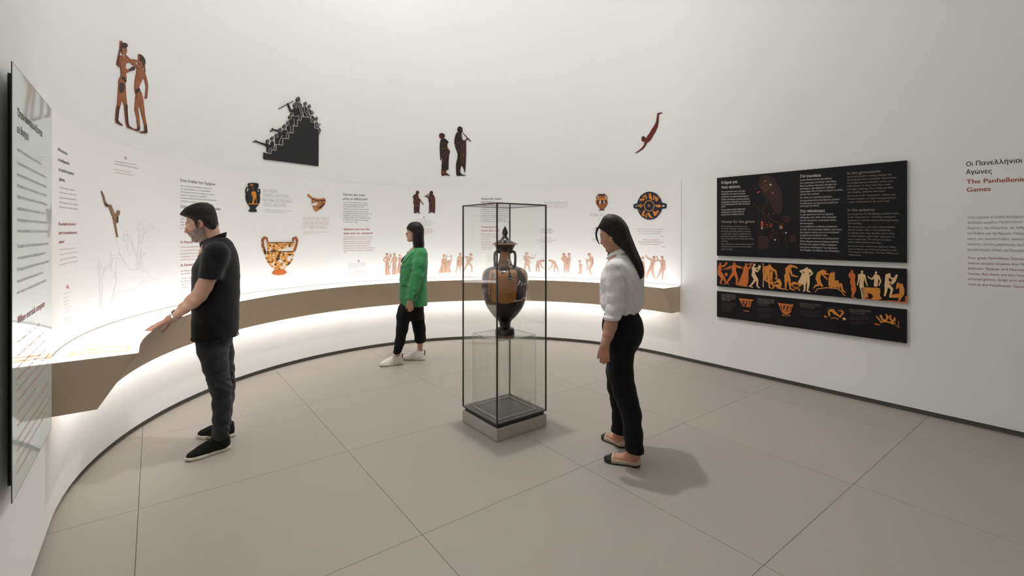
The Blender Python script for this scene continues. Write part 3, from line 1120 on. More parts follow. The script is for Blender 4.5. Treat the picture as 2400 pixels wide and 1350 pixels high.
GEDGE = mat('glass_edge', (0.02, 0.05, 0.04), 0.2, 0.5)


def wall_box(name, s0, s1, o0, o1, z0, z1, material):
    pl = [wallpt(s0, o0)[:2], wallpt(s1, o0)[:2], wallpt(s1, o1)[:2], wallpt(s0, o1)[:2]]
    return prism_mesh(name, pl, z0, z1, material)


child(link('glass_sheet', wall_box('glass_sheet', GP0 + 0.003, GP1 - 0.003, 0.035, GOFF, GZ0 + 0.003, GZ1 - 0.003, GLASSY)), info)
for nm, a in (('glass_edge', (GP0, GP0 + 0.003, GZ0, GZ1)), ('glass_edge', (GP1 - 0.003, GP1, GZ0, GZ1)), ('glass_edge', (GP0 + 0.003, GP1 - 0.003, GZ1 - 0.003, GZ1)), ('glass_edge', (GP0 + 0.003, GP1 - 0.003, GZ0, GZ0 + 0.003))):
    child(link(nm, wall_box(nm, a[0], a[1], 0.035, GOFF, a[2], a[3], GEDGE)), info)
child(link('gap_shade_block', wall_box('gap_shade_block', GP0 + 0.155, GP1 - 0.085, 0.001, 0.0345, GZ0 + 0.006, GZ1 - 0.006, BLACK)), info)  # black block added to darken the gap behind the glass, where only shade falls


def on_glass(name, lines, material, bold=False):
    o = text_block(name, lines, material, None, GOFF, 0.0008, bold, level=True)
    return child(o, info)


on_glass('panel_title', [('Όταν συναγωνίζονται', 40.2, 271, 99, None, 20), ('οι θνητοί', 40, 310, 67, None, 20)], ink, True)
L1 = [('Από την προϊστορία έως τον 5ο αιώνα', 353, 96), ('η φυσική ανάγκη του ανθρώπου να ξεχωρίζει και', 384, 108.6), ('αυτή κατάσταση, να συναγωνίζεται, να υπερβαίνει', 411.7, 109.6),
      ('τα όριά του, γίνεται θεσμός και τον οδηγεί', 437.7, 109.8), ('πιθανώς στην άμιλλα και τα αθλήματα', 463.7, 110.4), ('κυρίαρχη θέση στη ζωή των πολιτών. Γιατί ο', 491.5, 104.8),
      ('ανταγωνισμός ήταν στη σκέψη και στη δημιουργία', 518.5, 111.5), ('τους μεταδίδει, ως τους αξία ενός κόσμου', 544.5, 113), ('Τις ρίζες τους θα τις βρούμε ακόμη στις εποχές', 581, 113.5),
      ('των ηρώων και τις μυθικές διηγήσεις τους', 608.7, 106.7), ('Οι αρχαίοι Έλληνες πίστευαν πως οι θεοί', 635.7, 114.4), ('τους έκαναν πιο δυνατούς και τους', 663.4, 101), ('και πώς οι νικητές κερδίζουν τη δόξα', 690, 108)]
on_glass('panel_text', [(t, 40, y, x, None, 8.0) for t, y, x in L1], grey_ink)
on_glass('panel_title', [('When mortals compete', 41, 760, 104.6, None, 19)], red_ink, True)
L2 = [('From prehistory to the 1st century AD', 805.7, 92), ('the ancients’ tendency to compete and', 838, 103), ('excel in every activity that rests on', 865, 113), ('endurance, stamina. The desire for glory', 891.4, 110),
      ('and a major role in education. The contest', 918, 114.5), ('of rehabilitation and ability among individuals', 944, 113), ('and the polis itself and the city.', 971, 84), ('The roots of competing can be traced back to the', 1003, 113.5),
      ('Ancient Greeks believed that the gods helped them', 1034.5, 110.6), ('and gave strength to the best of the heroes in', 1060, 114), ('need to hone their own strength to', 1085, 107), ('excel in divine fame', 1112.7, 73)]
on_glass('panel_text', [(t, 40, y, x, None, 8.0) for t, y, x in L2], pale_red)

# ================================================================== lettering on the printed wall panel
PO = PANEL_T


def letters(name, lines, material, bold=False, slab=False):
    o = text_block(name, lines, material, wall_far, PO, 0.001, bold, slab)
    if name in ('wall_title', 'wall_quote'):
        hue = 'red' if 'red' in material.name else 'black' if 'black' in material.name else 'grey'
        o['label'] = ' '.join((hue + ' lettering reading ' + ' '.join(q[0] for q in lines)).split()[:14])
    return o


def cl_(sheet, rows):
    out = []
    for t, x0, y0, x1, y1, cap in rows:
        a = sheet.pt(x0, y0)
        b = sheet.pt(x1, y1)
        out.append((t, a[0], a[1], b[0], b[1], cap))
    return out


W1 = Sheet(130, 330, 4.357)
letters('wall_title', cl_(W1, [('Αθλούνται', 22, 95, 122, 150, 7.5), ('οι άνθρωποι', 24, 203, 143, 248, 7.5), ('τα προϊστορικά', 28, 302, 185, 350, 7.5), ('χρόνια;', 36, 402, 94, 420, 7.5)]), ink, True)
letters('wall_text', cl_(W1, [('Τοιχογραφίες, σφραγίδες και ειδώλια', 38, 480, 192, 512, 3.4), ('από τον Αιγαίο ως τη μινωική Κρήτη', 38, 532, 208, 560, 3.4), ('η Θήρα, η Κνωσός, το Ναύπλιο δείχνουν', 38, 585, 208, 608, 3.4),
                              ('ότι οι νέοι χόρευαν σε αγώνες με ταύρους', 38, 634, 230, 658, 3.4), ('οι νέοι ασκούνταν με επίδειξη δύναμης.', 38, 682, 230, 703, 3.4)]), grey_ink)
letters('wall_title', cl_(W1, [('Do people practice', 30, 862, 205, 862, 7.5), ('sports in prehistoric', 30, 953, 217, 950, 7.5), ('times?', 32, 1050, 88, 1040, 7.5)]), red_ink, True)
letters('wall_text', cl_(W1, [('Scenes on wall paintings, seals and', 40, 1118, 205, 1100, 3.2), ('rings from Crete, Thera, Mycenae and', 40, 1172, 222, 1140, 3.2), ('youths show feats and prowess', 40, 1225, 212, 1188, 3.2), ('sports and rites at a palace games.', 40, 1275, 230, 1230, 3.2)]), pale_red)
letters('caption', cl_(W1, [('Τα πρόσωπα που μπαίνουν σε αγώνα', 597, 210, 820, 250, 2.6), ('Πυγμάχοι έφηβοι από μια αίθουσα ταύρων', 597, 237, 845, 285, 2.6)]), grey_ink)
letters('caption', cl_(W1, [('An epic contest for two young men', 597, 295, 775, 325, 2.6), ('a cast of boxing boys from a wall of the room', 597, 323, 805, 358, 2.6)]), pale_red)
W2 = Sheet(130, 640, 6.43)
letters('caption', cl_(W2, [(t, 120, y0, x1, y1, 2.6) for t, y0, x1, y1 in (('Ταυροκαθάψια: ένα', 328, 243, 285), ('άλμα πάνω', 388, 195, 360), ('στον ταύρο', 443, 190, 418), ('με ειδώλια', 497, 192, 465), ('από ελεφαντόδοντο', 553, 235, 500), ('της Κρήτης', 612, 200, 565))]), pale_ink)
letters('caption', cl_(W2, [(t, 120, y0, x1, y1, 2.6) for t, y0, x1, y1 in (('Bull-leaping: a leap', 715, 230, 665), ('over the bull in', 770, 210, 728), ('an ivory piece', 830, 210, 780), ('from a Cretan site', 888, 225, 828), ('of old', 935, 180, 905))]), pale_red)

W3 = Sheet(410, 400, 4.5)
letters('wall_title', cl_(W3, [('Στην Ιλιάδα του Ομήρου', 53, 113, 422, 157, 6.6), ('Στην Οδύσσεια του Ομήρου', 57, 392, 478, 418, 6.6)]), ink, True)
letters('wall_text', cl_(W3, [('Η μεγαλύτερη τιμή συνοδεύει τους αγώνες', 57, 165, 385, 195, 3.2), ('του νεκρού Πατρόκλου, στην αρματοδρομία,', 57, 197, 375, 225, 3.2), ('στο πυγμαχία, στη πάλη, στο δρόμο, στο ακόντιο', 57, 228, 417, 260, 3.2),
                              ('και δίσκο, το ακόντιο και στη τοξοβολία.', 57, 262, 338, 282, 3.2), ('Οι νικητές παίρνουν σπουδαία δώρα για να θυμούνται', 57, 293, 440, 320, 3.2), ('ο άνδρας του χαθεί, ο λαός τιμά', 57, 325, 330, 347, 3.2)]), grey_ink)
letters('wall_quote', cl_(W3, [('«Δεν υπάρχει άλλη δόξα', 57, 512, 330, 525, 3.4), ('για τον άνθρωπο όσο', 57, 546, 330, 556, 3.4), ('όταν έχει ζωή από αυτά που', 57, 578, 330, 586, 3.4), ('με τα πόδια και τα χέρια»', 57, 612, 330, 618, 3.4)]), ink)
letters('wall_title', cl_(W3, [('In Homer’s Iliad', 57, 767, 290, 762, 6.6), ('In Homer’s Odyssey', 60, 1012, 345, 990, 6.6)]), red_ink, True)
letters('wall_text', cl_(W3, [('In the funeral games held by Achilles in', 57, 815, 380, 800, 3.2), ('honour of Patroclus, warriors compete in', 57, 850, 380, 834, 3.2), ('wrestling, footraces, archery, javelin, the', 57, 884, 380, 866, 3.2),
                              ('and the prizes. The winners received their', 57, 916, 380, 898, 3.2), ('Homer the most valued prizes', 57, 947, 330, 930, 3.2), ('the Phaeacian games are held for', 60, 1066, 350, 1045, 3.2), ('the wandering hero at the court', 60, 1096, 350, 1074, 3.2)]), pale_red)
letters('wall_quote', cl_(W3, [('“Come, stranger, you too must try', 62, 1144, 360, 1118, 3.3), ('for there is no greater glory than', 62, 1176, 360, 1148, 3.3), ('what he achieves with his hands', 62, 1208, 360, 1178, 3.3), ('and feet in the contests.”', 64, 1240, 300, 1220, 2.8)]), pale_red)

W4 = Sheet(560, 410, 5.4)
letters('wall_quote', cl_(W4, [('ΝΑ ΕΙΣΑΙ', 305, 215, 482, 223, 7), ('ΠΑΝΤΑ ΠΡΩΤΟΣ', 305, 275, 625, 292, 7), ('ΚΑΙ ΝΑ ΞΕΠΕΡΝΑΣ', 305, 334, 675, 353, 7), ('ΤΟΥΣ ΑΛΛΟΥΣ', 307, 394, 592, 405, 7)]), grey_ink, False, True)
letters('caption', cl_(W4, [('Η συμβουλή του πατέρα στον ήρωα για να πολεμήσει', 310, 446, 665, 461, 2.2), ('τον πόλεμο και στη δόξα Ομήρου Ιλιάδα', 310, 470, 575, 483, 2.2)]), pale_ink)
letters('wall_quote', cl_(W4, [('ALWAYS BE FIRST', 808, 573, 1140, 575, 7), ('AND RUN AHEAD', 808, 628, 1140, 628, 7), ('OF THE OTHERS', 808, 682, 1115, 681, 7)]), pale_red, False, True)
letters('caption', cl_(W4, [('Advice of the father to his son before the hero', 808, 727, 1150, 726, 2.2), ('sets out for the war at Troy', 808, 750, 1010, 747, 2.2)]), pale_red)

W5 = Sheet(795, 440, 6.136)
letters('wall_title', cl_(W5, [('Αγώνες δεν είναι', 52, 110, 372, 125, 5.6), ('μόνο οι αθλητικοί!', 52, 172, 405, 182, 5.6)]), ink, True)
letters('wall_text', cl_(W5, [(t, 55, y, x, y + 9, 2.9) for t, y, x in (('Γλύπτες, αγγειογράφοι, μουσικοί και ποιητές', 218, 405), ('ρήτορες και ζωγράφοι ανταγωνίζονται', 250, 408), ('με τα έργα τους επίσης στο τέλος.', 278, 360), ('Ο Φειδίας συναγωνίζεται τις καλύτερες της', 312, 425),
                                                                        ('το διαγωνισμό γλυπτικής, διαγωνίζεται', 345, 415), ('του Αγάλματος Θεάς Αθηνάς με αποδεκτό και', 376, 465), ('κουρσάρος, για να εξηγήσει την οπτική', 406, 415), ('παραμόρφωση όταν θα τοποθετηθεί σε ύψος', 437, 460), ('του βάθρου. Έτσι κέρδισε τον θαυμασμό', 468, 420), ('των κριτών και το νικητή.', 498, 268))]), grey_ink)
letters('wall_title', cl_(W5, [('Athletes are not the', 60, 612, 437, 610, 5.6), ('only ones to compete!', 58, 670, 482, 666, 5.6)]), red_ink, True)
letters('wall_text', cl_(W5, [(t, 62, y, x, y - 5, 2.9) for t, y, x in (('Sculptors, potters, musicians, orators and painters', 716, 480), ('and painters compete with their works as well.', 746, 470), ('Phidias participated to victory in a sculpting', 782, 455), ('contest. He makes a statue of the goddess', 812, 445),
                                                                        ('Athena, altering the natural proportions so', 844, 450), ('viewers observe them best set on the pedestal.', 876, 512), ('He gains the judges’ admiration and the award.', 910, 495), ('prize.', 940, 105))]), pale_red)
letters('caption', cl_(W5, [(t, 130, y, x, y - 6, 2.2) for t, y, x in (('Διάλογος της γλυπτικής τέχνης', 1098, 385), ('συζητούν γλύπτης με θέατρο', 1120, 385), ('κερδίζει και έμπνευση', 1142, 370), ('και οι διδάσκαλοι', 1166, 290))]), pale_ink)
letters('caption', cl_(W5, [(t, 130, y, x, y - 8, 2.2) for t, y, x in (('Two women wearing a chiton at the spring', 1216, 420), ('stand in groups at festivals', 1240, 412), ('and bring water with the lyre', 1260, 400), ('at the contest', 1284, 200))]), pale_red)

W6 = Sheet(1100, 440, 6.135)
letters('wall_title', cl_(W6, [('Ασκώντας σώμα', 168, 173, 460, 172, 5.0), ('και πνεύμα', 168, 219, 360, 219, 5.0)]), ink, True)
letters('wall_text', cl_(W6, [(t, 166, y, x, y + 2, 2.8) for t, y, x in (('Το πρόγραμμα του εφήβου για την αγωγή', 290, 545), ('εκπαίδευση των νέων στη πόλη αθλητισμός', 319, 565), ('και τους αγώνες από τους εκπαιδευτές τους.', 347, 565), ('Το πρόγραμμα της γυμναστικής στη μουσική', 379, 590),
                                                                        ('ανάγνωση και αριθμητική, γυμναστική, ορχηστική', 408, 595), ('με την άσκηση, αυτή ολοκληρώνει η αγωγή', 436, 560), ('την μόρφωση του πολίτη της αρετής', 463, 520), ('δυνατότητα στη δική του καλλιέργεια των Αθηνών', 491, 570))]), grey_ink)
letters('wall_title', cl_(W6, [('Training body,', 170, 578, 415, 578, 5.0), ('mind and soul', 170, 629, 428, 629, 5.0)]), red_ink, True)
letters('wall_text', cl_(W6, [(t, 170, y, x, y, 2.8) for t, y, x in (('Athletic training along with a course', 670, 470), ('in the education of young boys taught', 697, 475), ('who receive schooling in letters and', 724, 470), ('in the city games.', 750, 300), ('The program also for music, reading', 783, 440),
                                                                    ('and writing, math and the arts of', 812, 440), ('athletics music. They practice', 838, 400), ('to keep young bodies at strength', 865, 440), ('and foster ethics.', 893, 325))]), pale_red)
letters('caption', cl_(W6, [(t, 245, y, x, y, 2.0) for t, y, x in (('Μαθητές ασκούνται', 993, 340), ('με τον παιδαγωγό', 1022, 340), ('έξω στην παλαίστρα', 1052, 340), ('και τη λύρα', 1080, 325), ('Students exercise', 1117, 340), ('at the school', 1140, 330))]), pale_ink)
letters('wall_quote', cl_(W6, [('ΚΑΛΟΣ ΚΑΓΑΘΟΣ', 1085, 234, 1412, 236, 5.6)]), grey_ink, False, True)
letters('wall_quote', cl_(W6, [('BEAUTIFUL AND VIRTUOUS', 875, 289, 1412, 290, 5.6)]), pale_red, False, True)
letters('caption', cl_(W6, [('Η φράση εκφράζει', 1025, 597, 1185, 598, 2.6), ('τον αρμονικό συνδυασμό', 993, 623, 1215, 624, 2.6), ('σωματικών και ηθικών', 1018, 652, 1192, 653, 2.6)]), grey_ink)
letters('caption', cl_(W6, [('Sound mind', 1030, 732, 1178, 732, 2.6), ('is the harmonious combination', 955, 759, 1250, 760, 2.6), ('of body and virtue', 1018, 787, 1192, 787, 2.6)]), pale_red)

W7 = Sheet(1340, 430, 5.192)
letters('wall_quote', cl_(W7, [('Ή ΤΑΝ Ή ΕΠΙ ΤΑΣ'.replace('Ή', "'Η"), 218, 400, 500, 403, 5.6)]), grey_ink, False, True)
letters('wall_quote', cl_(W7, [('DO OR DIE', 325, 446, 450, 447, 5.6)]), pale_red, False, True)
letters('caption', cl_(W7, [('Η ευχή που έδιναν οι', 245, 558, 420, 560, 2.6), ('Σπαρτιάτισσες', 265, 583, 410, 585, 2.6), ('στους γιους τους', 248, 607, 410, 609, 2.6)]), grey_ink)
letters('caption', cl_(W7, [('Spartan mothers would', 245, 680, 420, 681, 2.6), ('say to their sons', 255, 702, 410, 703, 2.6)]), pale_red)
letters('wall_quote', cl_(W7, [('Η διαφορά σε αγώνες να συναγωνίζεσαι', 785, 562, 1125, 566, 2.8), ('από την αντίθετη και την συμπεριφορά', 800, 588, 1105, 592, 2.8), ('και την ομορφιά στους αγώνες…', 812, 615, 1093, 619, 2.8), ('Αρχαίος λόγος', 1068, 645, 1135, 647, 2.0)]), pale_ink)
letters('wall_quote', cl_(W7, [('“There is a rare difference', 863, 691, 1065, 693, 2.8), ('between the fought and the good gain', 808, 716, 1108, 720, 2.8), ('the contest and the opponent.”', 830, 744, 1075, 748, 2.8), ('Old saying', 1085, 773, 1137, 775, 2.0)]), pale_red)
W8 = Sheet(940, 430, 5.4)
letters('caption', cl_(W8, [(t, x0, y, x1, y, 2.2) for t, x0, y, x1 in (('Οι μουσικοί παίζουν αυλό', 185, 464, 375), ('στον αγώνα των χορών και της', 180, 486, 390), ('μουσικής για τους νικητές στη πόλη', 178, 503, 420), ('όταν αρχίζει η ορχήστρα', 200, 521, 376), ('των αθλητικών εορτών', 190, 540, 403))]), pale_ink)
letters('caption', cl_(W8, [(t, x0, y, x1, y, 2.2) for t, x0, y, x1 in (('Pipe players sound', 220, 579, 395), ('the song of contests that', 190, 597, 403), ('victors hear at the feasts', 190, 614, 418), ('as the games open', 200, 633, 392), ('each year', 270, 651, 328))]), pale_red)
for sh, x, y, r in ((W1, 715, 172, 16), (W2, 182, 205, 30), (W5, 278, 1050, 18), (W8, 290, 425, 15)):
    wall_shape('owl_symbol', [('p', [(x, y - r * 1.3), (x + r * 0.45, y), (x - r * 0.45, y)]), ('c', [(x - r * 0.8, y + r * 0.75, r * 0.16), (x + r * 0.8, y + r * 0.75, r * 0.16)]), ('p', [(x - r * 0.6, y + 0.1 * r), (x + r * 0.6, y + 0.1 * r), (x + r * 0.8, y + r * 0.5), (x - r * 0.8, y + r * 0.5)])],
               pale_red, wall_far, sh, 0.25, PO)

# line drawing of the bull-leaping scene, in thin pale lines
D = Sheet(200, 430, 4.355)
line = mat('ink_line', (0.66, 0.62, 0.59), 0.7, 0.2)
CV = lambda pts, r=1.25: ('c', [(float(a), float(b), r) for a, b in catmull([np.array(q) for q in pts], 4)])
drawing = [CV(q) for q in (
    [(310, 550), (320, 610), (345, 660), (345, 715), (370, 745), (400, 810), (440, 865), (490, 882), (540, 870)],
    [(250, 705), (280, 735), (330, 722), (375, 745)], [(270, 770), (330, 765), (385, 785)], [(262, 730), (270, 790), (262, 870), (295, 905)], [(310, 800), (312, 880), (300, 960)],
    [(300, 905), (320, 970), (300, 1060), (280, 1150), (250, 1240), (248, 1262)], [(350, 1085), (290, 1170), (270, 1215)], [(350, 1105), (460, 1080), (540, 1050), (575, 1005), (620, 998), (690, 1010), (735, 1040), (755, 1030), (750, 990), (705, 990)],
    [(620, 880), (655, 945), (705, 990)], [(565, 740), (560, 830), (590, 905), (600, 880), (575, 820), (580, 745), (600, 715), (622, 740)], [(565, 740), (590, 708), (622, 722)],
    [(140, 800), (125, 850), (150, 870), (158, 820), (140, 800)], [(150, 870), (140, 930), (155, 985), (175, 940), (185, 890), (150, 870)], [(185, 890), (215, 840), (255, 825), (262, 838), (225, 860), (190, 905)],
    [(150, 990), (140, 1060), (150, 1150), (145, 1260), (158, 1275), (165, 1160), (172, 1060), (160, 990)], [(385, 490), (400, 540), (375, 560), (395, 590), (430, 560), (430, 480)], [(410, 520), (450, 540), (480, 600), (490, 650), (525, 760)],
    [(420, 600), (430, 680), (455, 730), (480, 690), (475, 620)], [(430, 570), (455, 600), (478, 608)], [(540, 420), (560, 405), (590, 425), (580, 465), (545, 475), (532, 445), (560, 430)], [(590, 480), (640, 430), (675, 408), (685, 420), (640, 455), (600, 500)],
    [(610, 505), (650, 475), (690, 440), (692, 455), (650, 490)], [(545, 500), (545, 560), (555, 580)], [(592, 505), (588, 560), (580, 590)], [(545, 600), (530, 720), (528, 830), (525, 870), (550, 878)], [(580, 600), (565, 700), (545, 790), (548, 860)],
    [(540, 600), (560, 590), (582, 605)], [(545, 615), (560, 605), (578, 615)])]
wall_shape('line_drawing', drawing, line, wall_far, D, 0.22, PO)

# ================================================================== mounted cut-outs on the wall
BROWN = mat('fresco_brown', srgb(150, 92, 62), 0.6, 0.2, noise=0.25, nscale=22, detail=6)
DARKB = mat('fresco_dark', srgb(66, 52, 48), 0.6, 0.2, noise=0.3, nscale=30)
SOOT = mat('cutout_black', (0.018, 0.018, 0.019), 0.6, 0.3)
PALE = mat('cutout_line', (0.50, 0.48, 0.46), 0.6, 0.2)
MAROON = mat('cutout_maroon', srgb(104, 42, 34), 0.6, 0.2, noise=0.15, nscale=30)
VBROWN = mat('cutout_dark_brown', srgb(44, 32, 28), 0.55, 0.3, noise=0.35, nscale=35)
RUST = mat('cutout_rust', srgb(150, 88, 52), 0.55, 0.3, noise=0.2, nscale=30)
BRONZE = mat('cutout_bronze', srgb(132, 100, 66), 0.5, 0.4, noise=0.4, nscale=60)
ORANGE = mat('print_orange', srgb(206, 132, 56), 0.55, 0.25, noise=0.14, nscale=40)
ORANGE2 = mat('print_deep_orange', srgb(196, 104, 48), 0.55, 0.25, noise=0.14, nscale=40)
CREAM = mat('print_cream', srgb(222, 186, 138), 0.55, 0.25, noise=0.1, nscale=40)
FLESH = mat('print_flesh', srgb(200, 164, 144), 0.7, 0.2, noise=0.16, nscale=55, detail=6)
FLESH2 = mat('print_flesh_dark', srgb(158, 116, 98), 0.7, 0.2)
WHITE = mat('print_white', (0.74, 0.72, 0.69), 0.6, 0.2)


def ramp_mat(name, stops, scale, rough=0.5, detail=3.0):
    m = mat(name, (0.5, 0.5, 0.5), rough, 0.3)
    nt = m.node_tree
    tc = nt.nodes.new('ShaderNodeTexCoord')
    n = nt.nodes.new('ShaderNodeTexNoise')
    n.inputs['Scale'].default_value = scale
    n.inputs['Detail'].default_value = detail
    r = nt.nodes.new('ShaderNodeValToRGB')
    r.color_ramp.interpolation = 'CONSTANT'
    e = r.color_ramp.elements
    while len(e) < len(stops):
        e.new(0.5)
    for el, (p, c) in zip(e, stops):
        el.position = p
        el.color = (*c, 1)
    nt.links.new(tc.outputs['Object'], n.inputs['Vector'])
    nt.links.new(n.outputs['Fac'], r.inputs['Fac'])
    nt.links.new(r.outputs['Color'], nt.nodes['Principled BSDF'].inputs['Base Color'])
    return m


KRATER = ramp_mat('krater_print', [(0.0, srgb(46, 34, 30)), (0.405, srgb(208, 142, 72)), (0.53, srgb(226, 170, 100)), (0.60, srgb(222, 212, 202))], 30)
SHARD = ramp_mat('shard_print', [(0.0, srgb(70, 52, 40)), (0.36, srgb(168, 112, 66)), (0.55, srgb(186, 128, 76))], 34)


def cutout(name, label, cat, base, material, details=(), sheet=PX, off=0.0, thick=0.006, group=None, res=0.35):
    """a flat board cut to shape, mounted on the wall; painted details are its parts"""
    o = wall_shape(name, base, material, None, sheet, res, off, thick, label=label, cat=cat, group=group)
    for k, (nm, prims, m) in enumerate(details):
        for pr in prims if isinstance(prims[0], list) else [prims]:
            wall_shape(nm, pr, m, o, sheet, res, off, None, thick + 0.0016 + 0.0003 * k)
    return o


BX = Sheet(250, 80, 5.4)
cutout('boxers_cutout', 'cutout of two brown painted boxers facing each other, high on the wall', 'wall cutout', [
    ('e', 212, 205, 34, 58), ('e', 214, 142, 42, 34), ('c', [(175, 95, 13), (166, 180, 8), (142, 280, 6), (122, 388, 5)]), ('c', [(140, 350, 5), (142, 415, 4)]),
    ('s', [(165, 268), (215, 285), (236, 350), (228, 450), (240, 540), (236, 600), (205, 650), (150, 640), (148, 575), (175, 520), (165, 420), (146, 330)]),
    ('c', [(185, 630, 38), (165, 780, 29), (150, 880, 20), (130, 960, 18), (118, 1080, 14), (125, 1112, 17), (185, 1152, 8)]), ('c', [(192, 650, 38), (208, 780, 28), (232, 900, 17), (240, 1000, 16), (252, 1130, 14), (268, 1175, 14), (320, 1198, 8)]),
    ('c', [(180, 320, 28), (260, 338, 25), (330, 332, 16), (385, 345, 14)]), ('c', [(215, 430, 18), (240, 475, 18), (290, 452, 15), (325, 435, 24)]), ('c', [(236, 270, 8), (290, 338, 15), (350, 385, 17), (430, 455, 20)]),
    ('e', 425, 340, 36, 62), ('s', [(395, 255), (440, 268), (480, 330), (475, 390), (440, 412), (415, 380), (400, 330)]), ('c', [(468, 395, 7), (478, 480, 4)]), ('c', [(446, 400, 6), (440, 450, 4)]),
    ('s', [(388, 425), (450, 450), (468, 520), (432, 600), (402, 680), (432, 740), (445, 820), (415, 890), (375, 800), (350, 710), (352, 600), (368, 500)]),
    ('c', [(400, 800, 40), (372, 920, 22), (370, 960, 20), (390, 1060, 16), (400, 1180, 14), (392, 1215, 16), (335, 1205, 8)]), ('c', [(415, 800, 35), (440, 920, 25), (456, 1020, 18), (485, 1150, 14), (490, 1240, 17), (422, 1242, 9)]),
    ('c', [(455, 490, 22), (490, 580, 14), (505, 660, 12), (496, 770, 12), (490, 805, 13)])], BROWN, [
        ('dark_hair', [[('s', [(175, 120), (205, 106), (255, 140), (250, 155), (230, 178), (190, 175), (172, 200)]), ('c', [(172, 110, 7), (164, 190, 6), (140, 285, 5), (122, 385, 4)])],
                       [('s', [(395, 256), (440, 268), (478, 330), (474, 385), (445, 405), (432, 350), (400, 330), (410, 280)])]], DARKB),
        ('dark_glove', [('e', 325, 434, 23, 26), ('c', [(280, 455, 13), (320, 437, 16)])], DARKB),
        ('dark_loincloth', [[('s', [(175, 535), (210, 545), (236, 590), (225, 610), (200, 580), (180, 560)]), ('s', [(160, 620), (200, 620), (210, 680), (195, 735), (155, 735), (148, 680)])], [('s', [(355, 705), (395, 682), (412, 705), (385, 735), (360, 745)])]], DARKB),
        ('dark_shin', [[('c', [(133, 920, 15), (120, 1080, 12), (128, 1112, 14), (182, 1150, 6)])], [('c', [(236, 900, 13), (240, 1000, 13), (252, 1130, 11), (270, 1172, 11), (318, 1196, 6)])],
                       [('c', [(402, 1170, 9), (394, 1212, 12), (340, 1204, 6)])], [('c', [(487, 1160, 9), (490, 1236, 13), (425, 1240, 7)])]], DARKB)], BX)

SX = Sheet(580, 220, 7.5)
stairs = [(290, 1150), (1240, 1272), (1245, 612), (1170, 596), (1170, 508), (1100, 492), (1100, 416), (935, 402), (930, 465), (868, 460), (864, 570), (790, 565), (788, 690), (714, 684), (710, 790), (610, 780), (604, 905), (494, 893), (490, 995), (404, 985), (398, 1050), (290, 1032)]
crowd = [('p', stairs), ('p', [(278, 1030), (296, 1034), (296, 1150), (272, 1130)])]
heads = [(345, 840, 34), (425, 790, 34), (500, 740, 34), (565, 642, 36), (640, 580, 37), (705, 512, 33), (735, 415, 33), (775, 350, 32), (828, 205, 42), (880, 112, 46), (1008, 180, 33), (1080, 228, 32), (1130, 340, 30), (1203, 442, 32)]
for x, y, r in heads:
    crowd += [('e', x, y, r * 0.82, r), ('p', [(x - r * 0.4, y - r * 0.7), (x + r * 0.25, y - r * 1.35), (x + r * 0.95, y - r * 0.2), (x + r * 0.7, y + r * 0.6)])]
crowd += [('c', q) for q in (
    [(335, 900, 25), (368, 930, 35), (352, 1000, 20)], [(345, 905, 22), (270, 880, 14), (150, 840, 9), (95, 840, 7)], [(150, 840, 6), (138, 818, 5)], [(372, 985, 20), (376, 1030, 14)], [(430, 860, 26), (425, 960, 26)], [(440, 900, 18), (462, 975, 12)],
    [(510, 800, 28), (515, 870, 28)], [(530, 650, 14), (445, 630, 11), (400, 655, 8)], [(440, 630, 6), (430, 605, 5)], [(570, 710, 35), (575, 760, 30), (575, 870, 25)], [(645, 670, 38), (645, 750, 30)], [(690, 700, 14), (690, 765, 12)], [(720, 590, 32), (722, 660, 25)],
    [(760, 480, 28), (768, 650, 24)], [(800, 420, 25), (830, 535, 20)], [(835, 292, 45), (858, 370, 33)], [(830, 290, 25), (750, 300, 16), (715, 210, 12), (700, 175, 12)], [(850, 420, 35), (840, 545, 18)], [(545, 260, 4), (800, 127, 4)],
    [(905, 200, 38), (930, 300, 35), (942, 390, 28)], [(900, 360, 20), (905, 450, 18)], [(1000, 250, 28), (1012, 385, 18)], [(1010, 260, 25), (1062, 385, 22)], [(1075, 310, 40), (1085, 395, 18)], [(1135, 420, 28), (1140, 480, 25)],
    [(1205, 520, 25), (1215, 590, 28)], [(1210, 540, 10), (1278, 538, 7)], [(1230, 600, 25), (1268, 640, 14), (1254, 700, 10)])]
prof_ = [(296, 1036), (398, 1052), (404, 985), (490, 997), (494, 893), (604, 905), (610, 780), (712, 792), (714, 684), (790, 690), (790, 565), (866, 572), (868, 460), (932, 467), (936, 402), (1100, 416), (1100, 492), (1170, 508), (1170, 600), (1245, 618), (1250, 700)]
seams = [[(360, 1030), (372, 970), (410, 950)], [(440, 985), (455, 910), (490, 890)], [(545, 885), (545, 830), (560, 800), (605, 730)], [(672, 770), (678, 700), (700, 660)], [(745, 680), (745, 560)], [(800, 430), (815, 560)], [(830, 400), (890, 385), (895, 450)], [(880, 200), (925, 330), (945, 395)],
         [(905, 190), (945, 280), (970, 395)], [(985, 220), (1000, 330), (1060, 400)], [(1030, 300), (1090, 385)], [(1035, 250), (1080, 330), (1095, 400)], [(1110, 420), (1150, 480)], [(1185, 500), (1210, 550), (1270, 545)], [(1190, 560), (1245, 610)], [(870, 165), (925, 160)], [(1075, 275), (1110, 290)]]
for x, y, r in heads:
    seams += [[(x - r * 0.5, y + r * 0.75), (x + r * 0.3, y + r * 0.4), (x + r * 0.8, y - r * 0.3)], [(x - r * 0.5, y - 0.2 * r), (x + r * 0.2, y - r * 0.75)]]
cutout('crowd_cutout', 'black cutout of spectators crowded on a flight of steps', 'wall cutout', crowd, SOOT, [
    ('pale_line', [('c', [(a, b, 4.5) for a, b in prof_])] + [('c', [(a, b, 3.6) for a, b in q]) for q in seams], PALE)], SX, thick=0.012, res=0.3)

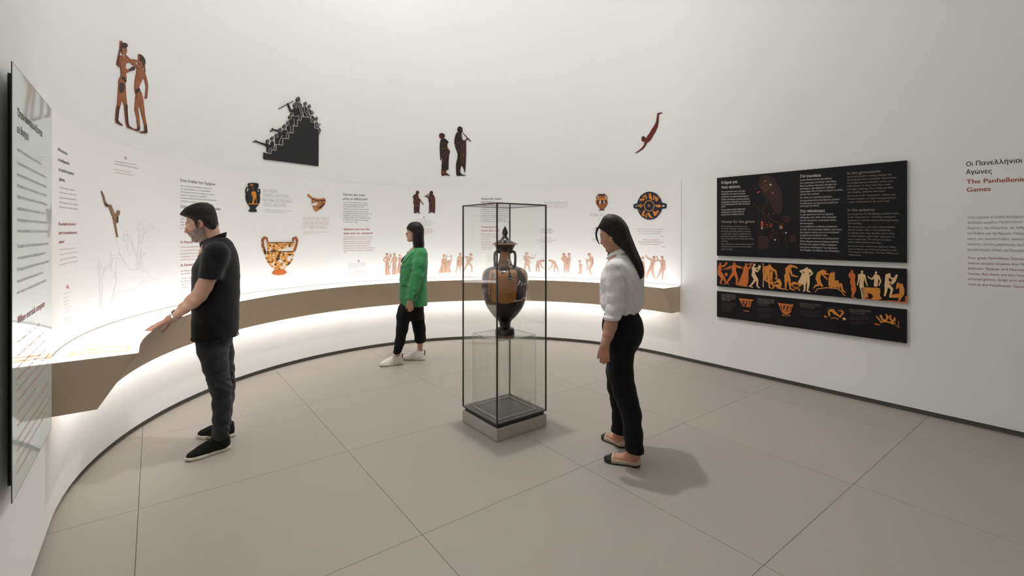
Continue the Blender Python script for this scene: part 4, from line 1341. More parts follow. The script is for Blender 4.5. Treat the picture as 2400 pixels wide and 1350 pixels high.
MX = Sheet(1010, 280, 9.0)
cutout('listener_cutout', 'dark cutout of a robed figure gazing upward beside a piper', 'wall cutout', [
    ('e', 245, 345, 40, 52), ('e', 208, 345, 38, 55), ('p', [(225, 300), (232, 276), (262, 300)]), ('p', [(270, 315), (290, 312), (298, 325), (275, 335)]), ('p', [(270, 345), (306, 350), (280, 375)]),
    ('s', [(220, 410), (285, 400), (355, 455), (375, 490), (348, 510), (352, 600), (400, 668), (402, 700), (386, 735), (372, 900), (366, 1062), (332, 1062), (330, 1130), (405, 1182), (300, 1178), (225, 1180), (222, 1000), (232, 800), (206, 870), (190, 760), (184, 600), (190, 480)])], VBROWN, [
        ('red_hair', [('s', [(225, 295), (182, 320), (172, 355), (205, 410), (240, 380), (225, 340)])], MAROON),
        ('rust_trim', [[('c', [(352, 600, 5), (398, 668, 5)])], [('c', [(250, 1100, 12), (262, 1150, 8)])], [('c', [(305, 1085, 9), (315, 1140, 9)])]], RUST),
        ('fold_line', [[('c', [(230, 610, 4), (290, 625, 4), (345, 612, 4)])], [('c', [(240, 760, 3), (300, 700, 3), (370, 660, 3)])], [('c', [(260, 940, 3), (300, 800, 3), (360, 720, 3)])], [('c', [(220, 480, 3), (260, 540, 3)])]], RUST)], MX)
cutout('piper_cutout', 'dark cutout of a tall robed musician blowing a double pipe', 'wall cutout', [
    ('e', 605, 215, 52, 68), ('p', [(640, 160), (676, 186), (650, 205)]), ('e', 645, 240, 24, 40),
    ('s', [(560, 268), (640, 285), (662, 400), (690, 440), (735, 425), (755, 375), (785, 395), (762, 435), (738, 465), (744, 700), (736, 900), (716, 1122), (690, 1050), (660, 985), (630, 1010), (620, 1110), (665, 1160), (742, 1184), (640, 1188), (545, 1185), (530, 1080), (530, 930), (560, 800), (555, 700), (515, 600), (500, 520), (490, 490), (502, 380), (530, 300)]),
    ('c', [(668, 278, 5), (828, 472, 4)]), ('c', [(668, 278, 5), (845, 460, 4)])], VBROWN, [
        ('rust_hand', [[('c', [(752, 372, 9), (770, 395, 12)])], [('e', 684, 752, 15, 13)]], RUST), ('rust_trim', [[('c', [(628, 330, 4), (660, 420, 4), (700, 470, 4)])], [('c', [(740, 470, 4), (741, 700, 4), (734, 900, 4)])]], RUST),
        ('red_sock', [('c', [(590, 1080, 10), (580, 1120, 8)])], MAROON), ('fold_line', [[('c', [(690, 500, 3), (695, 700, 3), (680, 950, 3)])], [('c', [(640, 520, 3), (640, 900, 3)])], [('c', [(540, 480, 3), (600, 510, 3), (640, 480, 3)])], [('c', [(560, 640, 3), (600, 660, 3)])]], RUST)], MX)
DX = Sheet(1470, 240, 9.645)
cutout('diver_cutout', 'slim dark red cutout of a figure diving head first', 'wall cutout', [
    ('c', [(700, 262, 18), (695, 330, 22), (685, 430, 26), (655, 540, 40), (602, 630, 50), (556, 710, 50), (500, 800, 55), (462, 855, 48)]), ('c', [(702, 260, 18), (788, 234, 8)]), ('c', [(440, 870, 32), (402, 960, 22), (360, 1030, 20), (280, 1092, 14), (196, 1145, 8)]),
    ('e', 370, 832, 45, 60), ('c', [(400, 862, 25), (440, 865, 30)]), ('e', 626, 675, 14, 13)], MAROON, [('dark_hair', [('s', [(325, 815), (345, 775), (385, 768), (418, 800), (412, 850), (385, 860), (370, 830)])], VBROWN)], DX)
cutout('leaper_cutout', 'bronze coloured cutout of an acrobat leaping head down beside faint line drawing', 'wall cutout', [
    ('c', [(160, 80, 4), (180, 130, 8), (197, 200, 9), (210, 222, 11)]), ('c', [(205, 218, 10), (248, 230, 15), (260, 265, 16), (274, 305, 15), (292, 330, 20)]), ('e', 330, 302, 17, 29, 8), ('c', [(315, 325, 20), (318, 350, 12), (322, 395, 8)]),
    ('c', [(290, 335, 16), (295, 400, 9), (314, 500, 7), (321, 542, 7)])], BRONZE, [('dark_patina', [[('c', [(200, 208, 8), (215, 230, 9)])], [('c', [(322, 345, 8), (322, 392, 5)])]], VBROWN)], D, PO, 0.004)

# pottery cut-outs
cutout('black_jar_cutout', 'cutout of a black two-handled jar painted with one orange standing figure', 'wall cutout', [
    ('s', [(112, 108), (150, 101), (200, 101), (243, 112), (241, 155), (222, 185), (252, 235), (264, 300), (252, 365), (215, 410), (205, 428), (222, 447), (215, 466), (172, 468), (127, 463), (123, 446), (140, 426), (132, 400), (95, 345), (81, 280), (88, 230), (122, 185), (112, 150)]),
    ('c', [(118, 165, 7), (96, 162, 7), (86, 185, 7), (87, 225, 8)]), ('c', [(228, 180, 7), (250, 180, 7), (261, 200, 7), (258, 240, 8)])], SOOT, [
        ('orange_figure', [[('s', [(150, 222), (178, 206), (205, 218), (216, 260), (205, 300), (186, 330), (182, 358), (160, 358), (172, 300), (156, 255)])], [('c', [(120, 367, 6), (238, 367, 6)])], [('c', [(214, 270, 2), (217, 360, 2)])]], ORANGE),
        ('red_mark', [('e', 155, 128, 22, 12), ('c', [(165, 150, 3), (175, 185, 3)])], ORANGE2)], W4, PO)
cutout('mixing_bowl_cutout', 'cutout of a wide orange mixing bowl with curled handles and pale patches', 'wall cutout', [
    ('s', [(350, 856), (450, 852), (600, 850), (692, 852), (688, 905), (684, 955), (698, 990), (680, 1065), (635, 1130), (565, 1188), (575, 1207), (604, 1232), (560, 1262), (485, 1270), (415, 1250), (440, 1215), (458, 1192), (390, 1140), (342, 1065), (328, 995), (358, 962), (356, 905)]),
    ('c', [(352, 835, 13), (348, 802, 14), (318, 792, 15), (296, 825, 15), (302, 900, 16), (322, 970, 17), (338, 998, 14)]), ('c', [(682, 835, 13), (690, 802, 14), (720, 796, 15), (734, 830, 15), (720, 900, 15), (698, 968, 15)])], KRATER, [
        ('clay_handle', [[('c', [(352, 835, 11), (348, 802, 12), (318, 792, 13), (296, 825, 13), (302, 900, 14), (318, 950, 13)])], [('c', [(682, 835, 11), (690, 802, 12), (720, 796, 13), (734, 830, 13), (720, 900, 13), (706, 945, 12)])]], RUST),
        ('dark_handle_root', [('c', [(318, 955, 12), (330, 998, 10)])], SOOT), ('clay_foot', [('s', [(452, 1200), (560, 1195), (578, 1212), (600, 1233), (556, 1258), (485, 1266), (420, 1248), (442, 1218)])], ORANGE2),
        ('rim_line', [[('c', [(356, 858, 4), (688, 855, 4)])], [('c', [(362, 970, 4), (520, 976, 4), (690, 966, 4)])]], VBROWN),
        ('pale_patch', [[('p', [(530, 965), (560, 935), (680, 905), (676, 962)])], [('p', [(600, 1040), (668, 1012), (655, 1060), (630, 1090)])], [('p', [(482, 1080), (520, 1070), (548, 1100), (535, 1115)])], [('p', [(415, 1050), (440, 1040), (450, 1060)])]], WHITE)], W4, PO)
cutout('pottery_shard_cutout', 'cutout of a brown pottery shard with a bent spout, above the English quote', 'wall cutout', [
    ('p', [(876, 240), (895, 258), (925, 285), (985, 300), (1040, 300), (1072, 289), (1085, 300), (1097, 325), (1088, 368), (1045, 425), (967, 466), (940, 425), (920, 352), (916, 302), (880, 280), (860, 258)])], SHARD, [
        ('white_mark', [('s', [(925, 365), (955, 350), (992, 352), (985, 372), (962, 390), (925, 384)])], WHITE), ('dark_band', [[('c', [(918, 305, 4), (1000, 328, 5), (1090, 320, 4)])], [('c', [(1020, 415, 8), (1068, 370, 10)])]], VBROWN)], W4, PO)
cutout('small_jar_cutout', 'cutout of a small tan jar with black rim, above a quote', 'wall cutout', [
    ('s', [(318, 130), (365, 128), (410, 130), (402, 150), (398, 165), (428, 195), (438, 235), (420, 280), (388, 308), (400, 322), (365, 326), (332, 324), (345, 308), (312, 272), (294, 225), (304, 188), (334, 165), (330, 148)]),
    ('c', [(332, 152, 5), (310, 152, 5), (300, 168, 5), (304, 195, 5)]), ('c', [(400, 152, 5), (420, 150, 5), (430, 166, 5), (427, 195, 5)])], RUST, [
        ('black_rim', [('s', [(318, 131), (365, 129), (410, 131), (402, 142), (365, 145), (326, 142)])], SOOT), ('black_foot', [('s', [(336, 318), (365, 314), (398, 318), (398, 325), (334, 325)])], SOOT),
        ('yellow_band', [('c', [(304, 196, 8), (366, 188, 10), (428, 194, 8)])], ORANGE), ('dark_figure', [[('c', [(325, 212, 9), (322, 248, 6)])], [('c', [(375, 210, 10), (372, 250, 6)])], [('c', [(412, 215, 7), (415, 245, 5)])]], VBROWN),
        ('white_figure', [[('c', [(350, 215, 8), (342, 236, 7), (355, 245, 4)])], [('c', [(396, 215, 6), (400, 240, 5)])]], WHITE)], W7, PO)
cutout('drinking_cup_cutout', 'round blue-black cup cutout ringed with orange figures, two loop handles', 'wall cutout', [
    ('e', 950, 270, 152, 170), ('c', [(805, 252, 12), (764, 262, 11), (764, 290, 11), (808, 300, 12)]), ('c', [(1095, 244, 12), (1146, 256, 11), (1144, 290, 11), (1095, 298, 12)])], mat('cup_black', (0.016, 0.019, 0.034), 0.5, 0.3), [
        ('orange_ring', [[('e', 946, 272, 63, 68), ('-e', 946, 272, 54, 59)], [('e', 944, 272, 14, 15)]], ORANGE), ('dark_dot', [('e', 944, 272, 6, 7)], SOOT),
        ('orange_figure', [[('c', q)] for q in ([(840, 200, 14), (880, 195, 12)], [(875, 165, 10), (905, 150, 10), (912, 185, 8)], [(955, 130, 12), (960, 170, 18), (975, 190, 10)], [(1005, 150, 8), (1000, 195, 8)], [(1025, 165, 10), (1035, 205, 14), (1050, 185, 10)],
                                                [(815, 265, 8), (845, 285, 10)], [(838, 255, 6), (868, 270, 6)], [(1030, 270, 12), (1070, 285, 10)], [(1060, 262, 8), (1090, 275, 8)], [(885, 335, 10), (868, 380, 14), (890, 395, 8)], [(915, 370, 6), (912, 415, 8)],
                                                [(938, 365, 12), (955, 400, 14), (980, 415, 8)], [(1000, 345, 12), (1015, 370, 14), (1050, 340, 12)], [(1010, 390, 7), (1030, 380, 7)])], ORANGE),
        ('rust_mark', [[('c', q)] for q in ([(870, 140, 5), (905, 125, 5)], [(1050, 150, 5), (1072, 180, 5)], [(820, 320, 5), (838, 350, 5)], [(1075, 350, 5), (1050, 390, 5)])], RUST)], W7, PO)
CLOAK = mat('cutout_cloak', srgb(70, 46, 42), 0.55, 0.3, noise=0.3, nscale=45)
cutout('staff_holder_cutout', 'small dark cloaked figure cutout holding a short staff', 'wall cutout', [
    ('e', 206, 115, 21, 24), ('s', [(185, 132), (212, 138), (224, 185), (240, 198), (236, 270), (232, 330), (222, 358), (165, 358), (164, 265), (154, 255), (158, 195), (146, 170), (165, 145)]), ('c', [(236, 198, 5), (280, 265, 5)]), ('c', [(172, 355, 9), (168, 368, 7), (192, 372, 5)]), ('c', [(218, 355, 9), (216, 368, 7), (238, 372, 5)])], CLOAK, [
        ('rust_staff', [('c', [(240, 205, 3.5), (278, 263, 3.5)])], RUST), ('fold_line', [[('c', [(190, 160, 2), (212, 230, 2), (222, 300, 2)])], [('c', [(172, 200, 2), (190, 280, 2)])]], RUST)], W8, PO)
cutout('pipe_player_cutout', 'small dark cloaked figure cutout raising a pipe to the lips', 'wall cutout', [
    ('e', 383, 117, 22, 24), ('s', [(362, 138), (402, 138), (430, 185), (431, 270), (426, 372), (392, 362), (357, 360), (355, 260), (346, 205), (352, 165)]), ('c', [(355, 185, 9), (322, 160, 7)]), ('c', [(298, 168, 4), (365, 128, 4)]), ('c', [(370, 358, 8), (350, 373, 5)]), ('c', [(415, 362, 10), (418, 371, 6)])], CLOAK, [
        ('rust_pipe', [('c', [(302, 166, 3), (360, 131, 3)])], RUST), ('fold_line', [[('c', [(372, 160, 2), (395, 230, 2), (400, 330, 2)])], [('c', [(410, 160, 2), (422, 240, 2)])]], RUST)], W8, PO)


# pale figures printed on the panel along the counter
def printed(prims, sheet, shade=()):
    o = wall_shape('printed_figure', prims, FLESH, wall_far, sheet, 0.3, PO, None, 0.001)
    for q in shade:
        wall_shape('shading_line', [('c', q)], FLESH2, o, sheet, 0.25, PO, None, 0.0014)


FX = Sheet(880, 580, 10.0)
printed([('e', 268, 165, 30, 38), ('s', [(235, 215), (300, 210), (322, 260), (310, 330), (335, 560), (345, 630), (285, 640), (225, 638), (230, 400), (242, 320)]), ('c', [(228, 232, 18), (186, 290, 13), (240, 345, 12)]), ('c', [(308, 232, 16), (330, 312, 13), (345, 255, 9)]), ('e', 350, 188, 30, 50)], FX,
        ([(245, 150, 8), (268, 140, 10), (290, 155, 6)], [(262, 350, 4), (255, 630, 4)], [(300, 350, 4), (310, 630, 4)]))
printed([('e', 445, 165, 28, 38), ('s', [(405, 218), (480, 210), (505, 260), (485, 350), (492, 620), (440, 628), (385, 630), (395, 420), (400, 330)]), ('c', [(412, 240, 16), (366, 350, 11), (352, 420, 9)]), ('c', [(488, 240, 16), (500, 310, 13), (470, 360, 10)]), ('s', [(310, 440), (360, 435), (362, 475), (335, 488), (312, 470)])], FX,
        ([(428, 150, 8), (440, 195, 5)], [(420, 360, 4), (402, 620, 4)], [(460, 360, 4), (455, 620, 4)]))
printed([('e', 568, 185, 26, 30), ('s', [(530, 240), (592, 230), (610, 290), (590, 380), (625, 480), (600, 610), (500, 592), (528, 400), (540, 320)]), ('c', [(600, 250, 12), (616, 205, 6)])], FX, ([(555, 320, 4), (520, 590, 4)], [(585, 330, 4), (570, 600, 4)]))
printed([('e', 1605, 195, 30, 40), ('s', [(1560, 260), (1640, 250), (1680, 300), (1740, 298), (1772, 350), (1745, 480), (1760, 550), (1798, 572), (1700, 588), (1600, 595), (1478, 594), (1520, 470), (1542, 400), (1545, 320)]), ('c', [(1660, 300, 10), (1666, 180, 10)]), ('c', [(1770, 340, 11), (1779, 180, 11)]), ('c', [(1650, 208, 5), (1808, 217, 5)])], FX,
        ([(1570, 360, 5), (1660, 365, 5)], [(1690, 330, 4), (1730, 310, 5)], [(1560, 480, 4), (1540, 580, 4)], [(1650, 400, 4), (1640, 570, 4)]))
printed([('e', 1985, 155, 30, 40), ('s', [(1930, 210), (1990, 200), (2050, 240), (2040, 330), (2025, 430), (1960, 450), (1900, 420), (1905, 300)]), ('c', [(1930, 430, 22), (1902, 520, 15), (1882, 588, 9)]), ('c', [(1985, 430, 20), (1980, 520, 15), (1985, 582, 9)])], FX, ([(1940, 300, 4), (1930, 420, 4)], [(1915, 320, 4), (2010, 315, 4)]))
printed([('e', 2240, 172, 36, 38), ('c', [(2160, 320, 32), (2220, 262, 42)]), ('c', [(2165, 360, 28), (2110, 470, 18), (2066, 552, 9)]), ('c', [(2195, 360, 28), (2256, 450, 19), (2255, 552, 12), (2292, 580, 8)]), ('c', [(2220, 240, 20), (2112, 212, 15), (2132, 272, 13)]), ('c', [(2270, 250, 18), (2242, 310, 14), (2185, 322, 12)])], FX,
        ([(2215, 155, 7), (2240, 140, 8)], [(2170, 345, 4), (2200, 290, 4)]))
printed([('e', 825, 950, 24, 22), ('c', [(805, 1000, 28), (825, 1060, 27)]), ('c', [(845, 990, 12), (880, 1015, 9), (925, 1010, 8)]), ('c', [(930, 1010, 4), (945, 965, 3), (972, 945, 3)]), ('c', [(880, 1010, 3), (905, 950, 2)]), ('c', [(815, 1090, 22), (800, 1140, 15), (798, 1196, 8)]), ('c', [(840, 1080, 22), (856, 1140, 14), (868, 1204, 8)]), ('c', [(840, 1025, 12), (885, 1080, 5)])], W6,
        ([(805, 945, 6), (825, 935, 6)], [(800, 1040, 3), (845, 1045, 3)]))
printed([('e', 1065, 1050, 18, 16), ('c', [(1045, 1046, 16), (988, 1070, 24), (985, 1102, 22)]), ('c', [(980, 1110, 18), (964, 1160, 11), (966, 1206, 7)]), ('c', [(995, 1110, 18), (1000, 1160, 11), (1000, 1208, 7)]), ('c', [(1020, 1070, 10), (1040, 1130, 8), (1068, 1160, 6)])], W6, ([(1060, 1042, 5), (1072, 1045, 5)],))
printed([('e', 1155, 1046, 18, 16), ('c', [(1178, 1050, 16), (1222, 1075, 24), (1235, 1105, 20)]), ('c', [(1232, 1110, 18), (1220, 1160, 11), (1222, 1212, 7)]), ('c', [(1245, 1110, 18), (1266, 1160, 11), (1282, 1215, 7)]), ('c', [(1195, 1080, 10), (1186, 1130, 8), (1130, 1185, 5)])], W6, ([(1148, 1038, 5), (1160, 1036, 5)],))
printed([('e', 1360, 962, 22, 24), ('e', 1435, 962, 22, 24), ('c', [(1375, 1010, 34), (1388, 1080, 28)]), ('c', [(1437, 1012, 25), (1425, 1090, 24)]), ('c', [(1375, 1110, 19), (1366, 1212, 9)]), ('c', [(1400, 1110, 17), (1400, 1212, 9)]), ('c', [(1430, 1110, 17), (1425, 1212, 9)]), ('c', [(1345, 1000, 14), (1322, 1022, 9), (1362, 1062, 9)])], W6,
        ([(1348, 950, 6), (1365, 944, 6)], [(1424, 950, 6), (1440, 944, 6)], [(1408, 1020, 3), (1408, 1090, 3)]))
printed([('e', 97, 950, 16, 18), ('c', [(104, 990, 18), (108, 1040, 16)]), ('c', [(108, 1060, 14), (90, 1096, 8)]), ('c', [(112, 1060, 14), (111, 1102, 7)]), ('c', [(110, 990, 8), (130, 1000, 6)])], W7)
printed([('e', 213, 868, 20, 22), ('c', [(238, 912, 26), (246, 970, 20)]), ('e', 185, 936, 15, 17), ('c', [(220, 920, 10), (186, 962, 9)]), ('c', [(240, 990, 20), (216, 1040, 12), (231, 1104, 8)]), ('c', [(185, 960, 10), (196, 1030, 8), (174, 1046, 6)])], W7, ([(205, 855, 5), (215, 850, 5)], [(255, 920, 3), (255, 990, 3)]))
printed([('e', 867, 905, 18, 20), ('c', [(868, 960, 18), (880, 1055, 15)]), ('c', [(880, 1060, 14), (890, 1130, 8)])], W7)
printed([('e', 1003, 903, 20, 22), ('c', [(990, 945, 28), (975, 1005, 24)]), ('c', [(975, 932, 12), (930, 910, 9), (900, 876, 7)]), ('c', [(1015, 942, 12), (1045, 935, 9)]), ('c', [(965, 1020, 22), (930, 1080, 14), (908, 1147, 8)]), ('c', [(980, 1030, 20), (985, 1090, 12), (1012, 1156, 8)])], W7, ([(992, 892, 6), (1008, 886, 6)], [(985, 970, 3), (970, 1010, 3)]))
printed([('e', 1102, 903, 18, 20), ('c', [(1105, 950, 28), (1105, 1012, 21)]), ('c', [(1085, 945, 12), (1050, 930, 9), (1036, 886, 7)]), ('c', [(1130, 950, 11), (1136, 1046, 7)]), ('c', [(1095, 1030, 20), (1070, 1090, 12), (1038, 1157, 8)]), ('c', [(1112, 1030, 20), (1108, 1090, 12), (1103, 1162, 8)])], W7, ([(1092, 892, 6), (1106, 886, 6)], [(1105, 965, 3), (1105, 1010, 3)]))

# ================================================================== lettering and boards on the right wall
R1 = Sheet(2250, 360, 3.973)
text_block('wall_title', cl_(R1, [('Οι Πανελλήνιοι', 55, 118, 580, 83, 10.8), ('Αγώνες', 55, 191, 298, 184, 10.8)]), ink, wall_right, 0, 0.001, True)
text_block('wall_title', cl_(R1, [('The Panhellenic', 60, 282, 612, 258, 10.8), ('Games', 60, 356, 285, 347, 10.8)]), red_ink, wall_right, 0, 0.001, True)
G1 = ['Στην αρχαία Ελλάδα διεξάγονται', 'τέσσερις μεγάλοι Πανελλήνιοι', 'Αγώνες: τα Ολύμπια, τα Ίσθμια,', 'τα Πύθια και τα Νέμεα. Υπάρχουν', 'όμως και εκατοντάδες τοπικοί', 'αγώνες, άλλοι μικρότεροι, άλλοι', 'μεγαλύτεροι, όπως τα Παναθήναια.']
GE = [(645, 597), (585, 645), (655, 700), (690, 756), (606, 808), (640, 862), (700, 920)]
text_block('wall_text', cl_(R1, [(t, 67, 604 + 49.6 * i, *GE[i], 5.6) for i, t in enumerate(G1)]), grey_ink, wall_right, 0, 0.001)
E1 = ['Four great Panhellenic Games are', 'held in ancient Greece: the Olympian,', 'Isthmian, Pythian and Nemean', 'Games. But there are also hundreds', 'of local games, large and small,', 'such as the Panathenaic Games.']
EE = [(668, 992), (740, 1046), (618, 1094), (698, 1150), (650, 1196), (632, 1252)]
text_block('wall_text', cl_(R1, [(t, 73, 980 + 49.0 * i, *EE[i], 5.6) for i, t in enumerate(E1)]), mat('ink_faded_red', (0.27, 0.11, 0.09), 0.6, 0.2), wall_right, 0, 0.001)

BO = 0.026
BLACKB = mat('board_black', (0.0075, 0.007, 0.008), 0.5, 0.2)
s0 = to_wall(1680, 540, BO)[0]
s1 = to_wall(2124, 540, BO)[0]
white_ink = mat('ink_white', (0.62, 0.60, 0.57), 0.6, 0.2)
soft_ink = mat('ink_soft_grey', (0.30, 0.285, 0.27), 0.6, 0.2)
dim_ink = mat('ink_dim_grey', (0.085, 0.083, 0.082), 0.6, 0.2)


def board(name, label, yl0, yl1, yr0, yr1):
    z1 = (to_wall(1680, yl0, BO)[1] + to_wall(2124, yr0, BO)[1]) / 2
    z0 = (to_wall(1680, yl1, BO)[1] + to_wall(2124, yr1, BO)[1]) / 2
    x, y, _, _ = wallpt((s0 + s1) / 2, BO)
    o = link(name, wall_box(name, s0, s1, 0.002, BO, z0, z1, BLACKB), None, label, 'wall board')
    return o


def btext(root, rows, m, bold=False, name='board_text', res=1):
    return text_block(name, rows, m, root, BO, 0.0008, bold, False, res)


b1 = board('venues_board', 'large black board with white text columns and a dark red map', 416, 597, 377.5, 619)
K1, K2 = Sheet(1670, 380, 5.87), Sheet(1860, 370, 5.4)
btext(b1, cl_(K1, [('Κτήρια για', 118, 302, 340, 286, 6.6), ('τους αγώνες', 118, 364, 382, 352, 6.6)]), white_ink, True, 'board_title')
btext(b1, cl_(K1, [(t, 118, y, x, y - 10, 3.4) for t, y, x in (('Στην αρχαιότητα μόνο η Ελλάδα', 416, 448), ('προβάλλει την έννοια του αγώνα', 450, 450), ('με θεσμούς και ειδικά οικοδομήματα.', 486, 495), ('Στάδια, παλαίστρες, γυμνάσια γίνονται', 524, 507), ('απαραίτητες υποδομές και εντάσσονται', 560, 520), ('στον πολεοδομικό ιστό κάθε ελληνικής', 592, 512), ('πόλης.', 626, 180), ('Στους χώρους αυτούς αθλούνται', 664, 450), ('καθημερινά οι πολίτες αλλά και', 698, 435), ('διεξάγονται οι επίσημοι αγώνες.', 732, 435))]), white_ink)
btext(b1, cl_(K1, [('Venues for the games', 118, 836, 580, 833, 6.4)]), soft_ink, False, 'board_title')
btext(b1, cl_(K1, [(t, 118, y, x, y + 3, 3.2) for t, y, x in (('During antiquity, only Greece turns', 889, 475), ('the notion of athletic contests into an', 922, 507), ('institution and builds special structures', 957, 520), ('to stage them. Stadiums, palestras and', 991, 518), ('gymnasiums become an integral part of', 1026, 525), ('every Greek city’s infrastructure and urban', 1060, 557), ('planning.', 1093, 205), ('These facilities are where citizens take their', 1134, 568), ('daily exercise but also where the official', 1168, 530), ('games are held.', 1204, 275))]), soft_ink)
btext(b1, cl_(K2, [('Στα γυμνάσια', 78, 248, 343, 236, 6.4), ('Στις παλαίστρες', 80, 690, 397, 684, 6.4)]), white_ink, True, 'board_title')
btext(b1, cl_(K2, [(t, 78, y0, x, y1, 3.6) for t, y0, x, y1 in (('οι νέοι προπονούνται στο τρέξιμο,', 291, 485, 268), ('στον ακοντισμό, στο άλμα, στον δίσκο.', 330, 540, 304), ('Εδώ συχνάζουν πολιτικοί, ρήτορες και', 367, 540, 341), ('φιλόσοφοι, γιατί βρίσκουν πρόθυμο', 402, 520, 379), ('ακροατήριο. Και οι στοές αντηχούν με γέλια,', 437, 623, 412), ('ομιλίες και μουσική!', 472, 322, 462), ('Στο τέλος της «σχολικής χρονιάς»,', 514, 487, 498), ('στα γυμνάσια τελούνται αγώνες μουσικοί', 552, 580, 532), ('και αθλητικοί, μια σημαντική γιορτή για', 588, 555, 572), ('ολόκληρη την πόλη!', 622, 320, 612),
                                                                ('οι νέοι προπονούνται στα «βαρέα»', 728, 505, 720), ('αθλήματα, στην πάλη, στην πυγμαχία', 764, 538, 757), ('και στο παγκράτιο, συνδυασμό πάλης', 801, 538, 796), ('και πυγμαχίας.', 838, 250, 837), ('Στο ελαιοθέσιον οι αθλητές αλείφονται', 878, 550, 878), ('με λάδι. Στο κονιστήριον βάζουν στο σώμα', 915, 605, 916), ('τους χώμα ή σκόνη, για να μη γλιστρούν', 951, 575, 953), ('τα χέρια του αντιπάλου τους.', 988, 430, 990), ('Στο λουτρόν πλένονται και καλαρώνουν.', 1025, 573, 1030), ('Όπως σήμερα έχουμε διάσημα γήπεδα,', 1063, 570, 1073), ('έτσι και στην αρχαία Αθήνα υπάρχουν', 1100, 550, 1112), ('ονομαστές παλαίστρες! Του Σιβυρτίου,', 1138, 555, 1152), ('του Ταυρέα, του Μίκκου, του Ιπποκράτη.', 1174, 580, 1190))]), white_ink)
btext(b1, cl_(K2, [('In the gymnasiums', 675, 211, 1098, 181, 6.2), ('In the palestras', 680, 675, 1025, 670, 6.2)]), soft_ink, False, 'board_title')
btext(b1, cl_(K2, [(t, x0, y0, x, y1, 3.6) for t, x0, y0, x, y1 in (('the youth practice running, jumping, and', 675, 250, 1235, 217), ('throwing the discus and javelin. Gymnasiums', 675, 289, 1297, 256), ('are frequented by politicians, orators and', 676, 328, 1250, 302), ('philosophers, for there they find a ready', 676, 367, 1228, 343), ('and eager audience. The arcades are filled', 677, 406, 1260, 384), ('with laughter, speeches and music!', 678, 444, 1158, 427), ('At the end of the “school year”, athletic and', 679, 490, 1283, 472), ('musical contests are held in the gymnasiums,', 680, 529, 1305, 512), ('a major celebration for the entire city!', 680, 568, 1207, 554),
                                                                   ('the young train for the fighting contests known', 682, 722, 1330, 710), ('as the “heavy sports”—wrestling, boxing and', 682, 760, 1283, 753), ('pankration, a combat sport combining boxing', 682, 800, 1318, 796), ('and wrestling.', 683, 838, 860, 838), ('The elaiothesion is the room where athletes', 684, 882, 1283, 884), ('oil their bodies. Then, in the konisterion,', 685, 920, 1230, 924), ('or dusting room, they sprinkle sand or dust', 686, 958, 1275, 966), ('on their bodies to allow their opponent to', 687, 997, 1270, 1007), ('have a better grip. The loutron is a place', 688, 1036, 1235, 1047), ('where athletes bathe and relax.', 688, 1074, 1110, 1084), ('Just as we have well-known stadiums today,', 690, 1122, 1295, 1138), ('ancient Athens has its famous palestras, too!', 691, 1160, 1300, 1178), ('The palestras of Sibyrtius, Taureas, Mikkos and', 692, 1197, 1325, 1217), ('Hippocrates.', 693, 1233, 855, 1240))]), soft_ink)
MAP1 = mat('map_dark_red', (0.030, 0.012, 0.011), 0.5, 0.3)
MAP2 = mat('map_red', (0.085, 0.022, 0.016), 0.5, 0.3)
MAP3 = mat('map_orange', (0.38, 0.07, 0.025), 0.5, 0.3)


def bshape(root, name, prims, m, sheet, lift=0.0008, res=0.3):
    return wall_shape(name, prims, m, root, sheet, res, BO, None, lift)


bshape(b1, 'map_area', [('s', [(640, 230), (740, 180), (850, 230), (880, 300), (940, 380), (965, 520), (960, 640), (930, 720), (860, 690), (800, 560), (700, 420), (640, 340)])], MAP1, K1)
bshape(b1, 'map_area', [('p', [(622, 1010), (740, 1010), (780, 1080), (760, 1190), (622, 1190)])], MAP1, K1)
bshape(b1, 'map_area', [('p', [(1050, 1010), (1135, 1000), (1150, 1090), (1060, 1110)])], MAP1, K1)
bshape(b1, 'map_area', [('e', 1020, 780, 55, 50)], MAP1, K1)
bshape(b1, 'map_track', [('p', [(665, 350), (790, 265), (830, 330), (700, 425)]), ('-p', [(680, 380), (790, 310), (795, 325), (690, 392)])], MAP2, K1, 0.0012)
for k in range(3):
    bshape(b1, 'map_track', [('c', [(655 + 14 * k, 340 + 24 * k + 2, 3), (775 + 14 * k, 260 + 24 * k, 3)])], MAP1, K1, 0.0016)
for q in ([(690, 430), (740, 500), (745, 560), (690, 640), (690, 760)], [(765, 730), (800, 800), (900, 830), (990, 850)], [(800, 800), (760, 760), (700, 690), (560, 580)], [(950, 960), (1000, 1010), (1030, 1160)], [(780, 1010), (830, 980), (820, 1050), (780, 1030)], [(600, 370), (560, 320)], [(730, 490), (830, 620), (860, 700)]):
    bshape(b1, 'map_road', [('c', [(a, b, 3.5) for a, b in q])], MAP2, K1, 0.0013)
bshape(b1, 'map_river', [('c', [(800, 940, 4), (870, 965, 4), (880, 1000, 4), (865, 1030, 4), (905, 1055, 4), (905, 1100, 4), (890, 1140, 4)])], MAP2, K1, 0.0014)
bshape(b1, 'map_plot', [('p', [(628, 780), (728, 780), (728, 925), (628, 925)]), ('-p', [(634, 786), (722, 786), (722, 919), (634, 919)])], MAP2, K1, 0.0012)
for q in ([(665, 812), (697, 812), (697, 890), (665, 890)], [(698, 268), (742, 245), (748, 256), (704, 280)], [(740, 850), (755, 848), (757, 868), (742, 870)], [(748, 885), (762, 883), (764, 898), (750, 900)]):
    bshape(b1, 'map_building', [('p', q)], MAP3, K1, 0.0014)
bshape(b1, 'map_building', [('p', [(782, 850), (818, 842), (818, 880), (806, 895), (782, 892)]), ('-e', 798, 866, 12, 14)], MAP3, K1, 0.0014)
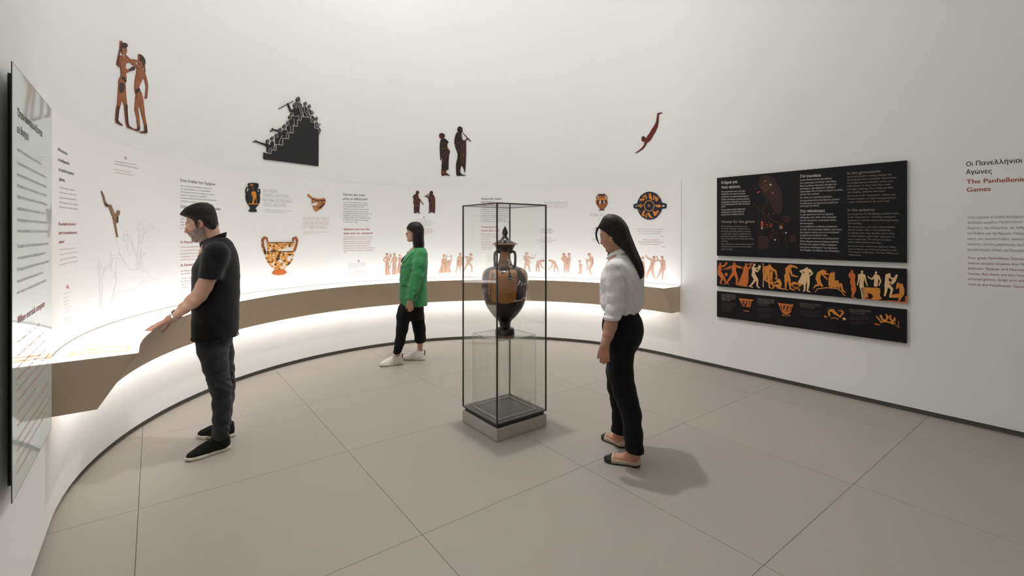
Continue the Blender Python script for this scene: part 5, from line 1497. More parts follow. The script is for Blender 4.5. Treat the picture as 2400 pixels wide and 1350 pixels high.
bshape(b1, 'map_building', [('p', [(918, 870), (940, 862), (966, 874), (966, 920), (918, 920)]), ('-p', [(926, 878), (958, 878), (958, 914), (926, 914)])], MAP3, K1, 0.0014)
for x, y, r in ((625, 418, 12), (646, 405, 10), (828, 425, 13), (780, 714, 8), (834, 712, 8), (838, 928, 7), (772, 830, 6)):
    bshape(b1, 'map_spot', [('e', x, y, r, r)], MAP3, K1, 0.0014)
for x, y in ((798, 310), (680, 908), (942, 898), (1011, 971), (858, 1068)):
    bshape(b1, 'map_marker', [('e', x, y, 11, 11)], white_ink, K1, 0.0018, 0.2)
for y, x in ((985, 705), (1093, 715)):
    bshape(b1, 'map_legend', [('c', [(628, y, 3), (x, y, 3)])], MAP2, K1, 0.0014)

b2 = board('frieze_board', 'long narrow black board with a row of orange painted athletes', 608, 669, 632, 712)
Z1, Z2 = Sheet(1675, 600, 10.435), Sheet(1900, 610, 10.435)


def fig(sheet, m, *prims, hair=None):
    o = bshape(b2, 'painted_athlete', list(prims), m, sheet)
    if hair:
        wall_shape('painted_hair', [('e', hair[0] - 4, hair[1] - 12, hair[2] * 0.8, hair[3] * 0.7)], VBROWN, o, sheet, 0.25, BO, None, 0.0013)


C_ = lambda *q: ('c', list(q))
fig(Z1, ORANGE2, ('e', 135, 190, 26, 34), C_((130, 240, 36), (112, 330, 42), (118, 420, 48)), C_((120, 430, 48), (188, 540, 28), (138, 650, 18), (175, 690, 10)), C_((140, 430, 45), (222, 530, 30), (268, 640, 20), (340, 690, 10)), C_((150, 255, 22), (235, 245, 22), (290, 170, 24)), hair=(125, 165, 32, 26))
fig(Z1, ORANGE2, C_((60, 332, 6), (420, 312, 6)))
fig(Z1, ORANGE2, ('e', 280, 450, 38, 42))
fig(Z1, ORANGE2, ('e', 478, 190, 30, 36), C_((480, 250, 40), (470, 340, 50), (475, 420, 48)), C_((500, 245, 32), (590, 265, 30), (670, 295, 16)), C_((440, 245, 24), (330, 285, 18), (225, 330, 10)), C_((455, 420, 40), (360, 560, 26), (290, 660, 18), (230, 690, 10)), C_((500, 420, 42), (550, 560, 26), (530, 680, 20), (600, 720, 10)), hair=(485, 155, 38, 30))
fig(Z1, ORANGE2, ('e', 768, 210, 30, 34), ('s', [(715, 260), (790, 250), (822, 320), (825, 600), (790, 720), (830, 750), (640, 735), (565, 700), (610, 580), (690, 380)]), C_((790, 290, 24), (850, 305, 20), (890, 190, 14)), C_((790, 215, 6), (935, 165, 10)), hair=(740, 190, 28, 30))
fig(Z1, CREAM, ('e', 965, 215, 30, 36), C_((940, 290, 36), (955, 380, 36), (940, 460, 40)), C_((945, 470, 42), (990, 580, 28), (900, 700, 20), (855, 740, 14), (930, 765, 9)), C_((965, 470, 40), (1040, 590, 26), (1040, 740, 18), (1100, 785, 9)), C_((960, 300, 20), (1060, 300, 16), (1090, 290, 14)), C_((980, 320, 18), (1035, 385, 16), (1100, 310, 12)), ('e', 1095, 262, 34, 40), hair=(948, 195, 30, 30))
fig(Z1, ORANGE, ('e', 1340, 235, 30, 34), C_((1280, 290, 50), (1290, 380, 60), (1290, 420, 50)), C_((1370, 290, 40), (1300, 330, 50)), C_((1240, 280, 32), (1190, 330, 24), (1215, 560, 22)), C_((1230, 440, 38), (1240, 590, 26), (1400, 670, 20), (1430, 720, 14)), C_((1310, 430, 42), (1330, 640, 26), (1340, 770, 16), (1400, 795, 9)), C_((1400, 320, 34), (1490, 370, 26), (1520, 520, 16)), C_((1390, 400, 32), (1385, 560, 24), (1400, 650, 14)), hair=(1350, 205, 48, 30))
fig(Z1, CREAM, C_((1180, 185, 8), (1195, 330, 8), (1185, 760, 9)))
fig(Z1, ORANGE, ('e', 1500, 545, 30, 34), C_((1560, 600, 44), (1600, 660, 40), (1600, 720, 34)), C_((1590, 730, 32), (1460, 720, 26), (1420, 790, 14), (1380, 795, 8)), C_((1600, 740, 28), (1530, 770, 20), (1690, 810, 14)), C_((1540, 610, 22), (1480, 650, 18), (1400, 660, 14)), hair=(1490, 520, 36, 26))
fig(Z1, ORANGE, ('e', 1850, 270, 34, 36), C_((1830, 250, 36), (1770, 320, 44), (1780, 430, 48)), C_((1850, 235, 26), (1960, 265, 22), (2010, 290, 18)), C_((1760, 480, 60), (1740, 590, 38), (1740, 730, 22), (1720, 810, 14), (1790, 830, 8)), C_((1790, 500, 50), (1830, 640, 32), (1850, 800, 18), (1960, 850, 9)), C_((1840, 330, 28), (1890, 470, 22), (2030, 505, 14)))
fig(Z1, ORANGE, C_((1890, 690, 26), (1930, 660, 34), (2040, 680, 28), (2100, 710, 26)), C_((1900, 730, 12), (2000, 790, 10), (2080, 820, 14), (2060, 855, 9)), C_((2080, 740, 12), (1980, 790, 10), (1890, 825, 9)))
fig(Z1, CREAM, ('e', 2250, 300, 34, 38), C_((2200, 350, 40), (2260, 400, 60), (2250, 470, 50)), C_((2310, 350, 36), (2240, 420, 50)), C_((2190, 350, 26), (2090, 370, 18), (2160, 430, 16)), C_((2330, 350, 28), (2385, 430, 20), (2320, 480, 16)), ('s', [(2150, 410), (2220, 470), (2230, 640), (2180, 700), (2040, 650), (2090, 540)]), C_((2220, 520, 42), (2200, 700, 28), (2195, 840, 18), (2160, 875, 9)), C_((2280, 520, 44), (2290, 700, 30), (2265, 850, 18), (2340, 885, 8)), hair=(2240, 270, 62, 38))
fig(Z2, ORANGE, ('e', 345, 275, 34, 34), C_((290, 270, 40), (200, 330, 50), (180, 420, 56)), C_((170, 440, 54), (220, 560, 40), (280, 630, 22)), C_((180, 470, 50), (200, 600, 30), (110, 620, 20), (75, 680, 12)), C_((310, 320, 24), (420, 340, 20)), C_((290, 350, 20), (400, 460, 16)), hair=(360, 235, 56, 42))
fig(Z2, ORANGE, ('e', 560, 310, 34, 34), C_((520, 370, 70), (510, 480, 80), (510, 590, 76)), C_((560, 560, 60), (650, 520, 32), (690, 640, 24), (690, 700, 14)), C_((600, 630, 40), (740, 590, 30), (780, 740, 20), (860, 785, 10)), hair=(565, 280, 66, 44))
fig(Z2, ORANGE, C_((110, 780, 9), (160, 700, 10), (400, 670, 14), (640, 690, 12), (740, 750, 10), (830, 865, 12)))
fig(Z2, ORANGE2, ('e', 1010, 270, 28, 36), ('s', [(960, 300), (1040, 310), (1090, 370), (1080, 460), (1095, 600), (1110, 720), (1060, 840), (1040, 880), (1115, 925), (1050, 920), (985, 880), (1010, 820), (985, 720), (990, 620), (960, 540), (975, 460), (930, 400), (930, 340)]), hair=(1005, 235, 42, 26))
fig(Z2, CREAM, ('e', 1255, 280, 28, 36), C_((1245, 370, 56), (1250, 480, 50), (1240, 600, 50)), C_((1180, 360, 24), (1170, 480, 18), (1140, 600, 14)), C_((1310, 370, 26), (1340, 500, 18), (1385, 620, 12)), C_((1240, 620, 55), (1280, 760, 50), (1290, 920, 40)), hair=(1250, 250, 40, 28))
fig(Z2, ORANGE, ('s', [(1240, 670), (1500, 670), (1690, 690), (1690, 870), (1740, 930), (1640, 970), (1500, 960), (1400, 900), (1300, 930), (1260, 800)]), ('-s', [(1400, 810), (1490, 830), (1520, 900), (1460, 940), (1410, 890)]))
fig(Z2, CREAM, ('e', 1595, 300, 28, 34), C_((1590, 390, 54), (1600, 500, 46), (1590, 600, 48)), C_((1650, 390, 28), (1710, 510, 18), (1670, 610, 14)), C_((1550, 400, 24), (1500, 460, 18), (1430, 430, 14), (1395, 390, 10)), hair=(1595, 270, 38, 28))
fig(Z2, CREAM, ('e', 1925, 345, 30, 34), C_((1870, 380, 48), (1860, 480, 46), (1860, 570, 50)), C_((1930, 400, 22), (1980, 450, 18), (2040, 430, 14)), C_((1900, 520, 20), (1960, 550, 14)), C_((1850, 600, 50), (1840, 740, 30), (1810, 860, 22)), C_((1890, 600, 48), (1990, 710, 30), (1950, 850, 24), (1940, 900, 18)), hair=(1930, 315, 40, 26))
fig(Z2, CREAM, C_((1990, 560, 34), (2040, 480, 48), (2090, 400, 24)), ('e', 2095, 375, 32, 26))
fig(Z2, ORANGE, ('e', 2130, 575, 28, 34), C_((2200, 620, 55), (2230, 720, 60), (2220, 830, 60)), C_((2140, 620, 24), (2100, 690, 20), (2110, 600, 14)), C_((2200, 870, 50), (2060, 870, 45), (1990, 880, 36)), C_((2190, 920, 30), (2150, 985, 14)), hair=(2150, 530, 42, 40))
fig(Z2, ORANGE2, ('p', [(1260, 905), (1500, 955), (1650, 975), (1990, 985), (2310, 1015), (2310, 880), (2360, 880), (2360, 1055), (1270, 940)]))

b3 = board('vessels_board', 'lowest long black board with four small pictures of painted vessels', 681, 741, 727, 806)
Y1, Y2 = Sheet(1675, 675, 10.435), Sheet(1900, 700, 10.435)


def para(sheet, x0, x1, y0, n, dy, slope, m, seed):
    rnd = random.Random(seed)
    rows = []
    pool = ['αθλητής με ακόντιο και δίσκο', 'νέοι στην παλαίστρα ασκούνται', 'αγγείο με παράσταση αγώνα', 'young athletes at the palestra', 'cup with a scene of training', 'an athlete holds a strigil']
    for i in range(n):
        xe = x1 if i < n - 1 else x0 + (x1 - x0) * 0.7
        rows.append((pool[rnd.randrange(6)], x0, y0 + dy * i, xe, y0 + dy * i + slope * (xe - x0), 1.7))
    btext(b3, cl_(sheet, rows), m, False, 'board_text', 1)


para(Y1, 165, 510, 155, 6, 25, 0.07, soft_ink, 1)
para(Y1, 185, 470, 303, 1, 25, 0.09, soft_ink, 2)
para(Y1, 170, 520, 365, 5, 26, 0.08, dim_ink, 3)
para(Y1, 185, 430, 490, 4, 26, 0.08, dim_ink, 4)
para(Y1, 1040, 1450, 255, 5, 28, 0.09, soft_ink, 5)
para(Y1, 1060, 1410, 412, 1, 28, 0.09, soft_ink, 6)
para(Y1, 1045, 1430, 480, 4, 28, 0.09, dim_ink, 7)
para(Y1, 1060, 1380, 610, 5, 28, 0.09, dim_ink, 8)
para(Y1, 2070, 2590, 370, 3, 30, 0.10, soft_ink, 9)
para(Y1, 2105, 2590, 470, 1, 30, 0.10, soft_ink, 10)
para(Y1, 2080, 2580, 530, 3, 30, 0.10, dim_ink, 11)
para(Y1, 2110, 2590, 625, 3, 30, 0.10, dim_ink, 12)
para(Y2, 940, 1470, 260, 3, 28, 0.08, soft_ink, 13)
para(Y2, 975, 1510, 360, 1, 28, 0.09, soft_ink, 14)
para(Y2, 940, 1410, 425, 4, 28, 0.08, dim_ink, 15)
para(Y2, 980, 1370, 560, 3, 28, 0.08, dim_ink, 16)


def bgroup(name, base, m, sheet, parts):
    o = bshape(b3, name, base, m, sheet)
    for nm, prims, mm, lf in parts:
        wall_shape(nm, prims, mm, o, sheet, 0.25, BO, None, lf)


bgroup('vessel_picture', [('p', [(585, 248), (942, 285), (938, 310), (900, 330), (870, 470), (830, 470), (680, 440), (640, 360), (595, 275)])], ORANGE2, Y1,
       [('dark_gap', [C_((700, 350, 22), (690, 400, 18)), C_((780, 360, 16), (760, 430, 20)), C_((850, 350, 14), (850, 430, 10)), C_((650, 310, 8), (905, 335, 6)), C_((735, 380, 8), (730, 440, 10))], SOOT, 0.0013)])
bgroup('vessel_picture', [C_((705, 545, 12), (770, 565, 14), (835, 572, 12))], RUST, Y1, [])
bgroup('vessel_picture', [('p', [(1525, 350), (1560, 365), (1930, 405), (1895, 470), (1860, 600), (1790, 630), (1680, 625), (1620, 560), (1570, 420)])], ORANGE2, Y1,
       [('dark_gap', [C_((1700, 440, 20), (1690, 500, 18)), C_((1790, 450, 18), (1770, 520, 18)), C_((1620, 430, 12), (1650, 560, 8)), C_((1860, 460, 12), (1850, 560, 8)), C_((1720, 560, 8), (1800, 570, 8))], SOOT, 0.0013)])
bgroup('vessel_picture', [('e', 1745, 672, 105, 36, 4)], MAROON, Y1, [('cream_line', [('e', 1745, 668, 100, 30, 4), ('-e', 1745, 672, 92, 24, 4)], CREAM, 0.0013)])
bgroup('vessel_picture', [C_((460, 420, 18), (440, 330, 26), (470, 285, 26), (540, 290, 40), (590, 350, 36), (650, 390, 24), (720, 450, 18)), C_((760, 290, 18), (790, 340, 24), (730, 430, 18)), C_((670, 290, 8), (760, 300, 12))], ORANGE, Y2, [('dark_gap', [('e', 480, 330, 26, 22)], SOOT, 0.0013)])
bgroup('vessel_picture', [C_((350, 320, 5), (430, 230, 5), (560, 205, 5), (720, 235, 5), (830, 370, 6))], dim_ink, Y2, [])
bgroup('vessel_picture', [C_((500, 480, 9), (570, 465, 10), (665, 500, 9))], ORANGE, Y2, [])
bgroup('vessel_picture', [C_((340, 425, 20), (380, 450, 18))], ORANGE, Y2, [])
bgroup('vessel_picture', [C_((800, 480, 22), (850, 495, 14)), C_((790, 515, 8), (840, 515, 8))], CREAM, Y2, [])
bgroup('vessel_picture', [C_((1720, 580, 12), (1800, 555, 16), (1900, 570, 16), (2020, 620, 14)), C_((1610, 440, 18), (1700, 540, 16), (1720, 580, 14)), C_((1710, 420, 28), (1760, 520, 22), (1830, 540, 22)), C_((1840, 390, 18), (1880, 440, 26), (1850, 520, 24)), C_((1950, 420, 22), (1930, 480, 20), (2000, 540, 20), (2060, 520, 22), (2040, 460, 14)), C_((1960, 560, 16), (2050, 590, 18))], ORANGE, Y2, [])
bgroup('vessel_picture', [C_((1580, 620, 20), (1690, 640, 10))], ORANGE2, Y2, [])
bgroup('vessel_picture', [C_((2140, 560, 12), (2155, 690, 12)), C_((2050, 620, 10), (2150, 700, 10))], RUST, Y2, [])

# ================================================================== smooth bodies: signed-distance blends turned into meshes
class Field:
    def __init__(self, lo, hi, h):
        self.lo, self.h = np.asarray(lo, float), h
        n = np.ceil((np.asarray(hi, float) - self.lo) / h).astype(int) + 1
        self.ax = [self.lo[i] + h * np.arange(n[i]) for i in range(3)]
        self.f = np.full(tuple(n), 1.0, np.float32)

    def add(self, fn, lo, hi, k=0.01, op='u'):
        m = k + 3 * self.h
        sl = []
        for i in range(3):
            a = int(np.searchsorted(self.ax[i], lo[i] - m))
            b = int(np.searchsorted(self.ax[i], hi[i] + m))
            if a >= b:
                return
            sl.append(slice(a, b))
        sl = tuple(sl)
        d = fn(self.ax[0][sl[0]][:, None, None], self.ax[1][sl[1]][None, :, None], self.ax[2][sl[2]][None, None, :])
        cur = self.f[sl]
        if op == 'u':
            t = np.clip(0.5 + 0.5 * (cur - d) / k, 0, 1)
            self.f[sl] = cur * (1 - t) + d * t - k * t * (1 - t)
        elif op == 's':
            t = np.clip(0.5 - 0.5 * (cur + d) / k, 0, 1)
            self.f[sl] = cur * (1 - t) - d * t + k * t * (1 - t)
        elif op == 'i':
            self.f[sl] = np.maximum(cur, d)

    # -- primitives ------------------------------------------------
    def cap(self, a, b, ra, rb, k=0.01, op='u', sc=None, clip=None):
        """tapered round bar; sc = (axis, factor) flattens it along an axis"""
        a, b = np.asarray(a, float), np.asarray(b, float)
        d = b - a
        L = d @ d + 1e-12
        r = max(ra, rb)
        if sc is not None:
            ux = np.asarray(sc[0], float)
            ux = ux / np.linalg.norm(ux)
            g = 1.0 / sc[1] - 1.0

        def fn(X, Y, Z):
            px, py, pz = X - a[0], Y - a[1], Z - a[2]
            t = np.clip((px * d[0] + py * d[1] + pz * d[2]) / L, 0, 1)
            qx, qy, qz = px - t * d[0], py - t * d[1], pz - t * d[2]
            if sc is not None:
                w = (qx * ux[0] + qy * ux[1] + qz * ux[2]) * g
                qx, qy, qz = qx + w * ux[0], qy + w * ux[1], qz + w * ux[2]
                return (np.sqrt(qx * qx + qy * qy + qz * qz) - (ra + (rb - ra) * t)) * min(1.0, sc[1])
            dd = np.sqrt(qx * qx + qy * qy + qz * qz) - (ra + (rb - ra) * t)
            if clip is not None:
                cp, cn = np.asarray(clip[0], float), np.asarray(clip[1], float)
                cn = cn / np.linalg.norm(cn)
                dd = np.maximum(dd, (X - cp[0]) * cn[0] + (Y - cp[1]) * cn[1] + (Z - cp[2]) * cn[2])
            return dd
        self.add(fn, np.minimum(a, b) - r, np.maximum(a, b) + r, k, op)

    def path(self, pts, k=0.01, op='u', sc=None):
        """pts: [(point, radius)]"""
        for (a, ra), (b, rb) in zip(pts[:-1], pts[1:]):
            self.cap(a, b, ra, rb, k, op, sc)

    def ell(self, c, r, R=None, k=0.01, op='u'):
        c, r = np.asarray(c, float), np.asarray(r, float)
        m = np.eye(3) if R is None else np.asarray(R, float)      # columns: local axes in the world
        rr = max(r)

        def fn(X, Y, Z):
            px, py, pz = X - c[0], Y - c[1], Z - c[2]
            l = [px * m[0][i] + py * m[1][i] + pz * m[2][i] for i in range(3)]
            k0 = np.sqrt(sum((l[i] / r[i]) ** 2 for i in range(3)))
            k1 = np.sqrt(sum((l[i] / r[i] ** 2) ** 2 for i in range(3))) + 1e-9
            return k0 * (k0 - 1.0) / k1
        self.add(fn, c - rr, c + rr, k, op)

    def stack(self, rows, k=0.01, op='u', power=2.0, flat=True):
        """rows [(z, cx, cy, rx, ry, angle)]: elliptical cross-sections one above another"""
        rows = sorted(rows)
        n = 5
        den = np.array(catmull([np.array(q, float) for q in rows], n))
        den = den[np.argsort(den[:, 0])]
        z = den[:, 0]
        hi = max(np.max(np.abs(den[:, 3])), np.max(np.abs(den[:, 4])))
        lo3 = np.array([den[:, 1].min() - hi, den[:, 2].min() - hi, z[0]])
        hi3 = np.array([den[:, 1].max() + hi, den[:, 2].max() + hi, z[-1]])

        def fn(X, Y, Z):
            q = [np.interp(Z, z, den[:, i]) for i in range(1, 6)]
            c, s = np.cos(q[4]), np.sin(q[4])
            u = (X - q[0]) * c + (Y - q[1]) * s
            v = -(X - q[0]) * s + (Y - q[1]) * c
            rx, ry = np.maximum(q[2], 1e-3), np.maximum(q[3], 1e-3)
            if power == 2.0:
                e = np.sqrt((u / rx) ** 2 + (v / ry) ** 2)
            else:
                e = ((np.abs(u) / rx) ** power + (np.abs(v) / ry) ** power) ** (1 / power)
            d = (e - 1) * np.minimum(rx, ry)
            return np.maximum(d, np.maximum(z[0] - Z, Z - z[-1]))
        self.add(fn, lo3, hi3, k, op)

    def half(self, p, n, op='i'):
        """keep the side the normal points away from"""
        p, n = np.asarray(p, float), np.asarray(n, float)
        n = n / np.linalg.norm(n)
        d = (self.ax[0][:, None, None] - p[0]) * n[0] + (self.ax[1][None, :, None] - p[1]) * n[1] + (self.ax[2][None, None, :] - p[2]) * n[2]
        self.f = np.maximum(self.f, d)

    def ripple(self, waves, mask=None):
        """soft cloth folds: [(direction, wavelength, amplitude, phase)]; mask(X, Y, Z) scales them"""
        X, Y, Z = self.ax[0][:, None, None], self.ax[1][None, :, None], self.ax[2][None, None, :]
        tot = np.zeros_like(self.f)
        for d, wl, amp, ph in waves:
            d = np.asarray(d, float)
            d = d / np.linalg.norm(d)
            u = X * d[0] + Y * d[1] + Z * d[2]
            u = u + 0.35 * wl * np.sin(2 * np.pi * (X * d[1] * 0.7 + Y * d[2] * 0.5 + Z * d[0] * 0.9 + 0.4 * Y) / (wl * 2.3) + ph * 1.7)
            tot = tot + amp * np.sin(2 * np.pi * u / wl + ph)
        if mask is not None:
            tot = tot * mask(X, Y, Z)
        self.f = self.f + tot

    def mesh(self, name, material, color=None, smooth=2):
        V, Q = surface_nets(self.f, self.lo, self.h)
        V = relax(V, Q, smooth)
        me = bpy.data.meshes.new(name)
        me.vertices.add(len(V))
        me.vertices.foreach_set('co', V.astype(np.float32).ravel())
        me.loops.add(len(Q) * 4)
        me.loops.foreach_set('vertex_index', Q.astype(np.int32).ravel())
        me.polygons.add(len(Q))
        me.polygons.foreach_set('loop_start', np.arange(0, len(Q) * 4, 4, dtype=np.int32))
        me.polygons.foreach_set('loop_total', np.full(len(Q), 4, dtype=np.int32))
        me.polygons.foreach_set('use_smooth', np.ones(len(Q), dtype=bool))
        me.update(calc_edges=True)
        me.validate()
        me.materials.append(material)
        if color is not None:
            paint(me, color)
        return me


def paint(me, fn):
    n = len(me.vertices)
    co = np.zeros(n * 3, np.float32)
    me.vertices.foreach_get('co', co)
    c = fn(co.reshape(-1, 3).astype(float))
    at = me.color_attributes.new('tone', 'FLOAT_COLOR', 'POINT')
    at.data.foreach_set('color', np.c_[c, np.ones(n)].astype(np.float32).ravel())


def surface_nets(f, lo, h):
    f = np.pad(f, 1, constant_values=1.0)
    lo = np.asarray(lo) - h
    s = f < 0
    c = np.zeros(tuple(np.array(f.shape) - 1), np.int8)
    cor = [(i, j, k) for i in (0, 1) for j in (0, 1) for k in (0, 1)]
    n = c.shape
    sub = lambda a, i, j, k: a[i:i + n[0], j:j + n[1], k:k + n[2]]
    for i, j, k in cor:
        c += sub(s, i, j, k)
    act = (c > 0) & (c < 8)
    I = np.argwhere(act)
    ids = np.full(n, -1, np.int64)
    ids[act] = np.arange(len(I))
    val = {q: f[I[:, 0] + q[0], I[:, 1] + q[1], I[:, 2] + q[2]] for q in cor}
    acc = np.zeros((len(I), 3))
    cnt = np.zeros(len(I))
    for q in cor:
        for ax in range(3):
            if q[ax] == 0:
                r = list(q)
                r[ax] = 1
                a, b = val[q], val[tuple(r)]
                m = (a < 0) != (b < 0)
                t = np.where(m, a / np.where(m, a - b, 1), 0)
                p = np.tile(np.array(q, float), (len(I), 1))
                p[:, ax] = t
                acc += p * m[:, None]
                cnt += m
    V = lo + h * (I + acc / cnt[:, None])
    quads = []
    for ax in range(3):
        a = [slice(1, -1)] * 3
        b = [slice(1, -1)] * 3
        a[ax] = slice(0, -1)
        b[ax] = slice(1, None)
        s0, s1 = s[tuple(a)], s[tuple(b)]
        E = np.argwhere(s0 != s1)
        if len(E) == 0:
            continue
        base = E + 1
        base[:, ax] -= 1
        flip = s0[E[:, 0], E[:, 1], E[:, 2]]
        u, v = (ax + 1) % 3, (ax + 2) % 3
        q = []
        for du, dv in ((-1, -1), (0, -1), (0, 0), (-1, 0)):
            p = base.copy()
            p[:, u] += du
            p[:, v] += dv
            q.append(ids[p[:, 0], p[:, 1], p[:, 2]])
        q = np.array(q).T
        q = np.where(flip[:, None], q, q[:, ::-1])
        quads.append(q)
    return V, np.concatenate(quads)


def relax(V, Q, it):
    if not it:
        return V
    a = np.concatenate([Q[:, 0], Q[:, 1], Q[:, 2], Q[:, 3]])
    b = np.concatenate([Q[:, 1], Q[:, 2], Q[:, 3], Q[:, 0]])
    n = len(V)
    deg = np.bincount(a, minlength=n) + np.bincount(b, minlength=n)
    deg = np.maximum(deg, 1)
    for _ in range(it):
        S = np.zeros_like(V)
        for i in range(3):
            S[:, i] = np.bincount(a, V[b, i], n) + np.bincount(b, V[a, i], n)
        V = V + 0.5 * (S / deg[:, None] - V)
    return V


def join_meshes(name, meshes, material):
    """one mesh from several pieces of the same figure"""
    bm = bmesh.new()
    for m in meshes:
        bm.from_mesh(m)
    me = bpy.data.meshes.new(name)
    bm.to_mesh(me)
    bm.free()
    me.materials.append(material)
    me.polygons.foreach_set('use_smooth', np.ones(len(me.polygons), dtype=bool))
    for m in meshes:
        bpy.data.meshes.remove(m)
    return me


def bvh_of(*objs):
    vs, fs = [], []
    for o in objs:
        me = o.data
        n = len(me.vertices)
        co = np.zeros(n * 3, np.float32)
        me.vertices.foreach_get('co', co)
        base = len(vs)
        vs += [Vector(v) for v in co.reshape(-1, 3)]
        fs += [[base + i for i in p.vertices] for p in me.polygons]
    return BVHTree.FromPolygons(vs, fs)


EYEP = Vector((0, 0, EYE))


def patch(name, bvh, prims, material, root, sheet=PX, off=0.001, thick=None, res=0.4, step=1.6, **tags):
    """a thin piece lying on a body's surface, outlined where the photograph shows it (sewn-on flaps, lips, seams)"""
    def fn(px, py):
        d = Vector(ray(px, py)).normalized()
        hit, nn, _, _ = bvh.ray_cast(EYEP, d, 30)
        if hit is None:
            return None
        if nn.dot(d) > 0:
            nn = -nn
        return hit, nn
    bm = fill(outline(prims, sheet, res), (step, step))
    if not len(bm.faces):
        bm.free()
        return None
    me = lay(name, bm, fn, off, material, thick)
    if not len(me.polygons):
        bpy.data.meshes.remove(me)
        return None
    return link(name, me, root, **tags)

# ================================================================== people
def unit(v):
    v = np.asarray(v, float)
    return v / np.linalg.norm(v)


def hw(px, X, Y):
    """half width in pixels -> metres across the line of sight"""
    return px * Y / F / math.sqrt(1 + (X / Y) ** 2)


def px_rows(rows, Y, f, dy=0.0, box=0.0, ref=None):
    """[(y, left, right, side)] read from the photograph -> elliptical sections at depth Y, long axis along the facing angle f"""
    out = []
    for y, l, r, b in rows:
        c = P((l + r) / 2, y, Y)
        if ref is not None:            # keep the centre on the sagittal plane through ref
            for _ in range(3):
                Yc = ref[1] + (c[0] - ref[0]) * math.tan(f)
                c = np.array([((l + r) / 2 - CX) * Yc / F, Yc, c[2]])
        W = hw((r - l) / 2, c[0], c[1])
        pa = math.atan2(c[0], -c[1])
        d = f - pa
        a2 = (W * W - (b * math.sin(d)) ** 2) / math.cos(d) ** 2
        a = math.sqrt(max(a2, (0.45 * W) ** 2))
        if box:
            a = max((W - box * b * abs(math.sin(d))) / math.cos(d), 0.5 * W)
        out.append((c[2], c[0], c[1] + dy, a, b, f))
    return out


class Frame:
    """local axes x forward, y left, z up at a point, turned by yaw and nodded by pitch (down positive)"""
    def __init__(self, c, yaw, pitch=0.0, s=1.0, roll=0.0):
        self.c = np.asarray(c, float)
        cy, sy, cp, sp = math.cos(yaw), math.sin(yaw), math.cos(pitch), math.sin(pitch)
        Rz = np.array([[cy, -sy, 0], [sy, cy, 0], [0, 0, 1]])
        Ry = np.array([[cp, 0, sp], [0, 1, 0], [-sp, 0, cp]])
        self.R = Rz @ Ry
        self.s = s

    def w(self, x, y, z):
        return self.c + self.R @ (np.array([x, y, z], float) * self.s)

    def loc(self, p):
        return (p - self.c) @ self.R / self.s


def head(Fd, T, fem=False):
    s, R = T.s, T.R
    E = lambda c, r, k=0.012, op='u': Fd.ell(T.w(*c), np.array(r) * s, R, k * s, op)
    K = lambda a, b, ra, rb, k=0.012, op='u': Fd.cap(T.w(*a), T.w(*b), ra * s, rb * s, k * s, op)
    E((-0.008, 0, 0.035), (0.091, 0.075, 0.089))
    E((0.03, 0, -0.03), (0.058, 0.058, 0.085), 0.03)
    j = 0.9 if fem else 1.0
    for q in (-1, 1):
        K((-0.008, 0.05 * q * j, -0.055), (0.062, 0.014 * q, -0.1), 0.022 * j, 0.016, 0.03)
        K((0.08, 0.012 * q, 0.024), (0.062, 0.048 * q, 0.024), 0.011, 0.012, 0.02)
        E((0.045, 0.043 * q, -0.026), (0.032, 0.024, 0.03), 0.025)
        E((0.1, 0.034 * q, 0.003), (0.016, 0.017, 0.011), 0.012, 's')
        E((0.074, 0.031 * q, 0.0), (0.0135, 0.0145, 0.012), 0.004)
        E((0.1, 0.0125 * q, -0.034), (0.011, 0.0085, 0.0085), 0.006)
        # ear: rim, hollow, lobe
        e = 0.074 * q
        E((-0.012, e, -0.004), (0.021, 0.011, 0.034), 0.004)
        E((-0.006, e + 0.0115 * q, 0.002), (0.0115, 0.0125, 0.0205), 0.004, 's')
        E((-0.004, e + 0.002 * q, -0.03), (0.01, 0.007, 0.011), 0.006)
    E((0.076, 0, -0.1), (0.018 if fem else 0.02, 0.02, 0.016), 0.02)
    E((0.07, 0, -0.07), (0.02, 0.035, 0.03), 0.02)
    K((0.083, 0, 0.02), (0.104 if fem else 0.109, 0, -0.027), 0.010, 0.0105 if fem else 0.0125, 0.014)
    E((0.103 if fem else 0.108, 0, -0.03), (0.012, 0.011, 0.0095), 0.008)
    E((0.088, 0, -0.052), (0.014, 0.026, 0.012), 0.012)
    E((0.094, 0, -0.0585), (0.0105, 0.022, 0.0056), 0.004)
    E((0.091, 0, -0.0705), (0.0105, 0.0185, 0.0066), 0.004)
    E((0.099, 0, -0.083), (0.009, 0.02, 0.006), 0.01, 's')


def smooth01(x, a, b):
    t = np.clip((x - a) / (b - a), 0, 1)
    return t * t * (3 - 2 * t)


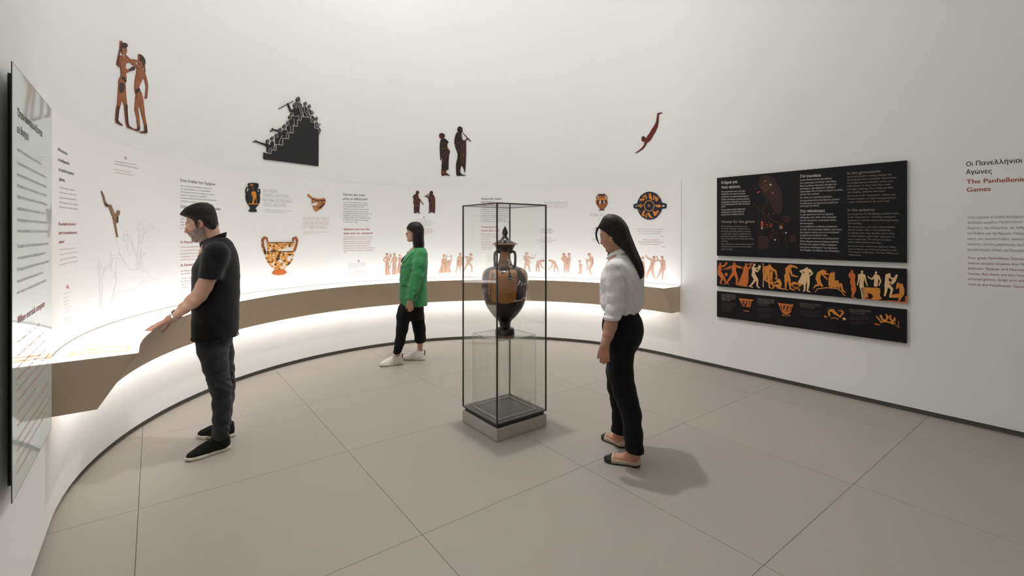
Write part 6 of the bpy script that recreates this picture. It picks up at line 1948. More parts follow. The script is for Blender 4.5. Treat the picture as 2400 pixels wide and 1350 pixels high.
def face_tone(T, base, lip, dark, stubble=None):
    base, lip, dark = np.array(base), np.array(lip), np.array(dark)

    def fn(co):
        l = T.loc(co)
        x, y, z = l[:, 0], l[:, 1], l[:, 2]
        ay = np.abs(y)
        c = np.tile(base, (len(co), 1))
        rnd = np.modf(np.abs(np.sin(x * 12989.8 + y * 7823.3 + z * 3711.7) * 4375.85))[0]
        c = c * (0.96 + 0.06 * rnd)[:, None]

        def mixin(m, col):
            nonlocal c
            c = c * (1 - m)[:, None] + np.array(col) * m[:, None]
        near = (np.abs(z) < 0.2) & (np.abs(x) < 0.2)
        blush = smooth01(x, 0.03, 0.07) * (1 - smooth01(np.abs(z + 0.03), 0.015, 0.035)) * smooth01(ay, 0.015, 0.03)
        mixin(0.25 * blush * near, base * np.array([1.08, 0.85, 0.82]))
        mixin(0.5 * (1 - smooth01(np.abs(z + 0.005), 0.02, 0.04)) * smooth01(ay, 0.07, 0.078) * near, base * np.array([1.05, 0.8, 0.75]))
        inner = (1 - smooth01(np.hypot((x + 0.006) / 0.010, (z - 0.003) / 0.019), 0.6, 1.0)) * smooth01(ay, 0.068, 0.073)
        mixin(0.75 * inner * near, base * np.array([0.35, 0.22, 0.2]))
        mixin(near * smooth01(x, 0.082, 0.088) * (1 - smooth01(ay, 0.018, 0.024)) * (1 - smooth01(np.abs(z + 0.0645), 0.008, 0.0115)) * 0.85, lip)
        if stubble is not None:
            jaw = smooth01(-z, 0.022 + 0.0, 0.045) * smooth01(0.098 - x, 0.0, 0.012) * smooth01(z, -0.15, -0.125) * smooth01(x, -0.035, -0.01)
            jaw = np.maximum(jaw, smooth01(x, -0.012, 0.0) * (1 - smooth01(x, 0.02, 0.032)) * smooth01(ay, 0.055, 0.065) * (1 - smooth01(z, 0.03, 0.05)) * smooth01(z, -0.06, -0.05))
            jaw = np.maximum(jaw, (1 - smooth01(np.abs(z + 0.0475), 0.004, 0.008)) * (1 - smooth01(ay, 0.026, 0.034)) * smooth01(x, 0.07, 0.08))
            under = smooth01(-z, 0.09, 0.1) * smooth01(x, 0.0, 0.03)
            jaw = np.maximum(jaw, under * smooth01(z, -0.15, -0.13))
            lips = smooth01(x, 0.084, 0.088) * (1 - smooth01(ay, 0.018, 0.022)) * (1 - smooth01(np.abs(z + 0.0645), 0.008, 0.011))
            mixin(near * jaw * (1 - lips) * (0.55 + 0.4 * rnd), stubble)
        brow = (1 - smooth01(np.abs(z - 0.026 + 0.12 * np.maximum(ay - 0.038, 0)), 0.004, 0.0075)) * smooth01(ay, 0.01, 0.016) * (1 - smooth01(ay, 0.05, 0.056)) * smooth01(x, 0.04, 0.05)
        mixin(near * brow * 0.9, dark)
        lash = (1 - smooth01(np.abs(z - 0.004), 0.002, 0.0045)) * smooth01(ay, 0.014, 0.02) * (1 - smooth01(ay, 0.044, 0.05)) * smooth01(x, 0.05, 0.06)
        mixin(near * lash * 0.9, dark)
        eye = (1 - smooth01(np.abs(z + 0.002), 0.003, 0.006)) * smooth01(ay, 0.02, 0.024) * (1 - smooth01(ay, 0.036, 0.042)) * smooth01(x, 0.066, 0.072)
        mixin(near * eye * 0.6, dark)
        nost = (1 - smooth01(np.abs(z + 0.0405), 0.002, 0.004)) * (1 - smooth01(np.abs(ay - 0.008), 0.003, 0.006)) * smooth01(x, 0.088, 0.094)
        mixin(near * nost * 0.7, dark)
        return np.clip(c, 0, 1)
    return fn


def hand(Fd, w, d, n, side, L=0.18, curl=(0.25, 0.35, 0.25), thumb=(0.62, 0.72, -0.15), fan=0.10, each=(0.0, 0.0, 0.05, 0.1), thick=1.0):
    """w wrist, d towards the fingers, n out of the back of the hand, side towards the thumb"""
    w, d, n = np.asarray(w, float), unit(d), unit(n)
    t = unit(np.asarray(side, float) - d * np.dot(side, d) - n * np.dot(side, n))
    n = unit(np.cross(d, t)) * (1 if np.dot(np.cross(d, t), n) > 0 else -1)
    offs = (0.155, 0.052, -0.05, -0.145)
    lens = (0.41, 0.455, 0.42, 0.33)
    Fd.cap(w - d * 0.1 * L, w + d * 0.12 * L, 0.15 * L * thick, 0.16 * L * thick, 0.02, 'u')
    for i in range(4):
        kn = w + d * L * (0.525 - 1.2 * (offs[i] - 0.03) ** 2) + t * offs[i] * L
        Fd.cap(w + t * offs[i] * 0.62 * L + d * 0.08 * L, kn, 0.075 * L * thick, 0.062 * L, 0.012)
        dr = unit(d + t * fan * offs[i] * 6)
        p, rad = kn, 0.055 * L
        ang = 0.0
        for j, fr in enumerate((0.46, 0.30, 0.24)):
            ang += curl[j] + each[i]
            v = dr * math.cos(ang) - n * math.sin(ang)
            q = p + v * lens[i] * L * fr
            r2 = rad * 0.87
            Fd.cap(p, q, rad, r2, 0.003 if j else 0.006)
            Fd.ell(q, (r2 * 1.04,) * 3, None, 0.003)
            p, rad = q, r2
    p = w + d * 0.1 * L + t * 0.13 * L - n * 0.03 * L
    v = unit(d * thumb[0] + t * thumb[1] + n * thumb[2])
    q = p + v * 0.24 * L
    Fd.cap(p, q, 0.085 * L, 0.062 * L, 0.016)
    v2 = unit(v + d * 0.55 - n * 0.1)
    q2 = q + v2 * 0.19 * L
    Fd.cap(q, q2, 0.058 * L, 0.05 * L, 0.004)
    q3 = q2 + unit(v2 + d * 0.35) * 0.14 * L
    Fd.cap(q2, q3, 0.05 * L, 0.038 * L, 0.004)


def to_world(me, heel, toe, z=0.0):
    d = np.array([toe[0] - heel[0], toe[1] - heel[1]])
    a = math.atan2(d[1], d[0])
    me.transform(Matrix.Translation((heel[0], heel[1], z)) @ Matrix.Rotation(a, 4, 'Z'))
    return me


def sneaker(root, heel, toe, upper, sole, lace, tab=None, chunky=1.0, tread=None):
    L = math.hypot(toe[0] - heel[0], toe[1] - heel[1])
    s = L / 0.285
    so = Field((-0.02, -0.08, -0.004), (L + 0.03, 0.08, 0.07), 0.003)
    t = 0.026 * chunky
    so.path([((0.036 * s, 0, 0), 0.037 * s), ((0.12 * s, -0.002, 0), 0.036 * s), ((0.195 * s, 0.002, 0), 0.048 * s), ((0.247 * s, 0.004, 0), 0.039 * s)], 0.02, 'u')
    Z = so.ax[2][None, None, :]
    X = so.ax[0][:, None, None]
    Y = so.ax[1][None, :, None]
    ring = np.full((so.f.shape[0], so.f.shape[1], 1), 1.0)
    P4 = [((0.036, 0), 0.037), ((0.12, -0.002), 0.036), ((0.195, 0.002), 0.048), ((0.247, 0.004), 0.039)]
    for (a, ra), (b, rb) in zip(P4[:-1], P4[1:]):
        d = seg_d(X, Y, (a[0] * s, a[1] * s), (b[0] * s, b[1] * s), ra * s, rb * s)
        k = 0.02
        tt = np.clip(0.5 + 0.5 * (ring - d) / k, 0, 1)
        ring = ring * (1 - tt) + d * tt - k * tt * (1 - tt)
    lift = 0.010 * smooth01(X / L, 0.82, 1.0) + 0.006 * smooth01(-X / L, -0.08, 0.02)
    top = t + 0.006 * smooth01(-X / L, -0.35, 0.0)
    so.f = np.maximum(ring + 0.25 * np.abs(Z - t / 2), np.maximum(lift + 0.0005 - Z, Z - top))
    child(link('sole', to_world(so.mesh('sole', sole, None, 1), heel, toe)), root)
    if tread:
        so.f = np.maximum(ring - 0.0008, np.maximum(lift + 0.0002 - Z, Z - lift - 0.006))
        child(link('tread', to_world(so.mesh('tread', tread, None, 1), heel, toe)), root)
    up = Field((-0.02, -0.08, 0.01), (L + 0.03, 0.08, 0.16), 0.003)
    up.ell((0.205 * s, 0.002, 0.028), (0.073 * s, 0.043 * s, 0.036), None, 0.01)
    up.ell((0.13 * s, 0, 0.04), (0.1 * s, 0.039 * s, 0.046), None, 0.025)
    up.ell((0.052 * s, 0, 0.05), (0.05 * s, 0.036 * s, 0.06), None, 0.025)
    up.cap((0.1 * s, 0, 0.085), (0.185 * s, 0, 0.05), 0.032 * s, 0.026 * s, 0.03)
    up.cap((0.062 * s, 0, 0.06), (0.052 * s, 0, 0.11), 0.041 * s, 0.044 * s, 0.02)
    up.half((0, 0, t - 0.004), (0, 0, -1))
    up.half((0.05 * s, 0, 0.112), (-0.25, 0, 1))
    u = child(link('upper', to_world(up.mesh('upper', upper, None, 1), heel, toe)), root)
    if lace:
        for q in range(4):
            x0 = (0.105 + 0.021 * q) * s
            z0 = 0.1165 - 0.0125 * q
            pts = [(x0 - 0.004, -0.026 * s, z0 - 0.014), (x0, -0.012, z0), (x0 + 0.004, 0.012, z0), (x0 + 0.008, 0.026 * s, z0 - 0.014)]
            child(link('lace', to_world(tube('lace', pts, [0.0026] * 4, lace, 6, 3), heel, toe)), root)
    return u


def core(Fd, rows, f):
    """the trunk under the clothes: [(centre, half depth, half breadth)]"""
    Fd.stack([(c[2], c[0], c[1], a, b, f) for c, a, b in rows], 0.02)


# ------------------------------------------------------------------ 1. man in black at the counter
SKIN_M = mat('skin_man', (0.5, 0.3, 0.21), 0.5, 0.4, attr='tone', bump=0.08, bscale=600)
SHIRT_B = mat('black_shirt', (0.0085, 0.0085, 0.009), 0.9, 0.15, noise=0.2, nscale=60, sheen=0.08)
JEANS = mat('charcoal_denim', (0.022, 0.023, 0.026), 0.85, 0.25, noise=0.45, nscale=9, bump=0.3, bscale=500, sheen=0.12)
HAIR_D = mat('dark_hair', (0.013, 0.009, 0.0068), 0.6, 0.22, noise=0.4, nscale=60, stretch=(0.2, 1, 0.6), bump=0.25, bscale=300)
KNIT = mat('black_knit', (0.010, 0.0105, 0.009), 0.9, 0.2, noise=0.3, nscale=200, bump=0.3, bscale=600)
SOLE_W = mat('off_white_sole', (0.56, 0.50, 0.43), 0.7, 0.3)
STEEL = mat('steel', (0.62, 0.61, 0.59), 0.28, 0.5, metal=1.0)

YM = 3.5
FM = math.radians(198)
fM = np.array([math.cos(FM), math.sin(FM), 0])
lM = np.array([-fM[1], fM[0], 0])
cM = P(503, 700, YM)
man = empty('person', 'man in black short-sleeved shirt and dark jeans, hand resting on the counter', 'person', None, (cM[0], cM[1], 0))

# trousers
tr = Field((-2.5, 3.2, 0.07), (-1.88, 3.86, 1.0), 0.0065)
tr.stack(px_rows([(745, 455, 556, 0.165), (775, 457, 552, 0.17), (800, 461, 545, 0.165), (815, 464, 542, 0.15)], YM, FM), 0.02)


def leg(Fd, rows, Y0, Y1, k=0.03, flat=None):
    n = len(rows) - 1
    pts = []
    for i, (x, y, h) in enumerate(rows):
        Y = Y0 + (Y1 - Y0) * i / n
        p = P(x, y, Y)
        pts.append((p, hw(h, p[0], Y)))
    for (a, ra), (b, rb) in zip(pts[:-1], pts[1:]):
        Fd.cap(a, b, ra, rb, k)
    return pts


near = leg(tr, [(497, 800, 36), (500, 820, 35.5), (506, 858, 30), (513, 893, 25.5), (519, 912, 23.5), (520.5, 946, 22.5), (519, 981, 20), (517.5, 1008, 18.5), (517, 1024, 19)], 3.42, 3.415)
far = leg(tr, [(512, 800, 33), (517, 830, 31), (524, 870, 25), (529, 905, 21.5), (528, 932, 20.5), (526, 965, 17.5), (525, 992, 15.5), (524.5, 999, 15.5)], 3.585, 3.645)
tr.half(P(517, 1029, 3.41), (0.05, 0, -1))
tr.ripple([((0.5, 0.3, 1), 0.055, 0.0020, 0.4), ((-0.6, 0.2, 1), 0.04, 0.0014, 1.9), ((0.2, -0.5, 1), 0.03, 0.0010, 0.7)], lambda X, Y, Z: 0.18 + 1.0 * np.exp(-((Z - 0.48) / 0.09) ** 2) + 0.9 * np.exp(-((Z - 0.14) / 0.07) ** 2) + 0 * X)
child(link('jeans', tr.mesh('jeans', JEANS)), man)
ankle_far = far[-1][0]

# shirt with sleeves
sh = Field((-2.52, 3.1, 0.76), (-1.85, 3.92, 1.62), 0.0065)
sh.stack(px_rows([(556, 494, 532, 0.075), (563, 483, 541, 0.105), (572, 476, 548.5, 0.15), (585, 474, 555, 0.182), (600, 466, 560, 0.2), (620, 454, 562.5, 0.205), (640, 450, 564, 0.205), (684, 449, 564.5, 0.205), (714, 449, 563, 0.203), (744, 449.5, 563, 0.203), (778, 449, 561, 0.203), (790, 450, 558, 0.205)], YM, FM), 0.03)
sA, sB = P(508, 593, 3.335), P(486.5, 668, 3.265)
sh.cap(sA, sB, 0.078, 0.064, 0.05, clip=(P(486, 652.5, 3.27), (-0.12, 0.0, -1)))
fS = cM - lM * 0.205
fA = np.array([fS[0], fS[1], sA[2]])
fE = fA + np.array([-0.02, 0.0, -0.30])
fB = fA + (fE - fA) * 0.72
sh.cap(fA, fB, 0.078, 0.062, 0.05, clip=(fA + (fE - fA) * 0.66, (fE - fA)))
sh.ripple([((0.8, 0.2, 0.35), 0.15, 0.0013, 0.3), ((-0.7, 0.3, 0.6), 0.09, 0.0008, 1.1)])
shirt = child(link('shirt', sh.mesh('shirt', SHIRT_B)), man)
# flared hem edge
hem = []
for q in px_rows([(787.5, 449, 561, 0.207)], YM, FM):
    for i in range(48):
        a = 2 * math.pi * i / 48
        u, v = q[3] * 1.0 * math.cos(a), q[4] * math.sin(a)
        hem.append((q[1] + u * fM[0] - v * fM[1], q[2] + u * fM[1] + v * fM[0], q[0] - 0.002 + 0.004 * math.sin(3 * a)))
child(link('shirt_hem', tube('shirt_hem', hem + [hem[0]], [0.0042] * 49, SHIRT_B, 6, 1)), man)


def collar(root, name, c, f, a, b, tilt, hgt, material, gap=0.25, lean=0.004):
    """standing collar: band around the neck, open at the front by the angle gap"""
    fv = np.array([math.cos(f), math.sin(f), 0])
    lv = np.array([-fv[1], fv[0], 0])
    vs, fs = [], []
    n = 40
    for i in range(n + 1):
        th = gap + (2 * math.pi - 2 * gap) * i / n
        for rr, zz in ((0, 0), (lean, hgt), (-0.003 + lean, hgt + 0.001), (-0.004, 0)):
            p = np.asarray(c) + fv * (a + rr) * math.cos(th) + lv * (b + rr) * math.sin(th) + np.array([0, 0, -tilt * math.cos(th) + zz])
            vs.append(p)
    for i in range(n):
        for k in range(4):
            k2 = (k + 1) % 4
            fs.append((i * 4 + k, i * 4 + k2, (i + 1) * 4 + k2, (i + 1) * 4 + k))
    fs += [(0, 1, 2, 3), tuple(n * 4 + k for k in (3, 2, 1, 0))]
    return child(link(name, mesh(name, vs, fs, material, True)), root)


TM = Frame((-2.285, 3.47, 1.648), FM, math.radians(17), 1.0)
neckM = P(495, 572, 3.495)
collar(man, 'shirt_collar', P(500, 567, 3.497), FM, 0.083, 0.078, 0.042, 0.030, SHIRT_B)

# body: head, neck, both arms with hands
SK = (0.50, 0.29, 0.205)
bm_ = Field((-2.52, 3.0, 0.10), (-1.93, 3.86, 1.84), 0.0036)
head(bm_, TM)
bm_.cap(TM.w(-0.03, 0, -0.035), neckM, 0.057, 0.064, 0.02)
bm_.cap(TM.w(-0.05, 0, 0.0), P(500, 562, 3.5), 0.045, 0.056, 0.02)
hand_w, elbow = P(409, 743, 3.275), P(467, 692, 3.235)
core(bm_, [(P(495, 572, 3.495), 0.05, 0.10), (P(505, 600, 3.5), 0.105, 0.165), (P(506, 660, 3.5), 0.115, 0.165), (P(505, 740, 3.5), 0.11, 0.155), (P(503, 795, 3.5), 0.09, 0.14)], FM)
for L_ in (near, far):
    bm_.path([(p, r * 0.72) for p, r in L_], 0.02)
bm_.path([(P(507, 594, 3.345), 0.056), (P(494, 640, 3.29), 0.053), (P(478, 672, 3.255), 0.049), (elbow, 0.046), (P(452, 706, 3.24), 0.0455), (P(432, 722, 3.255), 0.036), (hand_w, 0.0272)], 0.02)
tip = P(341, 776, 3.175)
dirh = unit(tip - hand_w)
hand(bm_, hand_w + dirh * 0.01, dirh, (0.05, -0.25, 1.0), (-0.35, 0.95, 0.0), 0.185, (-0.02, 0.10, 0.06), (0.55, 0.22, -0.62), 0.05, (0.02, 0.0, 0.02, 0.06))
fW = fE + np.array([-0.05, -0.01, -0.25])
bm_.path([(fA, 0.055), (fA + (fE - fA) * 0.6, 0.050), (fE, 0.045), (fE + (fW - fE) * 0.35, 0.044), (fW, 0.028)], 0.02)
hand(bm_, fW, (-0.15, -0.05, -1), -lM, fM, 0.185, (0.25, 0.35, 0.25))
face_m = face_tone(TM, SK, (0.42, 0.18, 0.15), (0.03, 0.02, 0.016), (0.060, 0.041, 0.032))
child(link('body', bm_.mesh('body', SKIN_M, lambda co: face_m(co) * np.where((co[:, [0]] < -2.36) & (co[:, [2]] < 1.1), np.array([[1.05, 0.94, 0.94]]), np.array([[1.0, 1.0, 1.0]])), 1)), man)

# hair
hr = Field((-2.50, 3.34, 1.55), (-2.10, 3.62, 1.84), 0.003)
rows = px_rows([(474.8, 468, 487, 0.03), (477, 458, 493, 0.05), (480, 449, 498.5, 0.06), (484, 441, 502, 0.068), (489, 433, 504.5, 0.078), (495, 427.5, 507, 0.083), (500, 423, 508.7, 0.085), (504, 422, 509.8, 0.086), (508, 430, 510.6, 0.086), (512, 442, 511, 0.086), (517, 450, 511.4, 0.085),
                (521, 464, 511.8, 0.081), (526, 474, 512, 0.076), (531, 481, 512, 0.07), (535, 486, 511, 0.062), (538, 492, 508, 0.05)], 3.468, FM, 0, 0.3, (-2.285, 3.47))
hr.stack(rows, 0.01, power=2.6)
for q in (-1, 1):
    hr.cap(TM.w(0.012, 0.07 * q, 0.045), TM.w(0.012, 0.0715 * q, -0.012), 0.009, 0.006, 0.01)
    hr.ell(TM.w(-0.012, 0.09 * q, -0.006), np.array((0.024, 0.024, 0.034)), TM.R, 0.006, 's')
hr.ripple([((0.4, 0.9, 0.1), 0.012, 0.0007, 0.0), ((0.1, 1.0, -0.2), 0.009, 0.0005, 1.0)])
child(link('hair', hr.mesh('hair', HAIR_D, None, 1)), man)

# shoes
SHN = ((-2.067, 3.464), (-2.262, 3.257))
SHF = ((-2.152, 3.655), (-2.440, 3.655))
for a, b in (SHN, SHF):
    shoe = link('shoe', mesh('shoe', [], []), None)
    child(shoe, man)
    sneaker(shoe, a, b, KNIT, SOLE_W, BLACK)
for (a, b) in (SHN,):
    pts = [(0.11, 0.006, 0.118), (0.12, 0.04, 0.122), (0.135, 0.055, 0.108), (0.13, 0.03, 0.112), (0.112, 0.006, 0.118)]
    child(link('lace_bow', to_world(tube('lace_bow', pts, [0.002] * 5, KNIT, 6, 4), a, b)), man)
    pts = [(0.11, 0.0, 0.118), (0.135, -0.02, 0.122), (0.15, -0.035, 0.1), (0.14, -0.015, 0.106), (0.112, 0.0, 0.118)]
    child(link('lace_bow', to_world(tube('lace_bow', pts, [0.002] * 5, KNIT, 6, 4), a, b)), man)

# wristwatch
wc = hand_w + unit(P(432, 722, 3.255) - hand_w) * 0.018
wd = unit(P(432, 722, 3.255) - hand_w)
wu = unit(np.cross(wd, (0, 0, 1)))
wv = np.cross(wu, wd)
watch = link('wristwatch', mesh('wristwatch', [], []), None, label='silver wristwatch')
child(watch, man)
nl = 18
for i in range(nl):
    a0, a1 = 2 * math.pi * (i + 0.06) / nl, 2 * math.pi * (i + 0.94) / nl
    vs = []
    for a in (a0, a1):
        for r in (0.0305, 0.034):
            for e in (-0.009, 0.009):
                vs.append(wc + wd * e + (wu * math.cos(a) + wv * math.sin(a)) * r)
    child(link('watch_link', mesh('watch_link', vs, [(0, 1, 3, 2), (4, 6, 7, 5), (0, 2, 6, 4), (1, 5, 7, 3), (2, 3, 7, 6), (0, 4, 5, 1)], STEEL)), watch)
fc = wc + wv * 0.034
ring_v, ring_f = [], []
for i in range(28):
    a = 2 * math.pi * i / 28
    for r, z in ((0.018, 0.0), (0.019, 0.004), (0.0165, 0.0065)):
        ring_v.append(fc + (wd * math.cos(a) + wu * math.sin(a)) * r + wv * z)
for i in range(28):
    j = (i + 1) % 28
    ring_f += [(i * 3, j * 3, j * 3 + 1, i * 3 + 1), (i * 3 + 1, j * 3 + 1, j * 3 + 2, i * 3 + 2)]
ring_f.append(tuple(i * 3 + 2 for i in range(28)))
child(link('watch_case', mesh('watch_case', ring_v, ring_f, STEEL, False)), watch)

# ------------------------------------------------------------------ 2. woman in the green blazer
SKIN_G = mat('skin_woman', (0.5, 0.3, 0.21), 0.48, 0.4, attr='tone')
GREEN = mat('green_wool', (0.040, 0.215, 0.075), 0.85, 0.2, noise=0.05, nscale=250, bump=0.25, bscale=700, sheen=0.15)
GREEN_L = mat('green_lapel', (0.052, 0.25, 0.092), 0.85, 0.2, noise=0.04, nscale=250, sheen=0.15)
GREEN_D = mat('green_seam', (0.016, 0.11, 0.036), 0.9, 0.1)
BLACKW = mat('black_wool', (0.0075, 0.0075, 0.008), 0.9, 0.15, sheen=0.05)
HAIR_B = mat('black_hair', (0.0085, 0.0065, 0.006), 0.5, 0.25, noise=0.45, nscale=70, stretch=(1, 1, 0.07), bump=0.2, bscale=260)
LEATHER_W = mat('white_leather', (0.70, 0.67, 0.61), 0.45, 0.4)
YG = 5.75
FG = math.radians(190)
fG = np.array([math.cos(FG), math.sin(FG), 0])
lG = np.array([-fG[1], fG[0], 0])
cG = P(970, 700, YG)
wg = empty('person', 'woman in green blazer and black trousers, walking past the counter', 'person', None, (cG[0], cG[1], 0))
tg = Field((-1.66, 5.42, 0.12), (-0.98, 6.12, 0.95), 0.0065)
tg.stack(px_rows([(690, 941, 1000, 0.165), (718, 939.5, 993, 0.17), (735, 933, 993, 0.165), (748, 931, 993, 0.14)], YG, FG), 0.02)
g_near = leg(tg, [(950, 725, 18), (946, 742, 16.5), (942.5, 771, 13.5), (937.5, 800, 11.5), (930.5, 827, 9.6)], 5.68, 5.62, 0.025)
g_far = leg(tg, [(976, 725, 17.5), (977.5, 742, 16.2), (983, 771, 14.2), (985, 795, 12.8), (984.5, 822, 13.6)], 5.83, 5.88, 0.025)
tg.half(P(930, 826.5, 5.62), (-0.02, 0.35, -1))
Zz = tg.ax[2][None, None, :]
Yy = tg.ax[1][None, :, None]
tg.f = np.maximum(tg.f, np.where(Yy > 5.76, P(984, 819, 5.88)[2] - Zz, -1.0))
tg.ripple([((0.6, 0.2, 1), 0.12, 0.0007, 0.4), ((-0.6, 0.2, 1), 0.07, 0.0005, 1.9)])
child(link('trousers', tg.mesh('trousers', BLACKW)), wg)
jk = Field((-1.58, 5.32, 0.68), (-0.94, 6.16, 1.46), 0.006)
jk.stack(px_rows([(580, 972, 995, 0.08), (585, 966, 998.5, 0.13), (591, 958, 1001, 0.172), (600, 949.5, 1002.5, 0.19), (613, 943, 1003, 0.195), (626, 939.5, 1002.5, 0.19), (640, 937.5, 1001.5, 0.185), (672, 936, 1001.5, 0.18), (700, 937.5, 1002.3, 0.185), (715.5, 939.5, 1002.8, 0.187)], YG, FG), 0.03)
gs = [(988, 597, 14.5), (984, 618, 15.5), (978, 645, 15), (968.5, 676, 13.8), (960.5, 708, 12.6)]
pts = []
for i, (x, y, h) in enumerate(gs):
    Y = 5.57 - 0.03 * i
    p = P(x, y, Y)
    pts.append((p, hw(h, p[0], Y)))
hemp = P(961, 703, 5.45)
for i in range(4):
    jk.cap(pts[i][0], pts[i + 1][0], pts[i][1], pts[i + 1][1], 0.035 if i < 2 else 0.012, clip=(hemp, pts[4][0] - pts[3][0]) if i == 3 else None)
gfs = np.array([cG[0], cG[1], 0]) - lG * 0.19
gfA = np.array([gfs[0], gfs[1], pts[0][0][2]])
gfE = gfA + np.array([0.01, 0.02, -0.29])
gfW = gfE + np.array([-0.03, 0.0, -0.24])
jk.cap(gfA, gfE, 0.075, 0.07, 0.035)
jk.cap(gfE, gfW, 0.07, 0.062, 0.02, clip=(gfE + (gfW - gfE) * 0.9, gfW - gfE))
jk.ripple([((0.9, 0.2, 0.3), 0.12, 0.0016, 0.3), ((0.7, 0.3, -0.7), 0.07, 0.0012, 1.1)])
jacket = child(link('blazer', jk.mesh('blazer', GREEN)), wg)
it = Field((-1.50, 5.55, 1.16), (-1.14, 5.95, 1.44), 0.006)
it.cap(P(973, 588, YG), P(951.5, 612, YG), 0.043, 0.058, 0.02)
child(link('black_top', it.mesh('black_top', BLACKW)), wg)
TG = Frame((P(972.5, 545, YG)[0], YG, P(972.5, 544.5, YG)[2]), FG, math.radians(-2), 0.96)
SKG = (0.52, 0.295, 0.20)
bg = Field((-1.64, 5.34, 0.035), (-0.98, 6.14, 1.76), 0.0044)
head(bg, TG, True)
bg.cap(TG.w(-0.03, 0, -0.05), P(978, 586, YG), 0.048, 0.052, 0.02)
bg.cap(P(978, 584, YG), P(962, 596, YG), 0.05, 0.05, 0.02)
core(bg, [(P(978, 584, YG), 0.05, 0.09), (P(975, 602, YG), 0.09, 0.14), (P(970, 640, YG), 0.10, 0.13), (P(968, 690, YG), 0.10, 0.13), (P(965, 735, YG), 0.10, 0.13)], FG)
wr = P(961.5, 703, 5.455)
bg.path([(pts[0][0], 0.045), (pts[2][0], 0.04), (pts[3][0], 0.036), (wr, 0.026)], 0.015)
hand(bg, wr, (0.03, 0.0, -1), (0.1, -1, 0.0), (-1, -0.25, 0), 0.165, (0.28, 0.5, 0.4), (0.85, 0.42, -0.2), 0.05)
bg.path([(gfA, 0.045), (gfE, 0.04), (gfW + (0.01, 0, 0.07), 0.032), (gfW, 0.027)], 0.015)
hand(bg, gfW, (-0.05, 0, -1), -lG, fG, 0.165, (0.25, 0.4, 0.3))
gN = ((943 - CX) / F * (F * EYE / (852.6 - HY)), F * EYE / (852.6 - HY)), ((889.5 - CX) / F * (F * EYE / (859 - HY)), F * EYE / (859 - HY))
gF = ((995.5 - CX) / F * (F * EYE / (844 - HY)), F * EYE / (844 - HY)), ((945.5 - CX) / F * (F * EYE / (841.5 - HY)), F * EYE / (841.5 - HY))


def ankle_at(hl, to, t, z):
    return np.array([hl[0] + (to[0] - hl[0]) * t, hl[1] + (to[1] - hl[1]) * t, z])


for (hl, to), L_ in ((gN, g_near), (gF, g_far)):
    A = ankle_at(hl, to, 0.21, 0.10)
    bg.path([(p, r * 0.62) for p, r in L_[:-1]] + [(L_[-1][0] + np.array([0, 0, 0.03]), 0.030), (A, 0.033)], 0.015)
    bg.cap(A + (0, 0, -0.05), ankle_at(hl, to, 0.55, 0.06), 0.03, 0.025, 0.03)
    bg.cap(A, A + (0, 0, -0.05), 0.034, 0.03, 0.01)
child(link('body', bg.mesh('body', SKIN_G, face_tone(TG, SKG, (0.45, 0.17, 0.15), (0.03, 0.02, 0.016)), 1)), wg)
TREAD = mat('dark_tread', (0.10, 0.07, 0.055), 0.8, 0.2)
for hl, to in (gN, gF):
    shoe = link('shoe', mesh('shoe', [], []), None)
    child(shoe, wg)
    sneaker(shoe, hl, to, LEATHER_W, mat('cream_sole', (0.62, 0.57, 0.48), 0.6, 0.3), LEATHER_W, None, 1.15, TREAD)
    pts = [(0.004, 0, 0.06), (-0.001, 0, 0.085), (-0.002, 0, 0.112), (0.004, 0, 0.123), (0.011, 0, 0.112)]
    child(link('heel_tab', to_world(tube('heel_tab', pts, [0.006, 0.006, 0.0055, 0.0055, 0.005], BLACK, 6, 4), hl, to)), shoe)
hg2 = Field((-1.40, 5.58, 1.38), (-1.00, 5.92, 1.76), 0.0035)
hg2.stack(px_rows([(519.6, 970, 977, 0.012), (520.5, 966, 981, 0.03), (522, 962, 985, 0.055), (525, 958, 988, 0.075), (529, 955, 991.2, 0.085), (533, 953, 993, 0.09), (537, 953, 994, 0.092), (540, 955.5, 994.3, 0.093), (542.5, 962, 994.4, 0.094), (549, 965.2, 994, 0.095), (560, 966.3, 994, 0.095), (572, 967.5, 994.8, 0.092), (580, 969, 994, 0.085), (586, 972, 990, 0.07)], YG, FG, 0, 0.6, (TG.c[0], TG.c[1])), 0.01, power=2.8)
hg2.ripple([((0.6, 1, 0.05), 0.022, 0.0008, 0.2), ((1, -0.4, 0.06), 0.014, 0.0005, 1.2)])
child(link('hair', hg2.mesh('hair', HAIR_B, None, 4)), wg)
bj = bvh_of(jacket)
JS = Sheet(920, 510, 10.38)
patch('lapel', bj, [('p', [(478, 745), (565, 745), (555, 790), (520, 850), (480, 880), (400, 950), (330, 1030), (250, 1110), (245, 1075), (280, 990), (340, 900), (420, 805)])], GREEN_L, None, JS, 0.004, 0.004)
for o in list(COL.objects):
    if o.name.startswith('lapel') and o.parent is None:
        child(o, wg)


def onto(root, bvh, name, prims, material, sheet, off=0.002, thick=None, **kw):
    o = patch(name, bvh, prims, material, None, sheet, off, thick, **kw)
    if o is not None:
        child(o, root)
    return o


